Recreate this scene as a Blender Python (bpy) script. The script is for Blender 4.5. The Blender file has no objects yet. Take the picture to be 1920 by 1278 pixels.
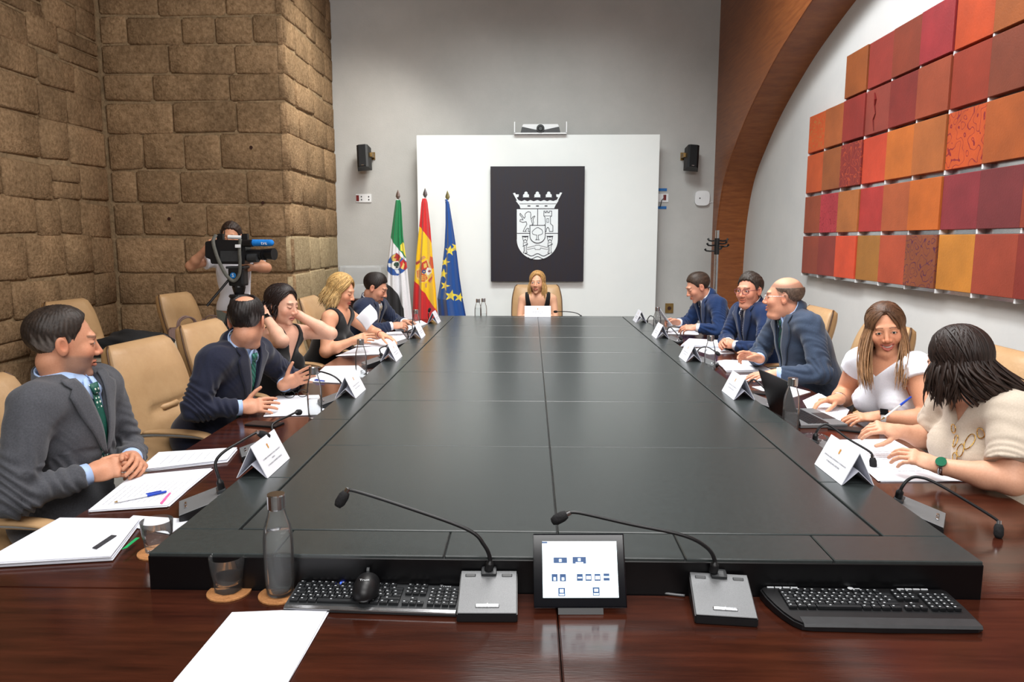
import bpy, bmesh, math, random
import numpy as np
from mathutils import Vector, Matrix
SC = bpy.context.scene
COL = SC.collection
# ---------------------------------------------------------------- camera
F = 1360.0
PIT = math.atan(190 / F); YAW = math.atan(35 / F)
CAM = np.array([0.0, 0.0, 1.56])
FW = np.array([-math.sin(YAW) * math.cos(PIT), math.cos(YAW) * math.cos(PIT), -math.sin(PIT)])
RT = np.array([math.cos(YAW), math.sin(YAW), 0.0])
UP = np.cross(RT, FW)
cd = bpy.data.cameras.new('camera'); cam = bpy.data.objects.new('camera', cd); COL.objects.link(cam)
cd.sensor_width = 36.0; cd.lens = 36.0 * F / 1920.0; cd.clip_start = 0.05; cd.clip_end = 60
cam.matrix_world = Matrix(((RT[0], UP[0], -FW[0], CAM[0]), (RT[1], UP[1], -FW[1], CAM[1]), (RT[2], UP[2], -FW[2], CAM[2]), (0, 0, 0, 1)))
SC.camera = cam
# ---------------------------------------------------------------- world, exposure
w = bpy.data.worlds.new('room_ambient'); SC.world = w; w.use_nodes = True
w.node_tree.nodes['Background'].inputs[0].default_value = (0.8, 0.85, 0.9, 1)
w.node_tree.nodes['Background'].inputs[1].default_value = 0.15
SC.view_settings.view_transform = 'Standard'
SC.view_settings.look = 'None'
SC.view_settings.exposure = 0.25
SC.view_settings.gamma = 1.0
SC.view_settings.use_curve_mapping = False
# ---------------------------------------------------------------- lamps hung under the ceiling, plus an added fill for the stone
def area(name, loc, aim, sx, sy, power, color, spread=180):
    d = bpy.data.lights.new(name, 'AREA'); d.shape = 'RECTANGLE'; d.size = sx; d.size_y = sy
    d.energy = power; d.color = color; d.spread = math.radians(spread)
    o = bpy.data.objects.new(name, d); COL.objects.link(o); o.location = loc
    v = Vector(aim) - Vector(loc)
    o.rotation_euler = v.to_track_quat('-Z', 'Y').to_euler()
    return o
area('lamp_over_table', (0.1, 4.4, 4.0), (0.1, 4.4, 0), 1.3, 4.2, 105, (1.0, 0.975, 0.95), 118)
area('lamp_over_front', (0.1, 0.9, 4.0), (0.1, 2.4, 0.7), 2.6, 1.2, 38, (1.0, 0.98, 0.96), 130)
area('lamp_on_panel', (0.1, 6.3, 4.3), (0.1, 8.75, 1.5), 2.2, 0.5, 22, (0.93, 1.0, 0.99), 90)
area('lamp_behind_camera', (0.0, -2.2, 3.8), (0.0, 4.0, 1.0), 4.5, 1.2, 110, (1.0, 0.985, 0.97), 150)
area('lamp_on_pillar', (-1.0, 7.6, 4.4), (-2.5, 8.0, 1.3), 0.4, 0.8, 26, (1.0, 0.98, 0.9), 100)
area('lamp_side_right', (0.9, 4.6, 4.3), (2.6, 4.6, 1.6), 4.0, 0.4, 70, (0.97, 0.99, 1.0), 130)

area('fill_on_stone', (-0.8, 4.4, 4.2), (-3.4, 6.6, 1.8), 2.6, 0.5, 34, (1.0, 0.98, 0.95), 120)  # added fill that brightens the stone walls, not a known fixture
# ---------------------------------------------------------------- helpers
def ray(x, y): return FW + RT * ((x - 960) / F) - UP * ((y - 639) / F)
def at(x, y, Y):                     # photo pixel -> point in the plane at depth Y
    r = ray(x, y); return CAM + r * (Y / r[1])
def onz(x, y, z):                    # photo pixel -> point on a horizontal plane
    r = ray(x, y); return CAM + r * ((z - CAM[2]) / r[2])
def onx(x, y, X):
    r = ray(x, y); return CAM + r * (X / r[0])
def lin(c):
    return tuple(((v / 255) / 12.92 if v / 255 <= 0.04045 else ((v / 255 + 0.055) / 1.055) ** 2.4) for v in c[:3])
def tag(o, label=None, cat=None, group=None, kind=None):
    if label: o['label'] = label
    if cat: o['category'] = cat
    if group: o['group'] = group
    if kind: o['kind'] = kind
    return o
def empty(name, loc=(0, 0, 0), rz=0.0, label=None, cat=None, group=None, parent=None):
    o = bpy.data.objects.new(name, None); COL.objects.link(o)
    o.location = tuple(loc); o.rotation_euler = (0, 0, rz); o.empty_display_size = 0.1
    if parent is not None: o.parent = parent
    return tag(o, label, cat, group)
def link(name, me, m=None, parent=None, smooth=False):
    o = bpy.data.objects.new(name, me); COL.objects.link(o)
    if m is not None:
        me.materials.clear()
        for q in (m if isinstance(m, (list, tuple)) else [m]): me.materials.append(q)
    if parent is not None: o.parent = parent
    if smooth: me.polygons.foreach_set('use_smooth', [True] * len(me.polygons))
    return o
def children(o): return [c for c in COL.objects if c.parent == o]
def kids_map():
    d = {}
    for o in COL.objects:
        if o.parent is not None: d.setdefault(o.parent.name, []).append(o)
    return d
def copy_tree(o, km, parent=None):
    c = o.copy(); COL.objects.link(c)
    if parent is not None: c.parent = parent
    for ch in km.get(o.name, []): copy_tree(ch, km, c)
    return c

class MB:                            # collects simple shapes into one mesh
    def __init__(s): s.bm = bmesh.new()
    def mesh(s, name, auto=None):
        me = bpy.data.meshes.new(name); s.bm.normal_update(); s.bm.to_mesh(me); s.bm.free(); return me
    def build(s, name, m=None, parent=None, smooth=False): return link(name, s.mesh(name), m, parent, smooth)
    def quad(s, a, b, c, d, mi=0):
        f = s.bm.faces.new([s.bm.verts.new(tuple(p)) for p in (a, b, c, d)]); f.material_index = mi; return f
    def poly(s, pts, mi=0):
        f = s.bm.faces.new([s.bm.verts.new(tuple(p)) for p in pts]); f.material_index = mi; return f
    def box(s, c, sz, bev=0.0, rot=None, seg=2):
        r = bmesh.ops.create_cube(s.bm, size=1.0); vs = r['verts']
        bmesh.ops.scale(s.bm, vec=sz, verts=vs)
        if bev > 0:
            es = list({e for v in vs for e in v.link_edges})
            q = bmesh.ops.bevel(s.bm, geom=es, offset=bev, segments=seg, profile=0.7, affect='EDGES')
            vs = list({v for f in q['faces'] for v in f.verts} | {v for v in vs if v.is_valid})
        if rot is not None: bmesh.ops.rotate(s.bm, cent=(0, 0, 0), matrix=rot, verts=vs)
        bmesh.ops.translate(s.bm, vec=tuple(c), verts=vs); return vs
    def cyl(s, a, b, r1, r2=None, n=16, cap=True):
        a = Vector(a); b = Vector(b); r2 = r1 if r2 is None else r2
        q = (b - a).to_track_quat('Z', 'Y').to_matrix()
        A = [s.bm.verts.new(a + q @ Vector((r1 * math.cos(t), r1 * math.sin(t), 0))) for t in [2 * math.pi * i / n for i in range(n)]]
        B = [s.bm.verts.new(b + q @ Vector((r2 * math.cos(t), r2 * math.sin(t), 0))) for t in [2 * math.pi * i / n for i in range(n)]]
        for i in range(n): s.bm.faces.new((A[i], A[(i + 1) % n], B[(i + 1) % n], B[i]))
        if cap: s.bm.faces.new(A[::-1]); s.bm.faces.new(B)
    def lathe(s, prof, n=28, c=(0, 0, 0), closed=False):   # prof: [(r,z)]
        rings = []
        for r, z in prof:
            if r < 1e-6: rings.append([s.bm.verts.new((c[0], c[1], c[2] + z))])
            else: rings.append([s.bm.verts.new((c[0] + r * math.cos(2 * math.pi * i / n), c[1] + r * math.sin(2 * math.pi * i / n), c[2] + z)) for i in range(n)])
        pr = list(zip(rings, rings[1:]))
        if closed: pr.append((rings[-1], rings[0]))
        for A, B in pr:
            for i in range(n):
                j = (i + 1) % n
                if len(A) == 1 and len(B) == 1: continue
                if len(A) == 1: s.bm.faces.new((A[0], B[j], B[i]))
                elif len(B) == 1: s.bm.faces.new((A[i], A[j], B[0]))
                else: s.bm.faces.new((A[i], A[j], B[j], B[i]))
    def tube(s, pts, r, n=8, flat=None, cap=True):         # swept circle, r number or list
        P = [Vector(tuple(p)) for p in pts]; R = r if isinstance(r, (list, tuple)) else [r] * len(P)
        rings = []; prev = None
        for i, p in enumerate(P):
            t = (P[min(i + 1, len(P) - 1)] - P[max(i - 1, 0)]).normalized()
            if prev is None: u = t.orthogonal().normalized() if flat is None else (Vector(flat) - Vector(flat).dot(t) * t).normalized()
            else: u = (prev - prev.dot(t) * t).normalized()
            prev = u; v = t.cross(u)
            fl = 1.0 if flat is None else 0.35
            rings.append([s.bm.verts.new(p + R[i] * (math.cos(a) * u * fl + math.sin(a) * v)) for a in [2 * math.pi * k / n for k in range(n)]])
        for A, B in zip(rings, rings[1:]):
            for k in range(n): s.bm.faces.new((A[k], A[(k + 1) % n], B[(k + 1) % n], B[k]))
        if cap: s.bm.faces.new(rings[0][::-1]); s.bm.faces.new(rings[-1])
    def prism(s, pts2, z0, z1, f=lambda x, y, z: (x, y, z)):   # extruded outline
        A = [s.bm.verts.new(f(x, y, z0)) for x, y in pts2]; B = [s.bm.verts.new(f(x, y, z1)) for x, y in pts2]
        n = len(A)
        for i in range(n): s.bm.faces.new((A[i], A[(i + 1) % n], B[(i + 1) % n], B[i]))
        s.bm.faces.new(A[::-1]); s.bm.faces.new(B)
def smooth_curve(pts, n=8):          # Catmull-Rom
    P = [np.array(p, float) for p in pts]; out = []
    for i in range(len(P) - 1):
        p0 = P[max(i - 1, 0)]; p1 = P[i]; p2 = P[i + 1]; p3 = P[min(i + 2, len(P) - 1)]
        for k in range(n):
            t = k / n
            out.append(0.5 * ((2 * p1) + (-p0 + p2) * t + (2 * p0 - 5 * p1 + 4 * p2 - p3) * t * t + (-p0 + 3 * p1 - 3 * p2 + p3) * t ** 3))
    out.append(P[-1]); return out
def arr_mesh(name, V, Fq, colors=None):   # fast mesh from arrays (quads)
    me = bpy.data.meshes.new(name); V = np.asarray(V, np.float32); Fq = np.asarray(Fq, np.int32)
    me.vertices.add(len(V)); me.vertices.foreach_set('co', V.ravel())
    k = Fq.shape[1]
    me.loops.add(Fq.size); me.loops.foreach_set('vertex_index', Fq.ravel())
    me.polygons.add(len(Fq)); me.polygons.foreach_set('loop_start', np.arange(0, Fq.size, k, dtype=np.int32))
    try: me.polygons.foreach_set('loop_total', np.full(len(Fq), k, np.int32))
    except Exception: pass
    me.update(calc_edges=True); me.validate()
    if colors is not None:
        ca = me.color_attributes.new('Col', 'FLOAT_COLOR', 'POINT')
        c4 = np.ones((len(V), 4), np.float32); c4[:, :3] = colors; ca.data.foreach_set('color', c4.ravel())
    me.polygons.foreach_set('use_smooth', np.ones(len(me.polygons), bool))
    return me
def grid_faces(nu, nv, wrap=False):
    idx = np.arange(nu * nv).reshape(nv, nu); a = idx[:-1, :-1].ravel(); b = idx[:-1, 1:].ravel(); c = idx[1:, 1:].ravel(); d = idx[1:, :-1].ravel()
    Fq = np.stack([a, b, c, d], 1)
    if wrap:
        a = idx[:-1, -1]; b = idx[:-1, 0]; c = idx[1:, 0]; d = idx[1:, -1]; Fq = np.vstack([Fq, np.stack([a, b, c, d], 1)])
    return Fq

# ---------------------------------------------------------------- materials
def mat(name, color=(128, 128, 128), rough=0.5, metal=0.0, spec=0.5, coat=0.0, trans=0.0, ior=1.45, attr=False, sheen=0.0,
        noise=None, bump=None, wave=None, emit=None, random_tint=0.0, coord='Object'):
    """noise=(scale, second colour, detail, stretch); bump=(scale, strength, stretch); wave=(scale, amount, direction stretch)"""
    m = bpy.data.materials.new(name); m.use_nodes = True; nt = m.node_tree; N = nt.nodes; L = nt.links
    b = N['Principled BSDF']
    b.inputs['Roughness'].default_value = rough; b.inputs['Metallic'].default_value = metal
    b.inputs['Specular IOR Level'].default_value = spec; b.inputs['Coat Weight'].default_value = coat
    b.inputs['Coat Roughness'].default_value = 0.08; b.inputs['IOR'].default_value = ior
    b.inputs['Transmission Weight'].default_value = trans
    if sheen: b.inputs['Sheen Weight'].default_value = sheen
    c = (*lin(color), 1); b.inputs['Base Color'].default_value = c
    out = None
    tc = N.new('ShaderNodeTexCoord')
    def vec(stretch):
        mp = N.new('ShaderNodeMapping'); L.new(tc.outputs[coord], mp.inputs[0])
        if stretch: mp.inputs['Scale'].default_value = stretch
        return mp.outputs[0]
    if attr:
        a = N.new('ShaderNodeAttribute'); a.attribute_name = 'Col'; out = a.outputs['Color']
    if noise:
        nz = N.new('ShaderNodeTexNoise'); nz.inputs['Scale'].default_value = noise[0]; nz.inputs['Detail'].default_value = noise[2] if len(noise) > 2 else 6
        nz.inputs['Roughness'].default_value = 0.65
        L.new(vec(noise[3] if len(noise) > 3 else None), nz.inputs['Vector'])
        mr = N.new('ShaderNodeMapRange'); mr.inputs[1].default_value = 0.3; mr.inputs[2].default_value = 0.7; L.new(nz.outputs[0], mr.inputs[0])
        mx = N.new('ShaderNodeMix'); mx.data_type = 'RGBA'; L.new(mr.outputs[0], mx.inputs[0])
        if out is not None:
            mx.blend_type = 'MULTIPLY'; L.new(out, mx.inputs[6]); mx.inputs[7].default_value = (*lin(noise[1]), 1)
        else:
            mx.inputs[6].default_value = c; mx.inputs[7].default_value = (*lin(noise[1]), 1)
        out = mx.outputs[2]
    if random_tint:
        oi = N.new('ShaderNodeObjectInfo'); mr = N.new('ShaderNodeMapRange'); mr.inputs[3].default_value = 1 - random_tint; mr.inputs[4].default_value = 1 + random_tint
        L.new(oi.outputs['Random'], mr.inputs[0])
        hs = N.new('ShaderNodeHueSaturation'); L.new(mr.outputs[0], hs.inputs['Value'])
        if out is None: hs.inputs['Color'].default_value = c
        else: L.new(out, hs.inputs['Color'])
        out = hs.outputs[0]
    if out is not None: L.new(out, b.inputs['Base Color'])
    if bump:
        nz = N.new('ShaderNodeTexNoise'); nz.inputs['Scale'].default_value = bump[0]; nz.inputs['Detail'].default_value = 5
        L.new(vec(bump[2] if len(bump) > 2 else None), nz.inputs['Vector'])
        bp = N.new('ShaderNodeBump'); bp.inputs['Strength'].default_value = bump[1]; bp.inputs['Distance'].default_value = bump[3] if len(bump) > 3 else 0.01
        L.new(nz.outputs[0], bp.inputs['Height']); L.new(bp.outputs[0], b.inputs['Normal'])
    if emit:
        b.inputs['Emission Color'].default_value = (*lin(emit[0]), 1); b.inputs['Emission Strength'].default_value = emit[1]
    return m
M = {}
M['plaster'] = mat('grey_plaster', (190, 188, 185), 0.85, noise=(1.6, (178, 177, 174), 8), bump=(60, 0.12))
M['white_wall'] = mat('white_plaster', (214, 214, 212), 0.8, noise=(2.0, (206, 207, 206), 5), bump=(40, 0.06))
M['ceiling'] = mat('ceiling_paint', (120, 116, 112), 0.9, noise=(3, (112, 108, 104)))
M['floor'] = mat('floor_stone', (172, 172, 168), 0.35, noise=(3, (150, 150, 147), 6))
M['stone'] = mat('granite_block', (170, 141, 109), 0.95, spec=0.12, noise=(30, (116, 92, 66), 12), bump=(55, 0.8, None, 0.012), random_tint=0.12)
def blotch(m, sc, dark):
    nt = m.node_tree; N = nt.nodes; L = nt.links; p = N['Principled BSDF']; src = p.inputs['Base Color'].links[0].from_socket; g = N.new('ShaderNodeNewGeometry')
    nz = N.new('ShaderNodeTexNoise'); nz.inputs['Scale'].default_value = sc; nz.inputs['Detail'].default_value = 6; L.new(g.outputs['Position'], nz.inputs['Vector'])
    mr = N.new('ShaderNodeMapRange'); mr.inputs[1].default_value = 0.35; mr.inputs[2].default_value = 0.68; mr.inputs[3].default_value = dark; mr.inputs[4].default_value = 1.12; L.new(nz.outputs[0], mr.inputs[0])
    hs = N.new('ShaderNodeHueSaturation'); L.new(mr.outputs[0], hs.inputs['Value']); L.new(src, hs.inputs['Color']); L.new(hs.outputs[0], p.inputs['Base Color'])
blotch(M['stone'], 3.0, 0.72)
M['stone_pale'] = mat('pale_granite_block', (180, 162, 130), 0.95, spec=0.12, noise=(24, (138, 120, 92), 12), bump=(55, 0.6, None, 0.010), random_tint=0.08)
M['mortar'] = mat('lime_mortar', (164, 139, 108), 0.95, spec=0.12, noise=(14, (122, 104, 80), 8), bump=(45, 0.8, None, 0.015))
M['arch_face'] = mat('veneer_vertical', (150, 88, 44), 0.38, noise=(5, (118, 62, 28), 8, (1, 0.6, 7)), bump=(60, 0.05))
M['arch_soffit'] = mat('veneer_across', (160, 94, 46), 0.38, noise=(5, (120, 64, 28), 8, (0.6, 5, 5)), bump=(60, 0.05))
M['panel_white'] = mat('white_laminate', (238, 240, 238), 0.45, noise=(2, (233, 236, 235)))
M['board'] = mat('wenge_board', (25, 25, 41), 0.5, noise=(6, (36, 25, 28), 8, (6, 1, 0.7)))
M['crest_white'] = mat('crest_white', (236, 240, 242), 0.5, noise=(8, (230, 236, 240)))
M['crest_dark'] = mat('crest_groove', (34, 32, 46), 0.6, noise=(8, (28, 26, 36)))
M['wood'] = mat('mahogany_veneer', (70, 33, 21), 0.14, spec=0.5, noise=(4, (38, 16, 10), 9, (0.9, 9, 9)), bump=(30, 0.02, (1, 8, 8)))
M['slab'] = mat('black_leather_panel', (54, 60, 60), 0.26, spec=0.6, noise=(60, (48, 53, 53), 4), bump=(300, 0.03, None, 0.002))
M['slab_edge'] = mat('black_lacquer', (9, 9, 11), 0.32, noise=(20, (7, 7, 9)))
M['groove_metal'] = mat('panel_edge_metal', (86, 88, 90), 0.35, metal=0.7, noise=(20, (70, 72, 74)))
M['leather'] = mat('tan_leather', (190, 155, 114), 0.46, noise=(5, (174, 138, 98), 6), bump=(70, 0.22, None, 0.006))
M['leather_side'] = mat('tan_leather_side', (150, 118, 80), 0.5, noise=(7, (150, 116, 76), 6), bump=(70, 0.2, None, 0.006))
M['piping'] = mat('brown_piping', (88, 62, 40), 0.5, noise=(30, (70, 48, 30)))
M['chrome'] = mat('brushed_chrome', (205, 206, 208), 0.2, metal=1.0, noise=(30, (190, 191, 194)))
M['black'] = mat('black_plastic', (20, 20, 22), 0.42, noise=(40, (15, 15, 17)))
M['black_soft'] = mat('black_fabric', (22, 22, 24), 0.85, noise=(30, (15, 15, 17)), bump=(120, 0.3))
M['dark_grey'] = mat('dark_grey_plastic', (52, 54, 56), 0.4, noise=(40, (44, 46, 48)))
M['paper'] = mat('white_paper', (224, 226, 233), 0.75, noise=(5, (217, 220, 229)))
M['ink'] = mat('printed_ink', (158, 160, 168), 0.8, noise=(90, (184, 186, 194)))
M['ink_dark'] = mat('black_ink', (40, 40, 46), 0.8, noise=(90, (60, 60, 64)))
M['white_plastic'] = mat('white_plastic', (232, 233, 234), 0.4, noise=(10, (226, 227, 229)))
M['blue_plastic'] = mat('blue_plastic', (24, 72, 190), 0.35, noise=(20, (20, 60, 170)))
M['red_plastic'] = mat('red_plastic', (120, 24, 22), 0.4, noise=(20, (100, 20, 18)))
M['blue_tape'] = mat('blue_tape', (30, 110, 180), 0.6, noise=(20, (26, 96, 165)))
M['brass'] = mat('brass_plate', (150, 120, 70), 0.4, metal=0.6, noise=(20, (120, 95, 52)))
M['cork'] = mat('cork_mat', (190, 134, 82), 0.85, noise=(160, (150, 98, 56), 6), bump=(150, 0.3))
M['desk_top'] = mat('desk_laminate', (206, 196, 176), 0.45, noise=(8, (196, 186, 166)))
M['desk_leg'] = mat('desk_leg_veneer', (92, 112, 116), 0.5, noise=(5, (70, 88, 92), 8, (8, 8, 0.7)))
M['glass'] = mat('clear_glass', (250, 252, 252), 0.02, trans=1.0, ior=1.45, noise=(2, (246, 250, 250)))
def thin_glass(name, tint, edge, mist_lift=0.06):  # even white share: faint condensation plus brightening put into the colour
    m = bpy.data.materials.new(name); m.use_nodes = True; nt = m.node_tree; N = nt.nodes; L = nt.links; N.remove(N['Principled BSDF']); out = N['Material Output']
    t = N.new('ShaderNodeBsdfTransparent'); t.inputs[0].default_value = (*tint, 1); g = N.new('ShaderNodeBsdfGlossy'); g.inputs['Roughness'].default_value = 0.04
    lw = N.new('ShaderNodeLayerWeight'); lw.inputs['Blend'].default_value = edge; nz = N.new('ShaderNodeTexNoise'); nz.inputs['Scale'].default_value = 30
    mr = N.new('ShaderNodeMapRange'); mr.inputs[3].default_value = 0.85; mr.inputs[4].default_value = 1.0; L.new(nz.outputs[0], mr.inputs[0])
    ml = N.new('ShaderNodeMath'); ml.operation = 'MULTIPLY'; L.new(lw.outputs['Fresnel'], ml.inputs[0]); L.new(mr.outputs[0], ml.inputs[1])
    mx = N.new('ShaderNodeMixShader'); L.new(ml.outputs[0], mx.inputs[0]); L.new(t.outputs[0], mx.inputs[1]); L.new(g.outputs[0], mx.inputs[2]); df = N.new('ShaderNodeBsdfDiffuse'); df.inputs[0].default_value = (0.86, 0.88, 0.9, 1); m2 = N.new('ShaderNodeMixShader'); m2.inputs[0].default_value = mist_lift; L.new(mx.outputs[0], m2.inputs[1]); L.new(df.outputs[0], m2.inputs[2]); L.new(m2.outputs[0], out.inputs[0]); return m
M['glass'] = thin_glass('clear_glass_wall', (0.985, 0.99, 0.99), 0.14, 0.022)
M['water'] = thin_glass('still_water', (0.97, 0.985, 0.985), 0.12, 0.045)
M['acrylic'] = mat('clouded_acrylic', (236, 238, 238), 0.18, trans=0.75, ior=1.2, noise=(4, (222, 224, 226)))
M['dark_wood'] = mat('dark_wood', (62, 34, 26), 0.4, noise=(6, (44, 22, 16), 8, (1, 1, 8)))
M['skin'] = mat('skin', (210, 160, 130), 0.5, spec=0.35, attr=True, noise=(160, (246, 240, 236), 4), bump=(300, 0.06, None, 0.002))
M['teeth'] = mat('teeth', (238, 234, 226), 0.2, noise=(40, (228, 222, 212)))
M['eye'] = mat('eyeball', (240, 240, 240), 0.08, attr=True, noise=(60, (250, 246, 244)))
M['hair'] = mat('hair', (60, 40, 30), 0.5, spec=0.4, attr=True, noise=(55, (190, 186, 182), 5), bump=(320, 0.15, None, 0.002))
M['shirt_white'] = mat('white_cotton', (232, 234, 240), 0.8, noise=(20, (224, 227, 234)), bump=(160, 0.1))
M['shirt_blue'] = mat('pale_blue_cotton', (172, 196, 232), 0.8, noise=(20, (160, 186, 226)), bump=(160, 0.1))
M['cloth_print'] = mat('flag_cloth', (200, 200, 200), 0.7, attr=True, noise=(90, (240, 240, 240)), bump=(220, 0.08), sheen=0.2)
M['mic_metal'] = mat('microphone_mesh', (122, 124, 126), 0.45, metal=0.2, noise=(900, (100, 102, 104), 1), bump=(700, 0.25, None, 0.001))
M['bezel'] = mat('glossy_black_bezel', (7, 9, 16), 0.12, noise=(20, (5, 7, 13)))
M['key'] = mat('key_cap', (30, 32, 35), 0.4, noise=(50, (24, 26, 28)))
M['key_print'] = mat('key_legend', (214, 218, 222), 0.6, noise=(50, (204, 208, 212)))
M['screen_white'] = mat('screen_lit', (235, 250, 255), 0.3, emit=((225, 248, 255), 1.35), noise=(3, (230, 248, 254)))
M['screen_dark'] = mat('screen_button', (16, 74, 130), 0.3, emit=((6, 44, 100), 0.12), noise=(3, (14, 70, 124)))
M['screen_pale'] = mat('screen_faint_button', (214, 244, 238), 0.3, emit=((212, 246, 238), 1.2), noise=(3, (210, 242, 234)))
M['suede_bag'] = mat('mauve_leather', (150, 124, 116), 0.5, noise=(8, (128, 104, 98)), bump=(80, 0.2))
# ================================================================ SETTING
FY0, FY1 = -3.0, 9.0          # room runs from behind the camera to the grey end wall
XL, XR, X0R = -4.16, 2.55, 2.21
ZC = 5.2
def struct(name, mb, m, parent=None, label=None):
    o = mb.build(name, m, parent); tag(o, label, None, None, 'structure'); return o
b = MB(); b.box((-0.8, 3.0, -0.05), (6.9, 12.2, 0.1)); struct('floor', b, M['floor'])
b = MB(); b.box((-0.8, 3.0, ZC + 0.05), (6.9, 12.2, 0.1)); struct('ceiling', b, M['ceiling'])
b = MB(); b.box((0.0, 9.06, ZC / 2), (5.1, 0.12, ZC)); struct('wall_back', b, M['plaster'], None, 'grey plastered end wall behind the white panel')
b = MB(); b.box((-0.8, -3.06, ZC / 2), (6.9, 0.12, ZC)); struct('wall_front', b, M['plaster'])
b = MB(); b.box((XR + 0.06, 3.0, ZC / 2), (0.12, 12.2, ZC)); struct('wall_right', b, M['white_wall'], None, 'white plastered wall inside the wooden arch')
# --- wooden arch in front of the white wall
half = [(8.82, 0.0), (8.82, 0.9), (8.81, 1.35), (8.74, 1.80), (8.52, 2.24), (8.10, 2.58), (7.68, 2.84), (7.14, 3.09), (6.64, 3.27), (5.84, 3.48), (5.0, 3.62), (4.3, 3.66)]
full = half + [(8.6 - y, z) for y, z in half[-2::-1]]
crv = [tuple(p) for p in smooth_curve(full, 6)]
b = MB()
for (y0, z0), (y1, z1) in zip(crv, crv[1:]):
    if abs(y0 - y1) > 1e-6: b.quad((X0R, y0, z0), (X0R, y0, ZC), (X0R, y1, ZC), (X0R, y1, z1), 0)
    b.quad((X0R, y0, z0), (X0R, y1, z1), (XR, y1, z1), (XR, y0, z0), 1)
b.quad((X0R, 9.0, 0), (X0R, 9.0, ZC), (X0R, 8.82, ZC), (X0R, 8.82, 0), 0)
b.quad((X0R, -0.22, 0), (X0R, -0.22, ZC), (X0R, -3, ZC), (X0R, -3, 0), 0)
struct('trim_1', b, [M['arch_face'], M['arch_soffit']], None, 'brown wooden arch framing the white wall')
b = MB(); b.tube([(X0R - 0.004, y, z) for y, z in crv], 0.007, 6); struct('trim_2', b, M['arch_face'])
# --- stone: mortar core walls, then every block a piece of its own
def wall_core(name, pts, lab):
    b = MB(); b.poly(pts); return struct(name, b, M['mortar'], None, lab)
SY, SX = 7.2, -2.36            # front face and return face of the stone pier
wl = wall_core('wall_left', [(XL - 0.03, -3, 0), (XL - 0.03, SY + 0.2, 0), (XL - 0.03, SY + 0.2, ZC), (XL - 0.03, -3, ZC)], 'rough stone side wall of tan blocks')
wf = wall_core('wall_pier', [(XL - 0.3, SY + 0.035, 0), (SX - 0.03, SY + 0.035, 0), (SX - 0.03, SY + 0.035, ZC), (XL - 0.3, SY + 0.035, ZC)], 'front face of the stone pier of squared tan blocks')
wr = wall_core('wall_pier_return', [(SX - 0.035, SY + 0.03, 0), (SX - 0.035, 9.0, 0), (SX - 0.035, 9.0, ZC), (SX - 0.035, SY + 0.03, ZC)], 'side face of the stone pier running to the grey wall')
RS = random.Random(5)
def block(parent, o, eu, ev, en, u0, u1, v0, v1, proud=0.011, rough=0.004, corner=0.008, m='stone'):
    """one stone: o + eu*u + ev*v, bulging along en"""
    nu, nv = max(3, int((u1 - u0) / 0.11)), max(3, int((v1 - v0) / 0.09))
    g = RS.uniform(0.003, 0.008); u0 += g; u1 -= g; v0 += g; v1 -= g
    b = MB(); V = []
    jit = [RS.uniform(-0.014, 0.014) for _ in range(4)]
    dep = proud + RS.uniform(-0.006, 0.008)
    rows = []
    for j in range(nv + 3):
        row = []
        for i in range(nu + 3):
            rim = i in (0, nu + 2) or j in (0, nv + 2)
            ii = min(max(i - 1, 0), nu); jj = min(max(j - 1, 0), nv)
            s = (0.0, *[0.018 / max(u1 - u0, .1) + (1 - 0.036 / max(u1 - u0, .1)) * q / (nu - 2) for q in range(nu - 1)], 1.0)[ii]; t = (0.0, *[0.018 / max(v1 - v0, .1) + (1 - 0.036 / max(v1 - v0, .1)) * q / (nv - 2) for q in range(nv - 1)], 1.0)[jj]
            u = u0 + (u1 - u0) * s; v = v0 + (v1 - v0) * t
            u += (jit[0] * (1 - t) + jit[1] * t) * (1 - abs(2 * s - 1)) ; v += (jit[2] * (1 - s) + jit[3] * s)
            edge = min(s, 1 - s) * (u1 - u0); edv = min(t, 1 - t) * (v1 - v0); e = min(edge, edv)
            h = dep - corner * max(0, 1 - e / 0.02) + RS.uniform(-rough, rough)
            if (edge < 0.01 and edv < 0.01): u += (0.5 - s) * 0.03; v += (0.5 - t) * 0.025
            if rim: h = -0.04
            row.append(b.bm.verts.new(tuple(o + eu * u + ev * v + en * h)))
        rows.append(row)
    for j in range(nv + 2):
        for i in range(nu + 2): b.bm.faces.new((rows[j][i], rows[j][i + 1], rows[j + 1][i + 1], rows[j + 1][i]))
    bmesh.ops.recalc_face_normals(b.bm, faces=b.bm.faces[:])
    ob = b.build('stone_block', M[m], parent, True); return ob
ex, ey, ez = np.array([1., 0, 0]), np.array([0, 1., 0]), np.array([0, 0, 1.])
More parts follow.
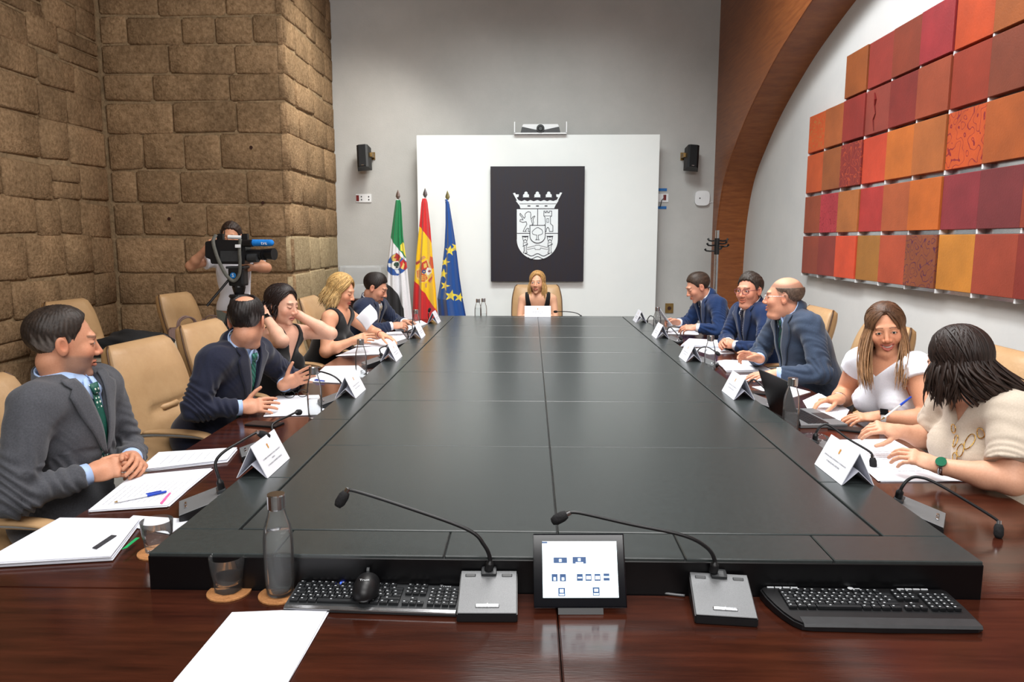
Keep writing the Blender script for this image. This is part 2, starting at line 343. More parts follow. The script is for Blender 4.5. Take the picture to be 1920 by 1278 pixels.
# courses of the pier front, read as (top, bottom) pixel rows and joints along them
rowsA = [(-115, -60, [195, 300, 420, 532]), (-60, -18, [195, 265, 365, 470, 530]), (-18, 27, [195, 292, 420, 529]), (28, 81, [195, 234, 337, 400, 471, 530]), (82, 137, [197, 314, 438, 532]), (138, 189, [200, 283, 427, 535]),
         (190, 249, [205, 322, 441, 537]), (250, 318, [208, 266, 342, 411, 539]), (320, 381, [212, 254, 334, 461, 541]), (382, 443, [216, 265, 384, 464, 544]),
         (443, 511, [224, 345, 420, 546]), (512, 571, [228, 326, 425, 548]), (572, 629, [228, 300, 400, 480, 549]), (630, 690, [228, 345, 450, 549]), (690, 741, [228, 290, 400, 549])]
zs = []
for t, bt, js in rowsA:
    z1 = at(380, t, SY)[2]; z0 = max(at(380, bt, SY)[2], 0.0); zs.append((z0, z1))
    xs = [at(j, (t + bt) / 2, SY)[0] for j in js]; xs[0] = XL; xs[-1] = SX
    for a, c in zip(xs, xs[1:]): block(wf, np.array([0, SY + 0.03, 0]), ex, ez, -ey, a, c, z0, z1)
# return face shares the courses
for (z0, z1) in zs:
    y = SY + 0.0; stops = [y]
    while y < 8.8:
        y += RS.uniform(0.34, 0.72); stops.append(y)
    if 9.0 - stops[-1] < 0.2: stops.pop()
    stops.append(9.0)
    flush = z1 < 1.75
    for a, c in zip(stops, stops[1:]): block(wr, np.array([SX - 0.03, 0, 0]), ey, ez, ex, a, min(c, 8.995), z0, z1, 0.012 if not flush else 0.008, 0.004 if not flush else 0.002, 0.009 if not flush else 0.003, 'stone_pale' if flush else 'stone')
# side wall on the left, rougher and less regular
for k, (z0, z1) in enumerate(zs):
    y = SY + 0.0; stops = [y]
    while y > 3.6:
        y -= RS.uniform(0.30, 0.66); stops.append(y)
    for a, c in zip(stops[1:], stops):
        d = RS.uniform(-0.025, 0.025)
        if RS.random() < 0.13 and z1 - z0 > 0.25:
            zm = z0 + (z1 - z0) * RS.uniform(0.4, 0.6)
            block(wl, np.array([XL - 0.02, 0, 0]), ey, ez, ex, a, c, z0, zm, 0.014, 0.007, 0.010); block(wl, np.array([XL - 0.02, 0, 0]), ey, ez, ex, a, c, zm, z1, 0.014, 0.007, 0.010)
        else: block(wl, np.array([XL - 0.02, 0, 0]), ey, ez, ex, a, c, z0 + d, z1 + d, 0.014, 0.007, 0.010)
for px_, py_ in ((470, 276), (316, 410), (492, 380)):
    q = at(px_, py_, SY); b = MB(); b.lathe([(0.0, 0.0), (0.012, 0.0), (0.017, 0.003), (0.0, 0.0031)], 10); bmesh.ops.transform(b.bm, matrix=Matrix.Translation((q[0], SY + 0.012, q[2])) @ Matrix.Rotation(math.pi / 2, 4, 'X'), verts=b.bm.verts[:]); b.build('pit', M['dark_wood'], wf)
# ================================================================ END WALL: white panel, board, crest
PY = 8.72
b = MB(); b.box((0.076, PY + 0.04, 1.385), (2.84, 0.08, 2.77), 0.004)
pan = b.build('white_panel', M['panel_white']); tag(pan, 'large white free-standing panel before the grey end wall', 'panel')
BX0, BX1, BZ0, BZ1 = -0.475, 0.625, 1.066, 2.406
b = MB(); b.box(((BX0 + BX1) / 2, PY - 0.05, (BZ0 + BZ1) / 2), (BX1 - BX0, 0.03, BZ1 - BZ0), 0.002)
board = b.build('crest_board', M['board']); tag(board, 'dark square-edged board with a white coat of arms above the head chair', 'board')
b = MB(); b.box(((BX0 + BX1) / 2, PY - 0.018, (BZ0 + BZ1) / 2), (0.8, 0.034, 1.0)); b.build('spacer', M['white_plastic'], board)
def cw(x, y, lift=0.0):      # crest drawing units -> world on the board front
    return (BX0 + (x - 80) / 695 * (BX1 - BX0), PY - 0.066 - lift, BZ1 - (y - 45) / 862 * (BZ1 - BZ0))
def crest_plate(name, pts, lift, m, parent, th=0.006):
    b = MB(); b.prism(pts, lift - th, lift, lambda x, y, z: cw(x, y, z)); bmesh.ops.recalc_face_normals(b.bm, faces=b.bm.faces[:])
    return b.build(name, m, parent)
def crest_line(name, pts, wd, lift, parent, closed=False):
    b = MB(); P = [np.array(p, float) for p in pts]
    if closed: P.append(P[0])
    for k_, (p, q) in enumerate(zip(P, P[1:])):
        lift += 4e-5 if k_ else 0; d = q - p; n = np.array([-d[1], d[0]]) / (np.linalg.norm(d) + 1e-9) * wd / 2; e = d / (np.linalg.norm(d) + 1e-9) * wd / 3
        b.quad(cw(*(p - e + n), lift), cw(*(q + e + n), lift), cw(*(q + e - n), lift), cw(*(p - e - n), lift))
    bmesh.ops.recalc_face_normals(b.bm, faces=b.bm.faces[:])
    return b.build(name, M['crest_dark'], parent)
sh = [(275, 362), (581, 362), (581, 585)] + [(428 + 153 * math.cos(t), 588 + 152 * math.sin(t)) for t in np.linspace(0.02, math.pi - 0.02, 22)] + [(276, 585)]
shield = crest_plate('shield', sh, 0.006, M['crest_white'], board)
crest_line('shield_division', [(430, 362), (430, 482)], 5, 0.0075, shield); crest_line('shield_division', [(278, 542), (580, 542)], 5, 0.0075, shield)
esc = [(373, 482), (487, 482), (487, 560)] + [(430 + 57 * math.cos(t), 560 + 55 * math.sin(t)) for t in np.linspace(0, math.pi, 14)] + [(373, 560)]
eo = crest_plate('escutcheon', esc, 0.009, M['crest_white'], shield); crest_line('escutcheon_rim', esc, 5, 0.0105, shield, True)
crest_line('tree_outline', [(425, 556), (405, 552), (392, 545), (390, 530), (400, 518), (412, 508), (424, 500), (436, 499), (450, 508), (462, 515), (468, 530), (466, 545), (450, 553), (436, 556), (436, 580), (442, 592), (428, 588), (416, 592), (424, 580), (425, 556)], 3.6, 0.0105, shield)
crest_line('lion_outline', [(345, 388), (360, 380), (376, 384), (380, 400), (378, 420), (384, 445), (392, 470), (388, 480), (396, 478), (400, 460), (395, 440), (402, 425), (410, 415), (406, 412), (394, 420), (386, 432)], 4, 0.0075, shield)
crest_line('lion_outline', [(345, 388), (336, 400), (338, 418), (330, 430), (312, 405), (300, 392), (298, 405), (312, 420), (322, 440), (300, 440), (298, 452), (318, 460), (345, 455), (350, 475), (335, 500), (322, 528), (345, 528), (340, 520), (352, 505), (364, 505), (360, 528), (372, 528)], 4, 0.0075, shield)
crest_line('castle_outline', [(482, 528), (482, 480), (490, 470), (484, 420), (476, 412), (476, 376), (484, 376), (484, 388), (494, 388), (494, 376), (504, 376), (504, 388), (516, 388), (516, 376), (534, 376), (534, 412), (524, 420), (526, 470), (544, 486), (544, 528), (518, 528), (516, 508), (506, 496), (496, 508), (494, 528), (482, 528)], 4, 0.0075, shield)
crest_line('castle_window', [(498, 432), (498, 460), (512, 460), (512, 432)], 3, 0.0075, shield, True); crest_line('castle_window', [(478, 412), (534, 412)], 3, 0.0075, shield)
for cx in (338, 522):
    crest_line('column_outline', [(cx - 14, 690), (cx - 14, 682), (cx - 9, 680), (cx - 9, 640), (cx - 14, 630), (cx - 14, 612), (cx + 14, 612), (cx + 14, 630), (cx + 9, 640), (cx + 9, 680), (cx + 14, 682), (cx + 14, 690)], 3.6, 0.0075, shield, True)
    crest_line('column_crown', [(cx - 22, 562), (cx - 12, 604), (cx, 585), (cx + 12, 604), (cx + 22, 562), (cx, 572)], 4, 0.0075, shield, True)
    crest_line('column_cap', [(cx - 16, 566), (cx + 16, 566)], 9, 0.0075, shield)
    crest_line('column_ribbon', [(cx - 18, 640), (cx + 20, 622)], 5, 0.0075, shield)
    crest_line('column_flutes', [(cx - 3, 645), (cx - 3, 680)], 2.5, 0.0075, shield)
crest_line('ribbon', [(352, 650), (410, 636), (418, 630), (444, 630), (452, 636), (508, 650)], 3, 0.0075, shield); crest_line('ribbon', [(352, 664), (410, 652), (412, 664), (450, 664), (452, 652), (508, 664)], 3, 0.0075, shield)
for dy in (0, 22):
    crest_line('wave', [(x, 704 + dy - 9 * math.cos((x - 430) / 14.3)) for x in range(338 + dy, 523 - dy, 6)], 5, 0.0075, shield)
crown = crest_plate('crown_band', [(268, 300), (290, 296), (310, 303), (332, 294), (354, 303), (376, 294), (400, 303), (428, 294), (452, 303), (476, 294), (500, 303), (520, 295), (545, 302), (568, 294), (584, 298), (560, 336), (552, 356), (302, 356), (296, 336)], 0.006, M['crest_white'], board)
crest_line('crown_line', [(296, 322), (566, 322)], 3.5, 0.0075, crown)
for x in (365, 428, 492): crest_line('crown_jewel', [(x - 8, 338), (x + 8, 338)], 8, 0.0075, crown)
def trefoil(cx, cy):
    pts = []
    for t in np.linspace(0, 2 * math.pi, 48, endpoint=False):
        x, y = math.cos(t), math.sin(t)
        r = 15 + 12 * max(0, math.cos(2 * (t - math.pi / 2))) if y < 0.0 or abs(x) > 0.4 else 12
        r = 14 + 12 * (abs(math.cos(1.5 * (t + math.pi / 2))) ** 0.8) - 2
        pts.append((cx + r * x, cy + r * y * 0.98))
    return pts
for cx in (343, 427, 511): crest_plate('crown_trefoil', trefoil(cx, 255), 0.006, M['crest_white'], crown); crest_plate('crown_stem', [(cx - 12, 262), (cx + 12, 262), (cx + 26, 274), (cx - 26, 274)], 0.0055, M['crest_white'], crown)
crest_plate('crown_spike', [(246, 243), (262, 240), (268, 252), (290, 252), (288, 270), (274, 276), (288, 296), (276, 298)], 0.006, M['crest_white'], crown)
crest_plate('crown_spike', [(610, 240), (594, 238), (588, 252), (566, 252), (568, 270), (582, 276), (568, 296), (580, 298)], 0.006, M['crest_white'], crown)
# ================================================================ TILE ART on the white wall
TX = 2.47
art = empty('tile_artwork', (TX, 5.0, 2.1), 0, 'wall artwork of square painted panels in orange, rust and crimson rows', 'artwork')
def paint(name, c, line=None, sc=9.0, thr=0.035, mott=None):
    m = mat(name, c, 0.62, noise=(3.2, mott or tuple(int(v * 0.84) for v in c), 8), bump=(90, 0.15))
    if line:
        nt = m.node_tree; N = nt.nodes; L = nt.links; p = N['Principled BSDF']; src = p.inputs['Base Color'].links[0].from_socket
        tc = N.new('ShaderNodeTexCoord'); nz = N.new('ShaderNodeTexNoise'); nz.inputs['Scale'].default_value = sc; nz.inputs['Detail'].default_value = 1.2; L.new(tc.outputs['Object'], nz.inputs['Vector'])
        s = N.new('ShaderNodeMath'); s.operation = 'PINGPONG'; s.inputs[1].default_value = 0.07; L.new(nz.outputs[0], s.inputs[0])
        lt = N.new('ShaderNodeMath'); lt.operation = 'LESS_THAN'; lt.inputs[1].default_value = thr * 0.3; L.new(s.outputs[0], lt.inputs[0])
        mx = N.new('ShaderNodeMix'); mx.data_type = 'RGBA'; L.new(lt.outputs[0], mx.inputs[0]); L.new(src, mx.inputs[6]); mx.inputs[7].default_value = (*lin(line), 1); L.new(mx.outputs[2], p.inputs['Base Color'])
    return m
TR = [(2.657, 2.981, 2, [(152, 80, 34), (152, 54, 44), (136, 56, 34), (158, 44, 48), (192, 72, 28), (160, 84, 34), (142, 60, 36), (170, 70, 40), (150, 50, 40)]),
      (2.323, 2.640, 0, [((206, 84, 34), (170, 110, 50)), (172, 92, 46), (150, 48, 40), (146, 62, 50), (132, 44, 36), (158, 72, 44), (152, 54, 32), (128, 60, 38), (150, 70, 40), (160, 60, 40), (140, 60, 40)]),
      (1.971, 2.301, 0, [(202, 88, 42), (158, 88, 46), ((140, 46, 40), (170, 70, 40)), (200, 70, 44), (194, 104, 40), (174, 98, 48), ((196, 82, 34), (128, 30, 36)), (172, 86, 36), (150, 60, 40), (140, 70, 40), (160, 80, 40)]),
      (1.618, 1.938, 0, [(158, 74, 46), ((186, 58, 66), (140, 28, 44)), (182, 108, 54), (178, 54, 50), (176, 88, 50), (196, 100, 38), (136, 48, 54), (118, 48, 50), (146, 60, 40), (170, 90, 44), (150, 60, 40)]),
      (1.260, 1.589, 0, [(158, 72, 52), (148, 60, 50), (222, 82, 50), (168, 112, 50), (180, 78, 50), ((138, 74, 46), (84, 34, 58)), (202, 130, 50), (160, 68, 48), (138, 50, 40), (150, 80, 40), (150, 60, 40)])]
for z0, z1, c0, cols in TR:
    for k, c in enumerate(cols):
        i = c0 + k; y1 = 6.745 - 0.3705 * i; y0 = y1 - 0.364
        m = paint('panel_paint', c[0], c[1], 13 if sum(c[0]) > 330 else 11) if isinstance(c[0], tuple) else paint('panel_paint', c)
        b = MB(); d = 0.045 + 0.006 * ((i * 7 + k * 3) % 3)
        b.box((TX + 0.035 - (d - 0.045) / 2 + 0.0, (y0 + y1) / 2, (z0 + z1) / 2), (d, y1 - y0, z1 - z0), 0.0025, None, 1)
        o = b.build('square_panel', m); o.parent = art; o.matrix_parent_inverse = Matrix.Translation((-TX, -5.0, -2.1))
    zc = z0 - 0.013
    b = MB(); b.box((XR - 0.012, 4.6 - c0 * 0.18, zc), (0.02, 4.3 - c0 * 0.37, 0.028)); o = b.build('rail', M['chrome'], art); o.matrix_parent_inverse = Matrix.Translation((-TX, -5.0, -2.1))
    for i in range(c0, c0 + len(cols) + 1):
        b = MB(); b.box((TX + 0.04, 6.745 - 0.3705 * i + 0.003, zc + (0.0)), (0.05, 0.016, 0.026)); o = b.build('clip', M['white_plastic'], art); o.matrix_parent_inverse = Matrix.Translation((-TX, -5.0, -2.1))
b = MB()
for k in range(1): b.tube([(TX + 0.008, 5.50, 2.61), (TX + 0.008, 5.48, 2.56), (TX + 0.008, 5.49, 2.52), (TX + 0.008, 5.47, 2.46), (TX + 0.008, 5.50, 2.42), (TX + 0.008, 5.48, 2.34)], [0.003, 0.010, 0.004, 0.003, 0.004, 0.002], 6)
o = b.build('paint_drip', M['red_plastic'], art); o.matrix_parent_inverse = Matrix.Translation((-TX, -5.0, -2.1))
# ================================================================ fixtures on the grey wall
def wall_speaker(x, z, lean, lab):
    r = empty('wall_speaker', (x, 8.86, z), 0, lab, 'speaker', 'black wall speakers')
    b = MB(); sec = [(-0.085, 0.02), (-0.065, -0.09), (-0.04, -0.105), (0.04, -0.105), (0.065, -0.09), (0.085, 0.02)]
    b.prism([(p[0], p[1]) for p in sec], -0.14, 0.14, lambda X, Y, Z: (X, Y - 0.0, Z)); bmesh.ops.recalc_face_normals(b.bm, faces=b.bm.faces[:])
    R = Matrix.Rotation(-0.3, 4, 'X') @ Matrix.Rotation(lean, 4, 'Y'); bmesh.ops.transform(b.bm, matrix=R, verts=b.bm.verts[:])
    b.build('cabinet', M['black'], r)
    b = MB(); b.box((0, -0.107, 0), (0.085, 0.006, 0.26), 0.003); bmesh.ops.transform(b.bm, matrix=R, verts=b.bm.verts[:]); b.build('grille', M['black_soft'], r)
    b = MB(); b.box((0, -0.111, -0.122), (0.03, 0.004, 0.008)); bmesh.ops.transform(b.bm, matrix=R, verts=b.bm.verts[:]); b.build('badge', M['chrome'], r)
    s = -1 if lean > 0 else 1
    b = MB(); b.box((s * 0.085, 0.06, 0.05), (0.03, 0.16, 0.05), 0.004); b.box((s * 0.06, 0.135, 0.05), (0.09, 0.01, 0.09)); b.build('bracket', M['brass'], r)
    b = MB(); b.cyl((0, 0.0, 0.12), (0, 0.02, 0.17), 0.006); b.build('knob', M['black'], r)
wall_speaker(-2.0, 2.515, -0.09, 'black wall speaker above the left socket plate'); wall_speaker(1.9, 2.50, 0.09, 'black wall speaker above the round white access point')
def holes(r, pts, m, sz):
    for x, z in pts:
        b = MB(); b.cyl((x, -0.012, z), (x, -0.016, z), sz, n=10); b.build('socket_hole', m, r)
r = empty('socket_plate', (-2.05, 9.0, 2.062), 0, 'white double socket plate with a red switch, below the left speaker', 'socket')
b = MB(); b.box((0, -0.006, 0), (0.19, 0.012, 0.1), 0.003); b.build('plate', M['white_plastic'], r)
b = MB(); b.box((-0.072, -0.014, 0.0), (0.034, 0.008, 0.07), 0.002); b.build('switch', M['red_plastic'], r)
holes(r, [(-0.025, 0.018), (-0.025, -0.018), (0.065, 0.018), (0.065, -0.018)], M['black'], 0.008)
r = empty('socket_plate', (1.60, 9.0, 2.06), 0, 'white socket plate with red switch and cord at the panel edge', 'socket')
b = MB(); b.box((0, -0.006, 0), (0.13, 0.012, 0.1), 0.003); b.build('plate', M['white_plastic'], r)
b = MB(); b.box((0.02, -0.014, 0.005), (0.034, 0.008, 0.065), 0.002); b.build('switch', M['red_plastic'], r)
b = MB(); b.tube([(0.0, -0.02, -0.01), (-0.02, -0.03, -0.03), (-0.03, -0.02, -0.09), (-0.035, -0.015, -0.11)], 0.004, 6); b.build('cord', M['black'], r)
for z, l in ((2.158, 'strip of blue tape above the socket at the panel edge'), (1.945, 'strip of blue tape below the socket at the panel edge')):
    b = MB(); b.box((1.59, 8.996, z), (0.11, 0.006, 0.032)); tag(b.build('tape_strip', M['blue_tape']), l, 'tape', 'blue tape strips')
r = empty('access_point', (2.068, 9.0, 2.055), 0, 'round-cornered white wireless access point under the right speaker', 'access point')
b = MB(); b.box((0, -0.02, 0), (0.18, 0.04, 0.18), 0.018, None, 3); b.bm.normal_update(); vs = b.bm.verts[:]
b2 = MB(); pts = [(0.088 * np.sign(math.cos(t)) * abs(math.cos(t)) ** 0.55, 0.088 * np.sign(math.sin(t)) * abs(math.sin(t)) ** 0.55) for t in np.linspace(0, 2 * math.pi, 40, endpoint=False)]
b.bm.free(); b2.prism(pts, -0.035, 0.0, lambda x, z, y: (x, y, z)); bmesh.ops.recalc_face_normals(b2.bm, faces=b2.bm.faces[:]); b2.build('body', M['white_plastic'], r)
b = MB(); b.cyl((-0.03, -0.034, -0.0), (-0.03, -0.038, -0.0), 0.008, n=12); b.build('light', M['dark_grey'], r)
b = MB(); b.tube([(0.085, -0.01, -0.06), (0.12, -0.006, -0.045), (0.135, -0.006, -0.05)], 0.004, 6); b.build('cable', M['white_plastic'], r)
r = empty('floor_socket', (1.715, 9.0, 0.72), 0, 'small brass socket plate low on the grey wall behind the man in blue', 'socket')
b = MB(); b.box((0, -0.006, 0), (0.10, 0.012, 0.12), 0.003); b.build('plate', M['brass'], r); holes(r, [(0, 0.0)], M['dark_wood'], 0.024)
r = empty('video_bar', (0.107, 8.74, 2.80), 0, 'video camera bar with round lens on a white tray above the panel', 'camera')
b = MB(); b.box((0, -0.01, -0.02), (0.61, 0.14, 0.014)); b.box((-0.30, -0.01, 0.045), (0.012, 0.14, 0.13)); b.box((0.30, -0.01, 0.045), (0.012, 0.14, 0.13)); b.build('tray', M['white_plastic'], r)
b = MB(); b.prism([(-0.23, -0.012), (0.23, -0.012), (0.215, 0.055), (0.045, 0.02), (-0.045, 0.02), (-0.215, 0.055)], -0.07, 0.02, lambda x, z, y: (x, y, z)); bmesh.ops.recalc_face_normals(b.bm, faces=b.bm.faces[:]); b.build('body', M['dark_grey'], r)
b = MB(); b.prism([(-0.215, 0.055), (-0.05, 0.02), (0.05, 0.02), (0.215, 0.055), (0.20, 0.085), (-0.20, 0.085)], -0.06, 0.02, lambda x, z, y: (x, y, z)); bmesh.ops.recalc_face_normals(b.bm, faces=b.bm.faces[:]); b.build('top_shell', M['white_plastic'], r)
b = MB(); b.cyl((0, 0.02, 0.033), (0, -0.09, 0.033), 0.046, n=24); b.build('lens_barrel', M['black'], r)
b = MB(); b.lathe([(0.0, 0), (0.02, 0), (0.028, 0.006), (0.034, 0.004), (0.034, -0.004)], 20); bmesh.ops.transform(b.bm, matrix=Matrix.Translation((0, -0.092, 0.033)) @ Matrix.Rotation(math.pi / 2, 4, 'X'), verts=b.bm.verts[:]); b.build('lens', M['dark_grey'], r)
# ================================================================ FLAGS
def flag(pole_x, Y, top_z, fn_col, edges, label, lean=0.0, fin=(150, 140, 132), fold_seed=0, zb=0.35):
    r = empty('flag', (pole_x, Y, 0), 0, label, 'flag', 'flags standing by the white panel')
    b = MB(); b.cyl((0, 0, 0.05), (0, 0, top_z - 0.11), 0.014, n=12); b.build('pole', M['chrome'], r)
    b = MB(); b.lathe([(0.0, 0), (0.15, 0), (0.15, 0.02), (0.05, 0.05), (0.02, 0.08), (0, 0.08)], 24); b.build('foot', M['chrome'], r)
    b = MB(); b.lathe([(0, -0.115), (0.014, -0.115), (0.014, -0.095), (0.007, -0.09), (0.026, -0.055), (0.020, -0.03), (0.0, 0.02)], 4 if True else 12); bmesh.ops.scale(b.bm, vec=(1, 0.35, 1), verts=b.bm.verts[:]); bmesh.ops.translate(b.bm, vec=(0, 0, top_z - 0.02), verts=b.bm.verts[:]); b.build('finial', mat('finial_steel', fin, 0.3, 0.8, noise=(20, (120, 110, 104))), r)
    b = MB(); b.tube([(-0.02, -0.02, top_z - 0.12), (0.0, -0.028, top_z - 0.115), (0.022, -0.015, top_z - 0.125), (0.0, 0.02, top_z - 0.12), (-0.02, -0.02, top_z - 0.12)], 0.006, 6); b.build('cord', M['white_plastic'], r)
    nu, nv = 150, 520
    py = np.linspace(edges[0][0], edges[-1][0], nv)
    L = np.interp(py, [e[0] for e in edges], [e[1] for e in edges]); Rr = np.interp(py, [e[0] for e in edges], [e[2] for e in edges])
    u = np.linspace(0, 1, nu); PX = L[:, None] + (Rr - L)[:, None] * u[None]; PYY = np.repeat(py[:, None], nu, 1)
    rx = np.stack([FW[i] + RT[i] * ((PX - 960) / F) - UP[i] * ((PYY - 639) / F) for i in range(3)], -1)
    P = CAM + rx * (Y / rx[..., 1])[..., None]
    wd = (P[:, -1, 0] - P[:, 0, 0])[:, None]
    rng = np.random.RandomState(fold_seed); ph = rng.uniform(0, 6, 4)
    t = np.linspace(0, 1, nv)[:, None]; U_ = u[None]
    yo = 0.16 * wd * np.sin(2 * math.pi * (1.35 * U_ + 0.25 * t) + ph[0]) + 0.07 * wd * np.sin(2 * math.pi * (3.1 * U_ - 0.2 * t) + ph[1]) - 0.30 * wd * np.sin(math.pi * U_)
    bot = 1 + 0 * t
    P[..., 1] += yo - 0.02
    col = fn_col(PX, PYY)
    V = P.reshape(-1, 3) - np.array([pole_x, Y, 0]); me = arr_mesh('cloth', V, grid_faces(nu, nv), col.reshape(-1, 3))
    o = link('cloth', me, M['cloth_print'], r); sm = o.modifiers.new('thick', 'SOLIDIFY'); sm.thickness = 0.003
    return r
def crop4(x, y): return (700 + x / 4.565, 340 + y / 4.565)
def inpoly(PX, PY, poly):
    ins = np.zeros(PX.shape, bool); n = len(poly); j = n - 1
    for i in range(n):
        xi, yi = poly[i]; xj, yj = poly[j]
        c = ((yi > PY) != (yj > PY)) & (PX < (xj - xi) * (PY - yi) / (yj - yi + 1e-12) + xi); ins ^= c; j = i
    return ins
def cc(*pts): return [crop4(*p) for p in pts]
def setc(C, m, c): C[m] = lin(c)
def star(cx, cy, r, rot=0.15):
    return [(cx + (r if k % 2 == 0 else r * 0.4) * math.sin(rot + k * math.pi / 5), cy - (r if k % 2 == 0 else r * 0.4) * math.cos(rot + k * math.pi / 5)) for k in range(10)]
def disc(PX, PY, x, y, r, ry=None):
    a, b_ = crop4(x, y); return ((PX - a) / (r / 4.565)) ** 2 + ((PY - b_) / ((ry or r) / 4.565)) ** 2 < 1
def col_ext(PX, PY):
    C = np.zeros(PX.shape + (3,)); C[:] = lin((232, 232, 236))
    g = inpoly(PX, PY, cc((100, 100), (320, 100), (320, 690), (290, 665), (250, 610), (205, 560), (155, 475))); setc(C, g, (10, 128, 72))
    k = inpoly(PX, PY, cc((60, 850), (120, 868), (180, 905), (215, 960), (245, 1030), (275, 1080), (292, 1300), (60, 1300))); setc(C, k, (28, 26, 30))
    y = inpoly(PX, PY, cc((238, 545), (262, 520), (285, 560), (292, 620), (300, 672), (282, 640), (262, 600), (240, 590))); setc(C, y, (232, 214, 70))
    s = inpoly(PX, PY, cc((160, 640), (205, 610), (300, 690), (311, 710), (296, 745), (262, 775), (215, 805), (165, 795), (128, 760), (120, 712), (140, 670))); setc(C, s, (36, 84, 160))
    setc(C, inpoly(PX, PY, cc((205, 612), (250, 650), (232, 690), (180, 680), (162, 645))), (222, 186, 92))
    setc(C, inpoly(PX, PY, cc((200, 610), (216, 622), (236, 628), (240, 650), (226, 662), (222, 690), (196, 684), (204, 660), (184, 652), (196, 640))), (176, 36, 34))
    setc(C, inpoly(PX, PY, cc((262, 662), (308, 706), (286, 756), (240, 738), (232, 700))), (196, 46, 42))
    setc(C, inpoly(PX, PY, cc((262, 690), (280, 706), (262, 752), (246, 740), (258, 714))), (228, 196, 110))
    setc(C, disc(PX, PY, 205, 715, 36), (240, 240, 236)); setc(C, disc(PX, PY, 207, 708, 20), (24, 66, 52)); setc(C, inpoly(PX, PY, cc((200, 722), (214, 722), (218, 742), (198, 742))), (60, 60, 60))
    for a in ((150, 712), (212, 768)): setc(C, inpoly(PX, PY, [crop4(a[0] + dx, a[1] + dy) for dx, dy in ((-20, -16), (14, -12), (26, 22), (-6, 18))]), (228, 232, 236))
    return C
def col_esp(PX, PY):
    C = np.zeros(PX.shape + (3,)); C[:] = lin((250, 200, 20))
    setc(C, inpoly(PX, PY, cc((300, 60), (560, 60), (560, 590), (498, 525), (455, 450), (402, 388), (340, 340))), (214, 34, 36))
    setc(C, inpoly(PX, PY, cc((280, 800), (350, 848), (400, 890), (455, 950), (490, 1020), (520, 1080), (552, 1115), (560, 1500), (280, 1500))), (214, 34, 36))
    # arms: crown, pillars, quartered shield
    setc(C, inpoly(PX, PY, cc((485, 640), (512, 650), (525, 735), (500, 752), (480, 700))), (214, 92, 44))
    setc(C, inpoly(PX, PY, cc((428, 690), (470, 664), (502, 760), (470, 850), (420, 862), (375, 830), (365, 770))), (236, 204, 120))
    setc(C, inpoly(PX, PY, cc((430, 692), (464, 672), (480, 740), (440, 770), (408, 740))), (196, 62, 36))
    setc(C, inpoly(PX, PY, cc((470, 734), (494, 742), (498, 780), (474, 800), (460, 770))), (240, 236, 232))
    setc(C, disc(PX, PY, 484, 766, 9), (150, 40, 40))
    for k in range(5): setc(C, inpoly(PX, PY, cc((376 + 12 * k, 762 - 4 * k), (383 + 12 * k, 760 - 4 * k), (383 + 12 * k, 826 + 3 * k), (378 + 12 * k, 820 + 3 * k))), (206, 70, 36))
    setc(C, inpoly(PX, PY, cc((428, 782), (462, 796), (474, 826), (452, 850), (424, 852))), (200, 60, 36))
    for k in range(3): setc(C, inpoly(PX, PY, cc((430 + 12 * k, 794 + 3 * k), (434 + 12 * k, 794 + 3 * k), (434 + 12 * k, 846), (430 + 12 * k, 846))), (232, 190, 90)); setc(C, inpoly(PX, PY, cc((428, 800 + 16 * k), (470, 806 + 16 * k), (470, 810 + 16 * k), (428, 804 + 16 * k))), (232, 190, 90))
    setc(C, disc(PX, PY, 445, 768, 15, 18), (60, 74, 130)); setc(C, disc(PX, PY, 445, 768, 5), (226, 196, 120))
    setc(C, inpoly(PX, PY, cc((440, 706), (446, 698), (452, 704), (458, 690), (464, 700), (468, 730), (444, 740))), (226, 190, 96))
    for p in (((360, 690), (400, 668), (428, 690), (420, 704), (398, 686), (364, 712)), ((500, 790), (508, 800), (498, 860), (486, 868), (494, 820)), ((452, 870), (470, 862), (468, 905), (455, 905)), ((398, 668), (440, 632), (462, 650), (430, 672))):
        setc(C, inpoly(PX, PY, cc(*p)), (206, 150, 90))
    setc(C, inpoly(PX, PY, cc((368, 694), (396, 676), (404, 690), (372, 716))), (168, 60, 56)); setc(C, inpoly(PX, PY, cc((478, 840), (500, 810), (504, 826), (482, 862))), (188, 60, 56))
    return C
def col_eu(PX, PY):
    C = np.zeros(PX.shape + (3,)); C[:] = lin((16, 76, 152))
    for x, y, r_, ro in ((660, 592, 46, 0.1), (706, 560, 40, 0.4), (620, 690, 44, 0.2), (603, 790, 46, 0.1), (621, 888, 46, 0.25), (673, 970, 50, 0.2), (738, 990, 44, 0.3)):
        a, b_ = crop4(x, y); setc(C, inpoly(PX, PY, star(a, b_, r_ / 4.565, ro)), (246, 222, 70))
    return C
flag(-1.483, 8.2, 2.113, col_ext, [(375, 743, 751), (382, 742, 753), (442, 734, 757), (500, 727, 765), (560, 725, 771), (620, 726, 777), (720, 727, 782)], 'green, white and black flag with a round blue crest, leftmost of the three', 0, (150, 130, 124), 1)
flag(-1.179, 8.2, 2.13, col_esp, [(372, 793, 800), (380, 791, 802), (425, 787, 807), (480, 781, 811), (540, 776, 817), (600, 773, 821), (720, 776, 824)], 'red and yellow flag with a crest, middle one of the three', 0, (140, 138, 146), 4)
flag(-0.935, 8.25, 2.106, col_eu, [(374, 835, 840), (382, 836, 843), (420, 836, 849), (460, 834, 855), (520, 827, 862), (560, 820, 868), (592, 822, 874), (720, 824, 878)], 'blue flag with yellow stars, rightmost of the three', 0, (196, 190, 120), 9)
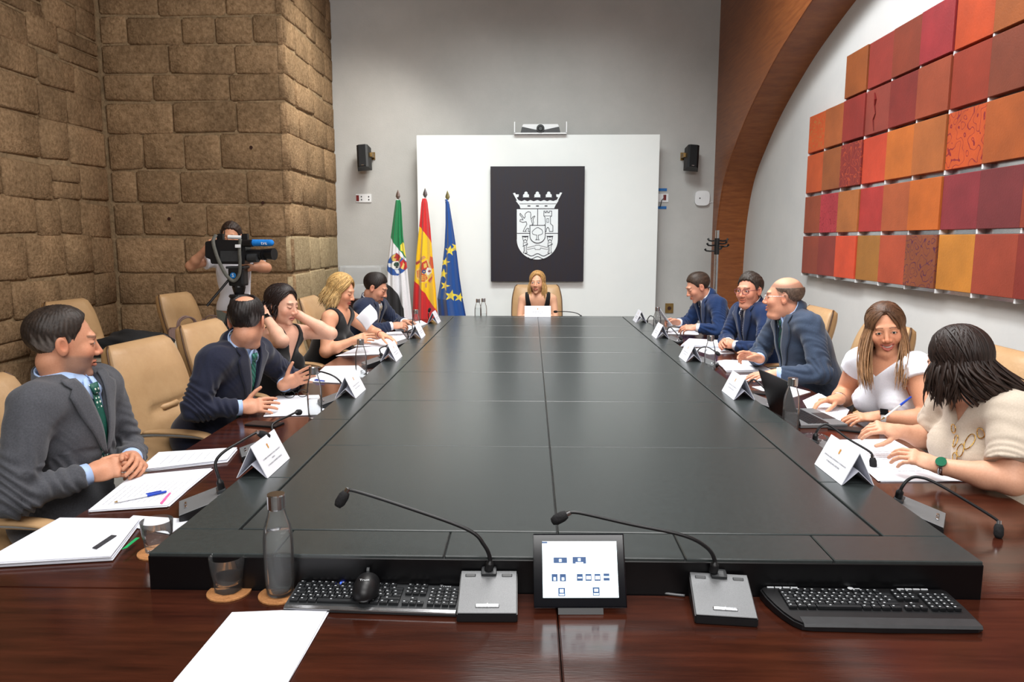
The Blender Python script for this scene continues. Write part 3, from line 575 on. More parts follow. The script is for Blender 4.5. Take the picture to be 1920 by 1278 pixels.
# ================================================================ acrylic lectern, coat stand
r = empty('lectern', (-1.92, 8.3, 0), 0, 'clouded acrylic cover on a dark wooden stand behind the blonde woman', 'lectern')
b = MB(); b.box((0, 0, 0.44), (0.46, 0.34, 0.88), 0.01); b.build('cabinet', M['dark_wood'], r)
b = MB(); b.box((0, 0, 1.08), (0.48, 0.36, 0.38), 0.05, None, 3); b.build('cover', M['acrylic'], r)
b = MB(); b.box((0, 0.02, 0.97), (0.30, 0.2, 0.16), 0.01); b.build('shelf', M['white_plastic'], r)
b = MB(); b.box((0, -0.05, 0.89), (0.47, 0.36, 0.02), 0.004); b.build('top', M['dark_wood'], r)
r = empty('coat_stand', (2.02, 8.0, 0), 0, 'chrome coat stand with black hooks beside the wooden arch', 'coat stand')
b = MB(); b.cyl((0, 0, 0.03), (0, 0, 1.66), 0.021, n=16); b.build('pole', M['chrome'], r)
b = MB(); b.lathe([(0, 0), (0.19, 0), (0.19, 0.012), (0.03, 0.035), (0, 0.035)], 28); b.build('base', M['chrome'], r)
b = MB(); b.cyl((0, 0, 1.40), (0, 0, 1.575), 0.028, n=16); b.build('hub', M['black'], r)
for k, (a, z) in enumerate([(0.2, 1.55), (2.2, 1.55), (3.5, 1.50), (5.4, 1.52), (0.9, 1.46), (2.9, 1.44), (5.9, 1.49)]):
    d = np.array([math.cos(a), math.sin(a)])
    b = MB(); b.tube([(d[0] * s, d[1] * s, z + dz) for s, dz in ((0.02, 0), (0.07, -0.005), (0.11, 0.0), (0.125, 0.02))], [0.008, 0.008, 0.009, 0.013], 8); b.build('hook', M['black'], r)
# ================================================================ CONFERENCE TABLE
TZ, SZ = 0.74, 0.83
TX0, TX1, TY0, TY1 = -1.36, 1.545, 1.12, 7.5
SX0, SX1, SY0, SY1 = -0.90, 1.04, 1.60, 6.98
tab = empty('conference_table', (0.07, 4.3, 0), 0, 'long mahogany conference table with a raised black panelled middle', 'table')
TI = Matrix.Translation((-0.07, -4.3, 0))
def tp(name, b, m, smooth=False):
    o = b.build(name, m, tab, smooth); o.matrix_parent_inverse = TI; return o
def boardz(x0, x1, y0, y1, z0, z1, bev=0.002):
    b = MB(); b.box(((x0 + x1) / 2, (y0 + y1) / 2, (z0 + z1) / 2), (x1 - x0, y1 - y0, z1 - z0), bev, None, 1); return b
g = 0.0012
for x0, x1, y0, y1 in ((TX0, 0.062 - g, TY0, SY0 + 0.0), (0.062 + g, TX1, TY0, SY0 + 0.0), (TX0, SX0 + 0.02, SY0 + 2 * g, SY1), (SX1 - 0.02, TX1, SY0 + 2 * g, SY1), (TX0, TX1, SY1 + 2 * g, TY1)):
    tp('top_board', boardz(x0, x1, y0, y1, 0.695, TZ, 0.003), M['wood'])
tp('platform', boardz(SX0, SX1, SY0, SY1, TZ - 0.03, 0.8225, 0.002), M['slab_edge'])
ys = [1.749, 2.509, 3.241, 3.966, 4.699, 5.43, 6.16, 6.86]
def top_piece(name, x0, x1, y0, y1):
    tp(name, boardz(x0 + 0.0016, x1 - 0.0016, y0 + 0.0016, y1 - 0.0016, 0.82, SZ, 0.0022), M['slab'])
for a, c in zip(ys, ys[1:]):
    top_piece('inset_panel', -0.737, 0.07, a, c); top_piece('inset_panel', 0.07, 0.875, a, c)
jl = [SY0 + 0.145, 2.15] + [2.15 + 0.733 * k for k in range(1, 7)] + [SY1]
for x0, x1 in ((SX0, -0.742), (0.880, SX1)):
    for a, c in zip(jl, jl[1:]):
        if c - a > 0.05: top_piece('border_strip', x0, x1, a, c)
for a, c in zip([SX0, -0.60, -0.20, 0.07, 0.36, 0.70], [-0.60, -0.20, 0.07, 0.36, 0.70, SX1]): top_piece('border_strip', a, c, SY0, SY0 + 0.145)
for a, c in ((-0.742, 0.07), (0.07, 0.880)): top_piece('border_strip', a, c, 6.862, SY1)
for x0, x1, y0, y1 in ((-0.95, -0.91, 1.55, 7.05), (1.06, 1.10, 1.55, 7.05), (-0.91, 1.06, 1.55, 1.59), (-0.91, 1.06, 7.01, 7.05)):
    tp('base_panel', boardz(x0, x1, y0, y1, 0.0, 0.69), M['dark_wood'])
# ================================================================ CHAIRS
def loft(rings): # closed rings -> mesh arrays
    nv = len(rings); nu = len(rings[0]); V = np.array(rings).reshape(-1, 3); Fq = grid_faces(nu, nv, True); return V, Fq
def make_chair():
    r = empty('conference_chair', (0, 0, 0))
    # seated person faces +Y; backrest leans towards -Y
    rings = []; pl = []; pr = []
    nv, nu = 34, 56
    for j in range(nv):
        v = j / (nv - 1)
        z = 0.40 + 0.66 * v
        yb = -0.20 - 0.30 * (v - 0.15) * 0.62 - 0.10 * max(0, 0.25 - v) * -2.0
        w = 0.265 + 0.015 * math.sin(math.pi * v) - 0.03 * max(0, (v - 0.72) / 0.28) ** 2 - 0.05 * max(0, (0.15 - v) / 0.15)
        th = 0.055 * (1 - 0.35 * max(0, (v - 0.85) / 0.15) ** 2) * (1 - 0.3 * max(0, (0.1 - v) / 0.1))
        if j in (0, nv - 1): w *= 0.93; th *= 0.35
        ring = []
        for i in range(nu):
            a = 2 * math.pi * i / nu; ca, sa = math.cos(a), math.sin(a)
            x = w * np.sign(ca) * abs(ca) ** 0.35; y = th * np.sign(sa) * abs(sa) ** 0.55
            if sa > 0.3:      # cushioned front: two swellings, tuck across the middle
                xx = x / w
                y += 0.036 * (1 - xx ** 2) * (1 - 0.95 * math.exp(-((v - 0.50) / 0.04) ** 2) * max(0, 1 - (xx / 0.7) ** 4)) * min(1, 6 * v) * min(1, 5 * (1 - v))
                y += 0.010 * math.exp(-((v - 0.50) / 0.012) ** 2) * (abs(xx) < 0.26)
                y -= 0.012 * math.exp(-((abs(xx) - 0.50) / 0.05) ** 2) * (v > 0.5)
                y += 0.0025 * math.sin(17 * xx + 5 * v) * math.exp(-((v - 0.45) / 0.16) ** 2)
            ring.append((x, yb + y, z))
        if j: pl.append((-w - 0.002, yb + th * 0.25, z)); pr.append((w + 0.002, yb + th * 0.25, z))
        rings.append(ring)
    V, Fq = loft(rings)
    me = arr_mesh('backrest', V, Fq); bk = link('backrest', me, [M['leather'], M['leather_side']], r)
    top = [rings[-1][i] for i in range(nu)]; bmx = bmesh.new(); bmx.from_mesh(me)
    bmx.verts.ensure_lookup_table(); bmx.faces.new([bmx.verts[(nv - 1) * nu + i] for i in range(nu)]); bmx.faces.new([bmx.verts[i] for i in range(nu)][::-1])
    bmx.faces.ensure_lookup_table(); nb_ = (nu - 1) * (nv - 1)
    for k, f in enumerate(bmx.faces):
        f.smooth = True; i = k % (nu - 1) if k < nb_ else nu - 1; a = 2 * math.pi * (i + 0.5) / nu
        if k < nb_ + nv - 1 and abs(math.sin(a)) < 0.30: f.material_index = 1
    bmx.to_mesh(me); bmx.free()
    b = MB()
    b.tube([(-0.062, -0.225, 0.735), (-0.055, -0.201, 0.735), (0.055, -0.201, 0.735), (0.062, -0.225, 0.735)], 0.016, 8); b.build('tuck', M['leather'], bk, True)
    for side in (pl, pr):
        b = MB(); b.tube(side, 0.0055, 6); b.build('piping', M['piping'], bk, True)
    b = MB(); b.box((0, 0.05, 0.425), (0.53, 0.52, 0.12), 0.045, None, 4); b.build('seat', M['leather'], r, True)
    for s in (-1, 1):
        x = s * 0.305
        pts = smooth_curve([(x * 0.9, -0.23, 0.60), (x, -0.21, 0.645), (x, -0.10, 0.662), (x, 0.06, 0.662), (x, 0.17, 0.650), (x, 0.225, 0.60), (x * 0.97, 0.20, 0.50), (x * 0.85, 0.12, 0.38), (x * 0.5, 0.05, 0.365)], 5)
        b = MB(); b.tube(pts, 0.016, 8, flat=(0, 0, 1)); a = b.build('armrest', M['chrome'], r, True)
        pp = smooth_curve([(x, -0.14, 0.674), (x, -0.05, 0.681), (x, 0.07, 0.681), (x, 0.165, 0.668), (x, 0.222, 0.628)], 5)
        n = len(pp); b = MB(); b.tube(pp, [0.018 + 0.014 * min(1, 4 * i / n, 4 * (n - 1 - i) / n + 0.3) for i in range(n)], 12, flat=(0, 0, 1)); b.build('arm_pad', M['leather'], a, True)
    b = MB(); b.box((0, 0.02, 0.34), (0.2, 0.26, 0.06), 0.015); b.build('tilt_mechanism', M['black'], r)
    b = MB(); b.cyl((0, 0, 0.10), (0, 0, 0.22), 0.032, n=16); b.cyl((0, 0, 0.22), (0, 0, 0.33), 0.018, n=14); b.build('gas_column', M['chrome'], r, False)
    lg = None; cs = None
    for k in range(5):
        a = 2 * math.pi * k / 5 + 0.3
        if lg is None:
            b = MB(); b.tube([(0, 0, 0.135), (0.14, 0, 0.12), (0.29, 0, 0.082)], [0.026, 0.023, 0.016], 8, flat=(0, 0, 1)); l = b.build('star_leg', M['chrome'], r, True); lg = l.data
            b = MB(); b.cyl((0.285, -0.022, 0.03), (0.285, 0.022, 0.03), 0.03, n=14); c = b.build('caster', M['black'], l); cs = c.data
        else:
            l = link('star_leg', lg, M['chrome'], r); c = link('caster', cs, M['black'], l)
        l.rotation_euler = (0, 0, a)
    return r
chair0 = make_chair(); KM = kids_map(); chair_used = [False]
def chair(x, y, rz, label, group=None):
    o = chair0 if not chair_used[0] else copy_tree(chair0, KM); chair_used[0] = True
    o.location = (x, y, 0); o.rotation_euler = (0, 0, rz); tag(o, label, 'chair', group or 'tan leather conference chairs'); return o
H = math.pi / 2
chair(-1.66, 2.45, -H - 0.02, 'tan leather chair of the bearded man in grey, nearest on the left')
chair(-1.62, 3.52, -H - 0.10, 'tan leather chair behind the balding man in navy, its whole back in view')
chair(-1.68, 4.36, -H - 0.05, 'tan leather chair of the dark-haired woman with hands behind her neck')
chair(-1.62, 5.40, -H - 0.12, 'tan leather chair of the blonde woman holding up a sheet')
chair(-1.62, 6.35, -H, 'tan leather chair of the bearded man beside the flags')
chair(0.07, 7.80, math.pi, 'tan leather chair at the head of the table under the crest')
chair(1.82, 6.42, H, 'tan leather chair of the man in bright blue reading a sheet')
chair(1.80, 5.42, H, 'tan leather chair of the smiling man with dark hair and glasses')
chair(1.80, 4.36, H + 0.06, 'tan leather chair behind the bald man with glasses')
chair(1.86, 3.42, H - 0.05, 'tan leather chair of the smiling woman in white')
chair(1.74, 2.50, H, 'tan leather chair of the woman in the beige blouse')
chair(-3.02, 6.72, -H - 0.12, 'empty tan leather chair by the stone wall with a mauve bag', 'spare tan chairs by the stone wall')
chair(-3.54, 5.92, -H - 0.10, 'empty tan leather chair behind the side desk, seat seen under its top', 'spare tan chairs by the stone wall')
# ================================================================ SIDE DESKS
def desk(name, corners, legs, label):
    c = np.mean(np.array(corners), 0); r = empty(name, (c[0], c[1], 0), 0, label, 'desk', 'side desks by the stone wall')
    b = MB(); b.prism([(x - c[0], y - c[1]) for x, y in corners], 0.70, 0.735); bmesh.ops.recalc_face_normals(b.bm, faces=b.bm.faces[:]); b.build('desk_top', M['desk_top'], r)
    for (x0, x1, y0, y1, z0, z1) in legs:
        b = boardz(x0 - c[0], x1 - c[0], y0 - c[1], y1 - c[1], z0, z1, 0.004); b.build('leg_panel', M['desk_leg'], r)
    return r
dA = desk('side_desk', [(-3.42, 5.02), (-2.72, 4.98), (-2.56, 5.72), (-3.02, 5.95), (-3.45, 5.9)], [(-3.10, -2.86, 5.22, 5.30, 0.0, 0.70), (-2.73, -2.66, 5.50, 5.70, 0.0, 0.70), (-3.06, -2.90, 5.12, 5.40, 0.0, 0.04), (-3.35, -2.75, 5.36, 5.40, 0.45, 0.70)], 'pale-topped side desk with blue-grey panel legs, black coat on it')
dB = desk('side_desk', [(-3.10, 6.44), (-2.80, 6.24), (-2.35, 6.75), (-2.80, 7.0)], [(-2.95, -2.90, 6.5, 6.75, 0.0, 0.70), (-2.55, -2.50, 6.6, 6.8, 0.0, 0.70)], 'pale side desk beside the cameraman with a mauve bag near it')
# ================================================================ THINGS ON THE TABLE
def text_mesh(s, size, align='CENTER'):
    cu = bpy.data.curves.new('txt', 'FONT'); cu.body = s; cu.size = size; cu.align_x = align; cu.align_y = 'CENTER'; cu.resolution_u = 2
    o = bpy.data.objects.new('txt', cu); COL.objects.link(o); dg = bpy.context.evaluated_depsgraph_get(); dg.update()
    me = bpy.data.meshes.new_from_object(o.evaluated_get(dg)); bpy.data.objects.remove(o); bpy.data.curves.remove(cu); return me
def text_on(s, size, name, m, parent, mtx):
    me = text_mesh(s, size); me.transform(mtx); me.name = name; return link(name, me, m, parent)
def frame_m(o, ex_, ey_):
    ex_ = Vector(ex_).normalized(); ey_ = Vector(ey_).normalized(); ez_ = ex_.cross(ey_)
    return Matrix(((ex_.x, ey_.x, ez_.x, o[0]), (ex_.y, ey_.y, ez_.y, o[1]), (ex_.z, ey_.z, ez_.z, o[2]), (0, 0, 0, 1)))
M['crest_gold'] = mat('crest_print_gold', (206, 150, 60), 0.8, noise=(60, (190, 130, 50)))
M['crest_blue'] = mat('crest_print_blue', (70, 84, 140), 0.8, noise=(60, (120, 50, 60)))
M['card_back'] = mat('card_back', (206, 208, 220), 0.7, noise=(10, (196, 198, 212)))
def name_card(x, y, rz, W, label, lines=None, z=SZ):
    """text face looks along local -Y; length along X"""
    r = empty('name_card', (x, y, z), rz, label, 'name card', 'folded white name cards')
    hb, h = 0.049, 0.102; t = 0.0016
    b = MB(); b.prism([(-hb, 0.001), (0, h), (hb, 0.001), (hb - t * 1.6, 0.001), (0, h - 2.6 * t), (-hb + t * 1.6, 0.001)], -W / 2, W / 2, lambda Y, Z, X: (X, Y, Z)); bmesh.ops.recalc_face_normals(b.bm, faces=b.bm.faces[:]); b.build('card', M['paper'], r)
    b = MB(); b.prism([(-hb + 0.004, 0.002), (0, 0.046), (hb - 0.004, 0.002), (hb - 0.004 - t, 0.002), (0, 0.046 - 2 * t), (-hb + 0.004 + t, 0.002)], -W / 2 + 0.001, W / 2 - 0.001, lambda Y, Z, X: (X, Y, Z)); bmesh.ops.recalc_face_normals(b.bm, faces=b.bm.faces[:]); b.build('inner_fold', M['card_back'], r)
    up = Vector((0, hb, h)).normalized(); n = Vector((1, 0, 0)).cross(up)
    def P(u, v): return Vector((0, -hb, 0)) + up * (v * (h / up.z)) + Vector((u, 0, 0)) + n * 0.0009
    b = MB()
    b.poly([P(-0.006, 0.80), P(-0.0045, 0.74), P(0.0045, 0.74), P(0.006, 0.80), P(0.003, 0.775), P(0, 0.81), P(-0.003, 0.775)], 0); b.poly([P(-0.0045, 0.735), P(-0.0045, 0.67), P(0, 0.64), P(0.0045, 0.67), P(0.0045, 0.735)], 1)
    b.build('printed_crest', [M['crest_gold'], M['crest_blue']], r)
    if lines:
        for k, (s, v, sz) in enumerate(lines): text_on(s, sz, 'lettering', M['ink_dark'], r, frame_m(P(0, v), (1, 0, 0), up))
    else:
        b = MB()
        for k, (v, w) in enumerate(((0.46, 0.13), (0.33, 0.09))):
            x0 = -w / 2
            rr = random.Random(int(x * 97 + y * 131) + k)
            while x0 < w / 2:
                l = rr.uniform(0.008, 0.024); b.quad(P(x0, v - 0.02), P(min(x0 + l, w / 2), v - 0.02), P(min(x0 + l, w / 2), v + 0.02), P(x0, v + 0.02)); x0 += l + 0.004
        b.build('lettering', M['ink'], r)
    return r
L1 = [('CONSEJERO DE INFRAESTRUCTURAS, TRANSPORTE Y', 0.47, 0.0062), ('VIVIENDA', 0.37, 0.0062), ('D. FRANCISCO DE RAMIREZ GONZALEZ', 0.26, 0.0066)]
R1 = [('SECRETARIA GENERAL DE PRESIDENCIA Y COORDINACION', 0.45, 0.0058), ('Dª MARIA DEL MAR LOPEZ VERA', 0.32, 0.0066)]
lab_l = ['front-left name card with three printed lines beside the bearded man in grey', 'white name card before the balding man in navy, second from the front', 'white name card beside the dark-haired woman, third from the front on the left', 'white name card beside the blonde woman, fourth from the front on the left', 'white name card near the red and yellow flag, farthest on the left']
for k, y in enumerate((2.137, 3.275, 4.298, 5.32, 6.285)): name_card(-0.858, y + 0.105, H, 0.208, lab_l[k], L1 if k == 0 else None)
lab_r = ['front-right name card with two printed lines before the woman in beige', 'white name card before the open laptop on the right', 'white name card beside the bottle of the bald man', 'white name card of the smiling man with glasses', 'white name card of the man in bright blue, farthest on the right']
for k, y in enumerate((2.118, 3.286, 4.324, 5.366, 6.413)): name_card(0.982, y + 0.105, -H, 0.208, lab_r[k], R1 if k == 0 else None)
name_card(0.068, 6.93, 0, 0.25, 'white name card before the blonde woman at the head of the table')
# ---- microphones
def microphone(bx, by, rz, neck, label, bz=TZ, sc=1.0):
    """bx,by: centre of the base, rz: yaw, slope rises along local +Y; neck: world points from root to capsule"""
    r = empty('microphone', (bx, by, bz), rz, label, 'microphone', 'gooseneck microphones')
    w, d, h0, h1 = 0.066, 0.064, 0.020, 0.056
    b = MB(); b.prism([(-d, 0.001), (d, 0.001), (d, h1), (-d, h0)], -w, w, lambda Y, Z, X: (X, Y, Z)); bmesh.ops.recalc_face_normals(b.bm, faces=b.bm.faces[:])
    bmesh.ops.bevel(b.bm, geom=b.bm.edges[:], offset=0.0025, segments=2, affect='EDGES'); b.build('base', M['black'], r)
    a = math.atan2(h1 - h0, 2 * d); R = Matrix.Rotation(a, 4, 'X'); T = Matrix.Translation((0, 0, (h0 + h1) / 2 + 0.0015)) @ R
    b = MB(); b.box((0, 0, 0), (2 * w - 0.004, 2 * d + 0.004, 0.003), 0.001, None, 1); bmesh.ops.transform(b.bm, matrix=T, verts=b.bm.verts[:]); tp_ = b.build('speaker_mesh', M['mic_metal'], r)
    for x in (-0.042, 0.042):
        b = MB(); b.box((x, 0.050, 0.002), (0.024, 0.010, 0.003), 0.0015, None, 1); bmesh.ops.transform(b.bm, matrix=T, verts=b.bm.verts[:]); b.build('indicator', M['dark_grey'], r)
    b = MB(); b.box((0, -0.046, 0.003), (0.052, 0.008, 0.004), 0.0015, None, 1); b.box((0, -0.046, 0.0045), (0.0012, 0.008, 0.004)); bmesh.ops.transform(b.bm, matrix=T, verts=b.bm.verts[:]); b.build('talk_button', M['chrome'], r)
    b = MB(); b.box((0, 0.060, 0.004), (0.036, 0.028, 0.012), 0.008, None, 2); bmesh.ops.transform(b.bm, matrix=T, verts=b.bm.verts[:]); b.build('collar', M['dark_grey'], r)
    mi = (Matrix.Translation((bx, by, bz)) @ Matrix.Rotation(rz, 4, 'Z')).inverted()
    P = [mi @ Vector(tuple(p)) for p in smooth_curve(neck, 7)]
    n = len(P); b = MB(); b.tube(P, [0.0105 if i < 6 else 0.0050 - 0.0012 * i / n for i in range(n)], 8); nk = b.build('gooseneck', M['black'], r, True)
    e = P[-1]; dr = (P[-1] - P[-4]).normalized()
    b = MB(); b.cyl(e - dr * 0.008, e + dr * 0.004, 0.0062, n=12); b.build('ring', M['chrome'], nk)
    b = MB(); b.lathe([(0, 0), (0.009, 0.002), (0.0125, 0.012), (0.0125, 0.030), (0.008, 0.040), (0, 0.042)], 14); bmesh.ops.transform(b.bm, matrix=Matrix.Translation(e) @ dr.to_track_quat('Z', 'Y').to_matrix().to_4x4(), verts=b.bm.verts[:]); b.build('capsule', M['black_soft'], nk, True)
    return r
def pxs(*p): return [at(x, y, d) for x, y, d in p]
microphone(-0.093, 1.530, 0.02, pxs((916, 1068, 1.585), (919, 1048, 1.585), (908, 1022, 1.585), (876, 992, 1.59), (760, 950, 1.60), (665, 920, 1.61), (650, 921, 1.61)), 'gooseneck microphone beside the left keyboard, neck bent left')
microphone(0.428, 1.530, -0.10, pxs((1337, 1072, 1.585), (1340, 1050, 1.585), (1325, 1026, 1.585), (1280, 1003, 1.585), (1180, 982, 1.60), (1085, 961, 1.61), (1064, 963, 1.61)), 'gooseneck microphone between tablet and right keyboard')
def side_mic(th, pts, label):
    r0 = onz(pts[0][0], pts[0][1], TZ + 0.062); dy = r0[1] - pts[0][2]; d = np.array((-math.sin(th), math.cos(th)))
    neck = [r0] + [at(x, y, Y + dy) for x, y, Y in pts[1:]]
    microphone(r0[0] - d[0] * 0.058, r0[1] - d[1] * 0.058, th, neck, label)
side_mic(-H + 0.45, ((416, 918, 2.13), (410, 895, 2.13), (404, 868, 2.14), (418, 848, 2.16), (450, 828, 2.22), (478, 812, 2.28), (484, 811, 2.29)), 'black gooseneck microphone by the open pages of the man in grey')
side_mic(-H + 0.45, ((513, 822, 2.70), (511, 808, 2.70), (510, 797, 2.72), (520, 789, 2.76), (540, 780, 2.86), (552, 774, 2.92), (556, 773, 2.94)), 'black gooseneck microphone behind the front-left name card')
side_mic(-H + 0.45, ((645, 735, 3.62), (642, 722, 3.62), (634, 711, 3.62), (622, 703, 3.62), (604, 697, 3.64), (597, 697, 3.65)), 'black gooseneck microphone before the glasses on a sheet')
side_mic(-H + 0.45, ((716, 668, 4.72), (713, 660, 4.72), (712, 654, 4.72), (718, 650, 4.74), (725, 649, 4.8)), 'black gooseneck microphone beside the papers of the blonde woman')
side_mic(-H + 0.45, ((768, 634, 5.6), (765, 628, 5.6), (764, 622, 5.6), (770, 618, 5.64), (774, 617, 5.7)), 'black gooseneck microphone near the far-left bottle')
side_mic(-H + 0.45, ((805, 607, 6.7), (804, 598, 6.7), (803, 590, 6.7), (804, 585, 6.7)), 'black gooseneck microphone before the red and yellow flag')
side_mic(H - 0.55, ((1684, 935, 2.11), (1690, 915, 2.10), (1703, 899, 2.10), (1722, 894, 2.09), (1760, 908, 2.06), (1860, 968, 2.0), (1873, 981, 1.99)), 'black gooseneck microphone on the right wood strip, neck bent to the right edge')
side_mic(H - 0.55, ((1528, 826, 2.72), (1531, 810, 2.72), (1540, 798, 2.72), (1555, 797, 2.71), (1590, 822, 2.66), (1630, 846, 2.6), (1636, 857, 2.59)), 'black gooseneck microphone behind the front-right name card')
side_mic(H - 0.55, ((1402, 738, 3.78), (1402, 722, 3.78), (1410, 712, 3.78), (1420, 715, 3.76), (1440, 735, 3.7), (1446, 744, 3.68)), 'black gooseneck microphone between name card and laptop')
side_mic(H - 0.55, ((1308, 668, 4.78), (1308, 658, 4.78), (1316, 651, 4.78), (1328, 651, 4.77), (1342, 660, 4.7)), 'black gooseneck microphone beside the bottle of the bald man')
side_mic(H - 0.55, ((1249, 628, 5.7), (1251, 619, 5.7), (1256, 613, 5.7), (1264, 620, 5.66), (1274, 631, 5.6)), 'black gooseneck microphone beside the man with dark hair and glasses')
side_mic(H - 0.55, ((1213, 606, 6.75), (1214, 599, 6.75), (1219, 592, 6.75), (1225, 594, 6.73), (1229, 600, 6.7)), 'black gooseneck microphone before the man in bright blue')
microphone(0.40, 7.22, math.pi - 0.2, pxs((1092, 596, 7.16), (1087, 590, 7.16), (1078, 586, 7.16), (1062, 584, 7.2), (1045, 584, 7.25)), 'black gooseneck microphone at the right of the head card')
# ---- bottles, glasses, cork mats
def shell(name, outer, inner, m, parent, n=28):
    b = MB(); b.lathe(outer + inner[::-1], n); bmesh.ops.recalc_face_normals(b.bm, faces=b.bm.faces[:]); return b.build(name, m, parent, True)
def make_bottle(level):
    r = empty('water_bottle')
    out = [(0.0, 0.0), (0.026, 0.0), (0.031, 0.006), (0.033, 0.03), (0.0345, 0.09), (0.034, 0.135), (0.030, 0.165), (0.022, 0.190), (0.0185, 0.203), (0.0175, 0.222)]
    inn = [(0.0, 0.006), (0.025, 0.006), (0.0285, 0.011), (0.0308, 0.03), (0.0322, 0.09), (0.0317, 0.135), (0.0278, 0.165), (0.0198, 0.190), (0.0163, 0.203), (0.0155, 0.222)]
    shell('glass', out, inn, M['glass'], r)
    zz = np.array([p[1] for p in inn]); rr = np.array([p[0] for p in inn])
    pr = [(0.0, 0.0056)] + [(max(0.0, np.interp(z, zz[1:], rr[1:]) + 0.0004), z) for z in np.linspace(0.0058, level, 9)] + [(0.0, level)]
    b = MB(); b.lathe(pr, 24); bmesh.ops.recalc_face_normals(b.bm, faces=b.bm.faces[:]); b.build('water', M['water'], r, True)
    b = MB(); b.lathe([(0.0, 0.206), (0.0195, 0.206), (0.0205, 0.208), (0.0205, 0.238), (0.0195, 0.241), (0, 0.241)], 28); b.build('cap', M['chrome'], r)
    return r
bot_full = make_bottle(0.150); bot_half = make_bottle(0.088); KM2 = kids_map(); used = set()
def bottle(proto, x, y, label, z=TZ):
    o = proto if proto.name not in used else copy_tree(proto, KM2); used.add(proto.name); o.location = (x, y, z); tag(o, label, 'bottle', 'glass water bottles with steel caps'); return o
p = onz(526, 1112, TZ + 0.004); FBX, FBY = p[0], p[1]
bottle(bot_full, FBX, FBY, 'glass water bottle with steel cap on a cork mat, nearest the viewer', TZ + 0.0045)
bottle(bot_half, -1.0, 3.27, 'half-full glass bottle beside the eyeglasses of the balding man')
bottle(bot_half, -1.0, 4.20, 'half-full glass bottle beside the papers of the dark-haired woman')
bottle(bot_full, -0.96, 6.02, 'glass bottle with steel cap in front of the bearded man by the flags')
bottle(bot_half, 1.112, 3.05, 'half-full glass bottle before the open laptop')
bottle(bot_full, 1.10, 4.42, 'glass bottle with steel cap before the bald man with glasses')
bottle(bot_full, 1.10, 6.30, 'glass bottle with steel cap before the man in bright blue')
bottle(bot_full, -0.52, 7.14, 'glass bottle standing alone left of the head chair')
bottle(bot_half, -0.47, 7.20, 'second glass bottle close beside the one left of the head chair')
def make_glass():
    r = empty('water_glass'); n = 32; V = []
    prof = [(0.0, 0.0, 0), (0.028, 0.0, 0.5), (0.0325, 0.004, 1), (0.0335, 0.018, 1), (0.0352, 0.034, 0.7), (0.0378, 0.05, 0.0), (0.0405, 0.084, 0), (0.0392, 0.085, 0), (0.0362, 0.05, 0), (0.0335, 0.032, 0), (0.030, 0.020, 0), (0.012, 0.016, 0), (0.0, 0.015, 0)]
    b = MB(); rings = []
    for R, z, fac in prof:
        if R == 0: rings.append([b.bm.verts.new((0, 0, z))]); continue
        rings.append([b.bm.verts.new(((R - 0.0026 * fac * abs(math.sin(4 * t))) * math.cos(t), (R - 0.0026 * fac * abs(math.sin(4 * t))) * math.sin(t), z)) for t in [2 * math.pi * i / n for i in range(n)]])
    for A, B in zip(rings, rings[1:]):
        for i in range(n):
            j = (i + 1) % n
            if len(A) == 1: b.bm.faces.new((A[0], B[j], B[i]))
            elif len(B) == 1: b.bm.faces.new((A[i], A[j], B[0]))
            else: b.bm.faces.new((A[i], A[j], B[j], B[i]))
    bmesh.ops.recalc_face_normals(b.bm, faces=b.bm.faces[:]); b.build('tumbler', M['glass'], r, True); return r
gl0 = make_glass(); KM3 = kids_map(); gu = [0]
def glass(x, y, label, z=TZ):
    o = gl0 if not gu[0] else copy_tree(gl0, KM3); gu[0] = 1; o.location = (x, y, z); tag(o, label, 'glass', 'cut glass tumblers')
def mat_cork(x, y, label):
    b = MB(); b.cyl((0, 0, 0.0006), (0, 0, 0.004), 0.050, n=32); o = b.build('cork_coaster', M['cork']); o.location = (x, y, TZ); tag(o, label, 'coaster', 'round cork coasters')
p = onz(430, 1110, TZ); mat_cork(p[0], p[1], 'round cork coaster under the near tumbler'); glass(p[0] - 0.003, p[1] + 0.004, 'cut glass tumbler on a cork coaster beside the near bottle', TZ + 0.0042)
mat_cork(FBX, FBY, 'round cork coaster under the near bottle')
p = onz(296, 1036, TZ); mat_cork(p[0], p[1], 'round cork coaster half hidden by the platform corner'); glass(p[0], p[1] + 0.004, 'cut glass tumbler beside the white folder with a green tab', TZ + 0.0042)
for x, y, l in ((-0.985, 4.34, 'low glass dish beside the papers of the dark-haired woman'), (1.16, 2.90, 'low glass dish behind the front-right name card'), (1.12, 4.56, 'low glass dish behind the bottle of the bald man')):
    r = empty('glass_dish', (x, y, TZ), 0, l, 'dish', 'low glass dishes'); shell('bowl', [(0.0, 0.001), (0.046, 0.001), (0.05, 0.006), (0.052, 0.028)], [(0.0, 0.006), (0.043, 0.006), (0.047, 0.010), (0.0495, 0.028)], M['glass'], r)
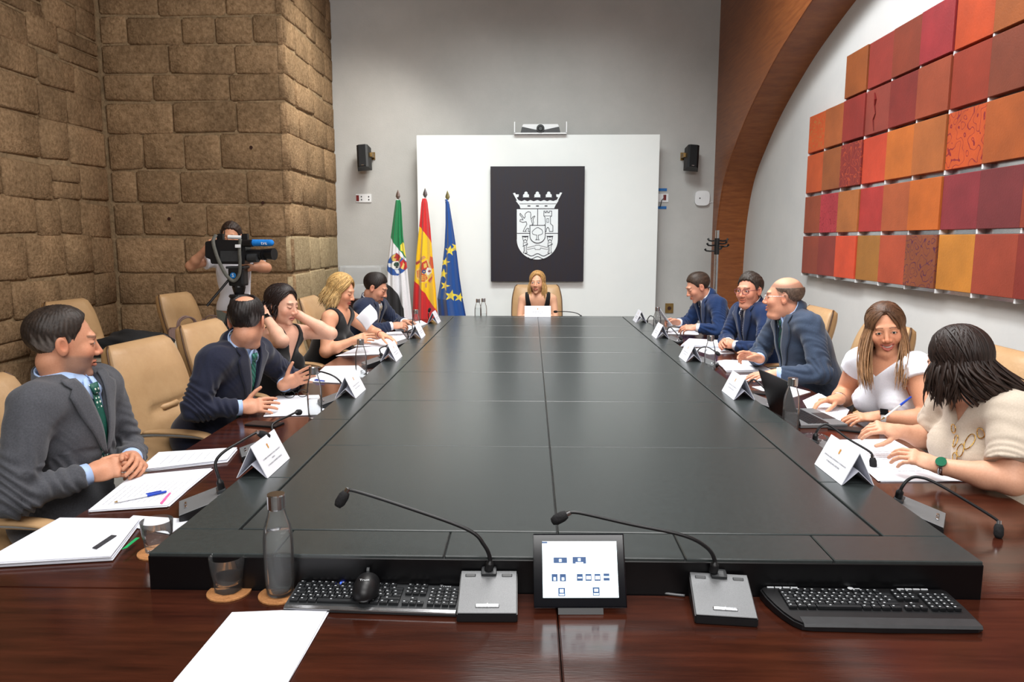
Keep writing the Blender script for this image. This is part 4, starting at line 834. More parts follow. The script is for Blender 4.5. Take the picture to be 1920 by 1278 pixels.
# ---- sheets and folders
PR = random.Random(3)
def sheet(quad, label, n=3, z=TZ + 0.001, th=0.0012, spread=0.006, lines=None, name='paper_stack', cat='papers', group='white papers on the table', curl=0.0):
    pts = [onz(x, y, z) for x, y in quad]; c = np.mean(pts, 0)
    r = empty(name, (c[0], c[1], z), 0, label, cat, group)
    for k in range(n):
        b = MB(); dx, dy, da = (PR.uniform(-spread, spread), PR.uniform(-spread, spread), PR.uniform(-0.02, 0.02)) if k < n - 1 else (0, 0, 0)
        q = []
        for p in pts:
            v = p - c; q.append((v[0] * math.cos(da) - v[1] * math.sin(da) + dx, v[0] * math.sin(da) + v[1] * math.cos(da) + dy))
        b.prism(q, k * th, k * th + th * 0.85); bmesh.ops.recalc_face_normals(b.bm, faces=b.bm.faces[:]); b.build('sheet', M['paper'], r)
    if lines:
        u0, u1, v0, v1, cnt = lines; b = MB(); zt = n * th + 0.0003
        q = [np.array([p[0] - c[0], p[1] - c[1]]) for p in pts]
        def S(u, v): w_ = (q[0] * (1 - u) + q[1] * u) * (1 - v) + (q[3] * (1 - u) + q[2] * u) * v; return (w_[0], w_[1], zt)
        for k in range(cnt):
            v = v0 + (v1 - v0) * k / max(1, cnt - 1); u = u0; ue = u1 - PR.uniform(0, 0.25) * (u1 - u0)
            while u < ue:
                l = PR.uniform(0.03, 0.10); b.quad(S(u, v - 0.0035), S(min(u + l, ue), v - 0.0035), S(min(u + l, ue), v + 0.0035), S(u, v + 0.0035)); u += l + 0.012
        b.build('printed_lines', M['ink'], r)
    return r
def label_strip(r, quad, m, z, name):
    c = r.location; b = MB(); b.prism([(p[0] - c.x, p[1] - c.y) for p in [onz(x, y, z) for x, y in quad]], z - c.z, z - c.z + 0.0012); bmesh.ops.recalc_face_normals(b.bm, faces=b.bm.faces[:]); return b.build(name, m, r)
sheet([(437, 1152), (616, 1144), (520, 1320), (300, 1320)], 'blank white sheets at the bottom edge, nearest the viewer', 4)
f1 = sheet([(-40, 1066), (113, 979), (263, 981), (209, 1052)], 'white folder with a black label and green tab, beside the tumbler', 7, TZ + 0.001, 0.0022, 0.004, None, 'folder', 'folder', 'folders')
label_strip(f1, [(173, 1027), (181, 1029), (219, 1004), (209, 1003)], M['ink_dark'], TZ + 0.0175, 'printed_label'); label_strip(f1, [(228, 1030), (238, 1027), (262, 1008), (255, 1008)], mat('green_tab', (30, 165, 96), 0.5, noise=(10, (26, 150, 86))), TZ + 0.0165, 'green_tab')
sheet([(228, 985), (250, 967), (358, 974), (318, 1002)], 'white sheets under the folder with the green tab', 2)
op = sheet([(166, 960), (247, 894), (397, 880), (314, 950)], 'open printed pages with a pen before the man in grey', 5, TZ + 0.001, 0.0012, 0.006, (0.12, 0.75, 0.10, 0.90, 12))
label_strip(op, [(300, 943), (304, 945), (321, 924), (317, 924)], mat('pink_marker', (224, 70, 140), 0.6, noise=(40, (240, 120, 170))), TZ + 0.0075, 'pink_mark')
bk2 = sheet([(258, 886), (298, 852), (444, 843), (426, 866)], 'spiral-bound booklet behind the open pages of the man in grey', 6, TZ + 0.001, 0.0018, 0.006, (0.2, 0.8, 0.2, 0.8, 7), 'booklet', 'booklet')
def pen(a, bq, label, m, z=TZ + 0.011, capm=None):
    pa = onz(a[0], a[1], z); pb = onz(bq[0], bq[1], z); r = empty('ballpoint_pen', (pa[0], pa[1], z), 0, label, 'pen', 'ballpoint pens'); d = Vector((pb[0] - pa[0], pb[1] - pa[1], 0))
    b = MB(); b.cyl(d * 0.06, d * 0.68, 0.0038, n=8); b.build('barrel', M['white_plastic'] if capm else m, r); b = MB(); b.cyl((0, 0, 0), d * 0.06, 0.001, 0.0035, n=8); b.build('tip', M['brass'], r)
    b = MB(); b.cyl(d * 0.62, d, 0.0046, 0.0036, n=10); b.cyl(d * 0.6 + Vector((0, 0, 0.006)), d * 0.9 + Vector((0, 0, 0.006)), 0.0018, n=6); b.build('pen_cap', capm or m, r)
pen((214, 941), (312, 921), 'clear ballpoint pen with blue cap lying on the open pages', M['blue_plastic'], TZ + 0.0125, M['blue_plastic'])
sheet([(494, 781), (520, 743), (598, 741), (612, 778)], 'white sheets before the balding man with eyeglasses on them', 3)
sheet([(597, 775), (620, 760), (650, 755), (628, 772)], 'white sheet corner under the microphone of the balding man', 1)
sheet([(576, 716), (612, 687), (672, 686), (694, 704), (668, 720)], 'white papers with a pen before the dark-haired woman', 4)
pen((610, 714), (590, 712), 'blue ballpoint pen on the papers of the dark-haired woman', M['blue_plastic'], TZ + 0.010)
sheet([(630, 668), (668, 652), (735, 648), (722, 664)], 'white papers at the near side of the blonde woman', 3)
sheet([(668, 650), (700, 626), (752, 622), (765, 640), (730, 650)], 'white papers under the hand of the blonde woman', 5, TZ + 0.001, 0.0016, 0.01, (0.2, 0.8, 0.2, 0.8, 6))
sheet([(742, 620), (752, 610), (790, 603), (806, 612), (770, 622)], 'white documents before the bearded man by the flags', 5, TZ + 0.001, 0.003, 0.012)
sheet([(1240, 626), (1258, 614), (1312, 622), (1308, 628)], 'white sheets before the man in bright blue', 3)
sheet([(1278, 650), (1292, 638), (1364, 642), (1352, 653)], 'thick white documents under the clasped hands', 6, TZ + 0.001, 0.003, 0.008)
sheet([(1298, 654), (1350, 650), (1378, 662), (1330, 664)], 'white sheets between documents and bottle on the right', 2)
sheet([(1345, 680), (1360, 678), (1410, 680), (1446, 697), (1362, 698)], 'white pad under the hand of the bald man', 5, TZ + 0.001, 0.003, 0.005)
sheet([(1372, 704), (1445, 701), (1462, 714), (1392, 714)], 'white sheets between the pad and the laptop', 2)
sheet([(1410, 725), (1472, 722), (1520, 735), (1470, 750)], 'white sheets behind the laptop screen', 2)
sheet([(1505, 752), (1535, 738), (1590, 768), (1580, 790), (1520, 778)], 'printed sheets between the laptop and the woman in white', 3, TZ + 0.001, 0.0014, 0.006, (0.1, 0.8, 0.2, 0.8, 7))
sheet([(1560, 826), (1672, 824), (1818, 903), (1650, 903)], 'large printed sheets before the woman in beige', 3, TZ + 0.001, 0.0014, 0.006, (0.15, 0.85, 0.12, 0.8, 16))
pen((1640, 700 + 60), (1576, 742), 'blue ballpoint pen lying by the hand of the woman in white', M['blue_plastic'], TZ + 0.012)
# ---- eyeglasses, phones
p = onz(556, 745, TZ + 0.006); r = empty('eyeglasses', (p[0], p[1], TZ + 0.0055), 0.5, 'folded dark-framed eyeglasses lying on white sheets', 'eyeglasses')
for s in (-1, 1):
    b = MB(); pts = [(s * 0.034 + 0.027 * math.cos(t), 0.004, 0.020 + 0.019 * math.sin(t)) for t in np.linspace(0, 2 * math.pi, 18)]; b.tube(pts, 0.0022, 6); b.build('rim', M['black'], r, True)
    b = MB(); b.tube([(s * 0.062, 0.004, 0.028), (s * 0.064, 0.05, 0.012), (s * 0.058, 0.12, 0.003)], 0.002, 6); b.build('temple', M['black'], r, True)
b = MB(); b.tube([(-0.008, 0.004, 0.024), (0, 0.001, 0.028), (0.008, 0.004, 0.024)], 0.002, 6); b.build('bridge', M['black'], r, True)
def phone(x, y, rz, label):
    b = MB(); b.box((0, 0, 0.005), (0.075, 0.155, 0.009), 0.004, None, 2); o = b.build('smartphone', M['black']); o.location = (x, y, TZ); o.rotation_euler = (0, 0, rz); tag(o, label, 'phone', 'smartphones')
p = onz(496, 797, TZ); phone(p[0], p[1], 1.35, 'black smartphone lying flat before the balding man')
p = onz(1440, 737, TZ + 0.004); phone(p[0] - 0.02, p[1], 1.2, 'black smartphone on sheets behind the laptop')
p = onz(1580, 808, TZ); phone(p[0] + 0.03, p[1] + 0.02, 1.1, 'black smartphone between the laptop and the woman in beige')
# ---- laptop
c0 = onz(1548, 786, TZ); r = empty('laptop', (1.275, 3.29, TZ), H + 0.10, 'open grey laptop before the woman in white', 'laptop')
b = MB(); b.box((0, 0, 0.009), (0.31, 0.215, 0.015), 0.004, None, 2); b.build('base', M['mic_metal'], r)
b = MB(); b.box((0, -0.075 + 0.0, 0.0172), (0.11, 0.06, 0.0012)); b.build('touchpad', M['dark_grey'], r)
for j in range(5):
    for i in range(12):
        b = MB() if (i, j) == (0, 0) else None
        if b: b.box((0, 0, 0.0178), (0.0195, 0.0165, 0.002), 0.0006, None, 1); k0 = b.build('key', M['black'], r); kd = k0.data
        else: k0 = link('key', kd, M['black'], r)
        k0.location = (-0.1255 + i * 0.0228, -0.022 + j * 0.0195, 0)
b = MB(); b.box((0, 0, 0.104), (0.31, 0.006, 0.21), 0.002, None, 2); o = b.build('screen', M['black'], r); o.location = (0, 0.108, 0.014); o.rotation_euler = (-0.33, 0, 0)
b = MB(); b.box((0, -0.0035, 0.106), (0.29, 0.001, 0.18)); o2 = b.build('display', M['dark_grey'], o)
# ---- keyboards
def key_mesh(w, m2=True):
    b = MB(); b.box((0, 0, 0.004), (w - 0.0022, 0.0148, 0.007), 0.0018, None, 2)
    lx = -w * 0.18; b.quad((lx - 0.002, 0.001, 0.0077), (lx + 0.0022, 0.001, 0.0077), (lx + 0.0022, 0.0046, 0.0077), (lx - 0.002, 0.0046, 0.0077), 1)
    me = b.mesh('key'); me.materials.append(M['key']); me.materials.append(M['key_print']); return me
def keys(r, x0, y0, pitch, z, sl, ky=1.0):
    cache = {}
    rows = [[1.0] * 13 + [2.0], [1.5] + [1.0] * 12 + [1.5], [1.75] + [1.0] * 12 + [1.25], [1.25] + [1.0] * 11 + [2.75], [1.25, 1.25, 1.25, 6.0, 1.25, 1.25, 1.25, 1.5]]
    def put(x, y, wk):
        k = round(wk, 2)
        if k not in cache: cache[k] = key_mesh(k * pitch)
        o = bpy.data.objects.new('key', cache[k]); COL.objects.link(o); o.parent = r; yy = y0 + (y - y0) * ky; o.location = (x, yy, z + (yy - y0) * sl); o.scale = (1, ky, 1)
    for j, row in enumerate(rows):
        x = x0
        for wk in row: put(x + wk * pitch / 2, y0 - j * pitch, wk); x += wk * pitch
    for i in range(13): put(x0 + (i + 0.5 + (i > 0) * 0.6 + (i > 4) * 0.6 + (i > 8) * 0.55) * pitch * 0.94, y0 + pitch * 1.15, 0.86)
    xb = x0 + 15.35 * pitch
    for i in range(3):
        for j in (0, 1): put(xb + (i + 0.5) * pitch, y0 - j * pitch, 1.0)
        put(xb + (i + 0.5) * pitch, y0 + pitch * 1.15, 0.86)
        put(xb + (i + 0.5) * pitch, y0 - 4 * pitch, 1.0)
    put(xb + 1.5 * pitch, y0 - 3 * pitch, 1.0)
    xn = xb + 3.4 * pitch
    for j in range(5):
        for i in range(4): put(xn + (i + 0.5) * pitch, y0 - j * pitch, 1.0)
# left, straight
kx, ky = -0.352, 1.548; kz = math.radians(-2.2)
r = empty('keyboard', (kx, ky, TZ), kz, 'straight black keyboard with silver front edge, mouse resting on it', 'keyboard', 'computer keyboards')
b = MB(); b.prism([(-0.053, 0.002), (0.050, 0.002), (0.052, 0.020), (0.044, 0.022), (-0.047, 0.013), (-0.054, 0.009)], -0.193, 0.193, lambda Y, Z, X: (X, Y, Z)); bmesh.ops.recalc_face_normals(b.bm, faces=b.bm.faces[:]); b.build('case', M['dark_grey'], r)
b = MB(); b.box((0, -0.051, 0.011), (0.386, 0.010, 0.004), 0.001, Matrix.Rotation(0.4, 3, 'X'), 1); b.build('front_edge', M['chrome'], r)
keys(r, -0.187, 0.022, 0.0166, 0.0185, 0.09, 0.79)
b = MB(); b.cyl((-0.09, 0.046, 0.021), (-0.09, 0.046, 0.0233), 0.005, n=12); b.build('status_light', mat('blue_led', (60, 90, 255), 0.3, emit=((50, 80, 255), 3.0), noise=(5, (60, 96, 250))), r)
me = text_on('Trust', 0.012, 'lettering', M['key_print'], r, Matrix.Translation((0.155, 0.0445, 0.0226)))
mo = empty('computer_mouse', (-0.372, 1.552, TZ + 0.027), kz + 0.12, 'black computer mouse resting on the left keyboard', 'mouse')
b = MB(); bmesh.ops.create_uvsphere(b.bm, u_segments=28, v_segments=16, radius=1)
for v in b.bm.verts:
    x, y, z = v.co; zz = max(z, -0.15); wv = 1 - 0.12 * math.exp(-((y - 0.1) / 0.35) ** 2)
    v.co = (x * 0.033 * wv, y * 0.056, (zz + 0.15) * 0.034 * (1 - 0.18 * y))
b.build('shell', M['black'], mo, True)
b = MB(); b.cyl((-0.003, 0.034, 0.0315), (0.003, 0.034, 0.0315), 0.008, n=14); b.build('wheel', M['dark_grey'], mo)
text_on('Trust', 0.010, 'lettering', M['key_print'], mo, Matrix.Translation((0, -0.026, 0.0385)) @ Matrix.Rotation(0.12, 4, 'X'))
# right, curved left side
kx, ky = 0.745, 1.525; r = empty('keyboard', (kx, ky, TZ), -0.004, 'curved black keyboard with palm rest, right of the tablet', 'keyboard', 'computer keyboards')
out = [(x, y * 0.78) for x, y in [(-0.205, 0.095), (-0.215, 0.08), (-0.212, 0.04), (-0.205, 0.0), (-0.195, -0.04), (-0.182, -0.075), (-0.168, -0.094), (-0.145, -0.100), (0.0, -0.104), (0.145, -0.101), (0.198, -0.096), (0.212, -0.086), (0.213, 0.0), (0.210, 0.085), (0.200, 0.095)]]
b = MB(); b.prism(out, 0.002, 0.016); bmesh.ops.recalc_face_normals(b.bm, faces=b.bm.faces[:])
for v in b.bm.verts:
    if v.co.z > 0.01: v.co.z += (v.co.y + 0.08) * 0.06
bmesh.ops.bevel(b.bm, geom=[e for e in b.bm.edges if all(v.co.z > 0.01 for v in e.verts)], offset=0.004, segments=2, affect='EDGES'); b.build('case', M['black'], r)
b = MB(); b.prism([(-0.066, 0.013), (-0.078, 0.0105), (-0.080, 0.012), (-0.076, 0.0175), (-0.050, 0.0195)], -0.165, 0.205, lambda Y, Z, X: (X, Y, Z)); bmesh.ops.recalc_face_normals(b.bm, faces=b.bm.faces[:]); b.build('palm_rest', M['dark_grey'], r)
keys(r, -0.178, 0.036, 0.0164, 0.0225, 0.06, 0.76)
for i in range(4):
    for x0 in (-0.19, 0.105):
        b = MB(); b.box((x0 + i * 0.018, 0.0675, 0.0262), (0.015, 0.0035, 0.002)); b.build('media_key', M['key_print'], r)
b = MB(); b.lathe([(0, 0), (0.006, 0), (0.007, 0.001), (0, 0.0015)], 14, (-0.008, 0.066, 0.0262)); b.box((0.006, 0.065, 0.0268), (0.012, 0.003, 0.001)); b.build('emblem', M['key_print'], r)
# ---- control tablet
r = empty('control_tablet', (0.1125, 1.535, TZ), 0.03, 'tilted touch panel with a lit white screen of blue icons', 'tablet')
TT = Matrix.Scale(1.08, 4) @ Matrix.Translation((0, -0.022, 0.012)) @ Matrix.Rotation(math.radians(-27), 4, 'X')
def tb(name, b, m, parent=r):
    bmesh.ops.transform(b.bm, matrix=TT, verts=b.bm.verts[:]); return b.build(name, m, parent)
b = MB(); b.box((0, 0.006, 0.074), (0.192, 0.012, 0.148), 0.003, None, 2); tb('bezel', b, M['bezel'])
b = MB(); b.box((0.001, -0.0006, 0.076), (0.156, 0.001, 0.112)); scr = tb('screen', b, M['screen_white'])
def icon(x, z, w_, h_, m='screen_dark', d=0.0012, name='icon'):
    b = MB(); b.box((-0.078 + x * 0.156, -d, 0.132 - z * 0.112), (w_ * 0.156, 0.0006, h_ * 0.112)); return tb(name, b, M[m], scr)
for x, z, w_, h_ in ((0.245, 0.34, 0.18, 0.10), (0.50, 0.34, 0.18, 0.12), (0.165, 0.65, 0.08, 0.13), (0.275, 0.65, 0.08, 0.13), (0.50, 0.645, 0.08, 0.125), (0.615, 0.645, 0.08, 0.125), (0.735, 0.645, 0.08, 0.125), (0.855, 0.64, 0.08, 0.125), (0.255, 0.90, 0.09, 0.145), (0.71, 0.89, 0.09, 0.145)):
    icon(x, z, w_, h_)
for x, z, w_, h_ in ((0.245, 0.345, 0.035, 0.05), (0.50, 0.33, 0.035, 0.05), (0.50, 0.39, 0.10, 0.03), (0.165, 0.67, 0.03, 0.06), (0.275, 0.67, 0.035, 0.05), (0.50, 0.65, 0.055, 0.025), (0.615, 0.65, 0.06, 0.06), (0.735, 0.65, 0.06, 0.06), (0.855, 0.64, 0.085, 0.03), (0.255, 0.88, 0.05, 0.06), (0.255, 0.945, 0.065, 0.025), (0.71, 0.87, 0.05, 0.05), (0.71, 0.935, 0.07, 0.025)):
    icon(x, z, w_, h_, 'screen_white', 0.002, 'icon_mark')
icon(0.76, 0.34, 0.14, 0.10, 'screen_pale'); icon(0.48, 0.93, 0.025, 0.035, 'screen_pale'); icon(0.04, 0.02, 0.07, 0.03)
b = MB(); b.prism([(-0.03, 0.001), (0.06, 0.001), (0.055, 0.02), (0.03, 0.07), (0.01, 0.06)], -0.05, 0.05, lambda Y, Z, X: (X, Y, Z)); bmesh.ops.recalc_face_normals(b.bm, faces=b.bm.faces[:]); b.build('stand', M['black'], r)
def cable(pts, label, m, rad=0.003):
    b = MB(); b.tube(smooth_curve(pts, 6), rad, 8); tag(b.build('cable', m, None, True), label, 'cable', 'cables on the table')
cable([onz(x, y, TZ + 0.004) for x, y in ((972, 1100), (982, 1104), (992, 1106), (1006, 1106), (1020, 1100))], 'white cable between the left microphone and the tablet', M['white_plastic'])
cable([onz(x, y, TZ + 0.004) for x, y in ((1150, 1090), (1180, 1096), (1215, 1104), (1250, 1112), (1284, 1116))], 'grey cable from the tablet to the right microphone', M['mic_metal'])
cable([onz(x, y, TZ + 0.004) for x, y in ((1408, 1108), (1418, 1107), (1426, 1106))], 'short grey cable between right microphone and right keyboard', M['mic_metal'], 0.002)
# ---- coat on the desk, mauve bag on the chair
def blob(name, c, sz, m, label, cat, seed, amp=0.18, group=None):
    b = MB(); bmesh.ops.create_icosphere(b.bm, subdivisions=4, radius=1); rr = random.Random(seed); ph = [rr.uniform(0, 6) for _ in range(9)]
    for v in b.bm.verts:
        d = v.co.normalized(); n = math.sin(5 * d.x + ph[0] + 2 * math.sin(3 * d.y + ph[1])) * 0.5 + math.sin(9 * d.y + ph[2] + 2 * d.x) * 0.3 + math.sin(14 * d.z + 6 * d.x + ph[3]) * 0.2
        k = 1 + amp * n; v.co = (d.x * sz[0] * k, d.y * sz[1] * k, max(0.001, (d.z * k + 0.35) * sz[2]) if d.z > -0.35 else 0.001)
    o = b.build(name, m, None, True); o.location = c; tag(o, label, cat, group); return o
p = onz(248, 655, 0.735); blob('folded_coat', (p[0] - 0.02, p[1] + 0.06, 0.736), (0.26, 0.22, 0.10), M['black_soft'], 'black padded coat lying on the side desk', 'coat', 4)
p = onz(212, 667, 0.735); b = MB(); b.box((0, 0, 0.012), (0.24, 0.16, 0.024), 0.006, None, 2); o = b.build('notebook', M['black']); o.location = (p[0], p[1], 0.736); o.rotation_euler = (0, 0, 0.1); tag(o, 'flat black case under the coat on the side desk', 'case')
p = at(352, 628, 6.35); r = empty('handbag', (p[0], p[1], 0.49), 0.7, 'mauve leather handbag on the empty chair by the stone wall', 'bag')
b = MB(); b.prism([(-0.19, 0.0), (0.19, 0.0), (0.15, 0.30), (-0.15, 0.30)], -0.07, 0.07, lambda x, z, y: (x, y * (1 - 0.8 * z), z)); bmesh.ops.recalc_face_normals(b.bm, faces=b.bm.faces[:]); bmesh.ops.bevel(b.bm, geom=b.bm.edges[:], offset=0.012, segments=2, affect='EDGES'); b.build('body', M['suede_bag'], r, True)
for y in (-0.03, 0.03):
    b = MB(); b.tube(smooth_curve([(-0.08, y, 0.29), (-0.06, y, 0.36), (0, y * 1.6, 0.39), (0.06, y, 0.36), (0.08, y, 0.29)], 5), 0.008, 8); b.build('handle', M['suede_bag'], r, True)
p = at(386, 612, 6.42); r = empty('handbag', (p[0] + 0.03, p[1] + 0.06, 0.735), 0.3, 'slouched taupe bag on the side desk by the cameraman', 'bag')
b = MB(); bmesh.ops.create_icosphere(b.bm, subdivisions=3, radius=1)
for v in b.bm.verts:
    d = v.co; v.co = (d.x * 0.12, d.y * 0.07, max(0.001, (d.z + 0.4) * 0.085 * (1 + 0.15 * math.sin(7 * d.x) + 0.1 * math.sin(11 * d.y))))
b.build('body', M['suede_bag'], r, True)
b = MB(); b.tube(smooth_curve([(-0.07, 0, 0.09), (-0.03, -0.02, 0.14), (0.04, -0.02, 0.14), (0.08, 0, 0.09)], 5), 0.006, 8); b.build('handle', M['suede_bag'], r, True)
# ================================================================ PEOPLE: implicit-surface modelling
I3 = np.eye(3)
def nrm(v): v = np.asarray(v, float); return v / (np.linalg.norm(v) + 1e-12)
class Sdf:
    """smooth union / subtraction of ellipsoids, tapered capsules, boxes; meshed as ONE continuous surface"""
    def __init__(s): s.p = []
    def add(s, kind, a, k=0.012, sub=False, c=(0, 0, 0), R=I3, sc=1.0):
        c = np.asarray(c, float)
        if kind == 'E': lo = np.subtract(a[0], a[1]); hi = np.add(a[0], a[1])
        elif kind == 'C': lo = np.minimum(np.subtract(a[0], a[2]), np.subtract(a[1], a[3])); hi = np.maximum(np.add(a[0], a[2]), np.add(a[1], a[3]))
        elif kind == 'B': lo = np.subtract(a[0], a[1]); hi = np.add(a[0], a[1])
        elif kind == 'F': lo, hi = np.asarray(a[1], float), np.asarray(a[2], float)
        cs = np.array([[lo[0] if i & 1 else hi[0], lo[1] if i & 2 else hi[1], lo[2] if i & 4 else hi[2]] for i in range(8)]) * sc
        W = cs @ np.asarray(R).T + c
        s.p.append((kind, a, k, sub, c, np.asarray(R), sc, W.min(0), W.max(0)))
    def cap(s, a, b, ra, rb, k=0.012, sub=False): s.add('C', (np.asarray(a, float), np.asarray(b, float), ra, rb), k, sub)
    @staticmethod
    def dist(pr, x, y, z):
        kind, a, k, sub, c, R, sc, lo, hi = pr
        if R is I3 or np.array_equal(R, I3): lx, ly, lz = (x - c[0]) / sc, (y - c[1]) / sc, (z - c[2]) / sc
        else:
            dx, dy, dz = x - c[0], y - c[1], z - c[2]
            lx = (dx * R[0, 0] + dy * R[1, 0] + dz * R[2, 0]) / sc; ly = (dx * R[0, 1] + dy * R[1, 1] + dz * R[2, 1]) / sc; lz = (dx * R[0, 2] + dy * R[1, 2] + dz * R[2, 2]) / sc
        if kind == 'E':
            e, r = a; u, v, w_ = (lx - e[0]) / r[0], (ly - e[1]) / r[1], (lz - e[2]) / r[2]
            k0 = np.sqrt(u * u + v * v + w_ * w_); k1 = np.sqrt((u / r[0]) ** 2 + (v / r[1]) ** 2 + (w_ / r[2]) ** 2) + 1e-9
            d = k0 * (k0 - 1) / k1
        elif kind == 'C':
            p, q, ra, rb = a; ab = q - p; L2 = ab @ ab + 1e-12
            t = np.clip(((lx - p[0]) * ab[0] + (ly - p[1]) * ab[1] + (lz - p[2]) * ab[2]) / L2, 0, 1)
            d = np.sqrt((lx - p[0] - t * ab[0]) ** 2 + (ly - p[1] - t * ab[1]) ** 2 + (lz - p[2] - t * ab[2]) ** 2) - (ra + (rb - ra) * t)
        elif kind == 'B':
            e, h = a; qx, qy, qz = np.abs(lx - e[0]) - h[0], np.abs(ly - e[1]) - h[1], np.abs(lz - e[2]) - h[2]
            d = np.sqrt(np.maximum(qx, 0) ** 2 + np.maximum(qy, 0) ** 2 + np.maximum(qz, 0) ** 2) + np.minimum(np.maximum(qx, np.maximum(qy, qz)), 0)
        else: d = a[0](lx, ly, lz)
        return d * sc
    @staticmethod
    def mix(g, d, k, sub):
        if sub: d = -d; h = np.maximum(k - np.abs(g - d), 0) / k; return np.maximum(g, d) + h * h * k * 0.25
        h = np.maximum(k - np.abs(g - d), 0) / k; return np.minimum(g, d) - h * h * k * 0.25
    def points(s, P):
        P = np.asarray(P, float); g = np.full(P.shape[:-1], 1.0)
        for pr in s.p: g = s.mix(g, s.dist(pr, P[..., 0], P[..., 1], P[..., 2]), pr[2], pr[3])
        return g
    def march(s, O, D, off=0.0, tmax=0.8, n=60):
        """walk points O along D until distance==off"""
        O = np.array(O, float); D = nrm(D) if np.ndim(D) == 1 else D; t = np.zeros(O.shape[:-1])
        for _ in range(n): t = np.minimum(t + 0.7 * (s.points(O + D * t[..., None]) - off), tmax)
        return O + D * t[..., None]
    def mesh(s, hf, hc=None, fine=None):
        hc = hc or hf; ad = [p for p in s.p if not p[3]]
        lo = np.min([p[7] for p in ad], 0) - 0.02; hi = np.max([p[8] for p in ad], 0) + 0.02; ax = []
        for i in range(3):
            iv = [(f[0][i], f[1][i]) for f in fine] if fine else []
            x = lo[i]; c = [x]
            while x < hi[i]:
                h = hf if (not fine or any(a - hc <= x <= b_ for a, b_ in iv)) else hc
                x += h; c.append(x)
            ax.append(np.array(c))
        X, Y, Z = ax; g = np.full((len(X), len(Y), len(Z)), 0.06, np.float32)
        for pr in s.p:
            m = pr[2] + 0.012; sl = []
            for i in range(3):
                a = np.searchsorted(ax[i], pr[7][i] - m); b_ = np.searchsorted(ax[i], pr[8][i] + m); sl.append(slice(max(a - 1, 0), min(b_ + 1, len(ax[i]))))
            sl = tuple(sl); x, y, z = X[sl[0]][:, None, None], Y[sl[1]][None, :, None], Z[sl[2]][None, None, :]
            if any(q.size == 0 for q in (x, y, z)): continue
            g[sl] = s.mix(g[sl], s.dist(pr, x, y, z), pr[2], pr[3])
        ins = g < 0; ins[0] = ins[-1] = False; ins[:, 0] = ins[:, -1] = False; ins[:, :, 0] = ins[:, :, -1] = False
        cnt = np.zeros(tuple(n - 1 for n in g.shape), np.uint8)
        for i in (0, 1):
            for j in (0, 1):
                for k in (0, 1): cnt += ins[i:g.shape[0] - 1 + i, j:g.shape[1] - 1 + j, k:g.shape[2] - 1 + k]
        act = (cnt > 0) & (cnt < 8); ci = np.argwhere(act); n = len(ci)
        idx = np.full(cnt.shape, -1, np.int32); idx[act] = np.arange(n)
        pos = np.zeros((n, 3)); num = np.zeros(n); off = [(i, j, k) for i in (0, 1) for j in (0, 1) for k in (0, 1)]
        for a in off:
            for d in range(3):
                if a[d]: continue
                b_ = list(a); b_[d] = 1
                ia = ci + np.array(a); ib = ci + np.array(b_)
                va = g[ia[:, 0], ia[:, 1], ia[:, 2]]; vb = g[ib[:, 0], ib[:, 1], ib[:, 2]]
                ma = ins[ia[:, 0], ia[:, 1], ia[:, 2]] != ins[ib[:, 0], ib[:, 1], ib[:, 2]]
                t = np.clip(va / np.where(np.abs(va - vb) < 1e-9, 1e-9, va - vb), 0.02, 0.98)
                pa = np.stack([ax[q][ia[:, q]] for q in range(3)], 1); pb = np.stack([ax[q][ib[:, q]] for q in range(3)], 1)
                pos[ma] += (pa + (pb - pa) * t[:, None])[ma]; num[ma] += 1
        pos /= np.maximum(num, 1)[:, None]; quads = []
        for d in range(3):
            sa = [slice(None)] * 3; sb = [slice(None)] * 3; sa[d] = slice(0, -1); sb[d] = slice(1, None)
            A, B = ins[tuple(sa)], ins[tuple(sb)]
            for ch, flip in ((A & ~B, False), (~A & B, True)):
                e = np.argwhere(ch); u, v = (d + 1) % 3, (d + 2) % 3; q = []
                for du, dv in ((-1, -1), (0, -1), (0, 0), (-1, 0)):
                    w_ = e.copy(); w_[:, u] += du; w_[:, v] += dv; q.append(idx[w_[:, 0], w_[:, 1], w_[:, 2]])
                q = np.stack(q, 1); quads.append(q[:, ::-1] if flip else q)
        return pos, np.vstack(quads)
def rows_to_strip(A, B): return np.concatenate([A, B])
def rot_axis(v, ax, a):
    v = np.asarray(v, float); ax = nrm(ax); return v * math.cos(a) + np.cross(ax, v) * math.sin(a) + ax * (ax @ v) * (1 - math.cos(a))
def head_frame(f, roll=0.0):
    f = nrm(f); r = nrm(np.cross(f, (0, 0, 1))); u = np.cross(r, f)
    r, u = r * math.cos(roll) + u * math.sin(roll), u * math.cos(roll) - r * math.sin(roll)
    return np.stack([r, f, u], 1)
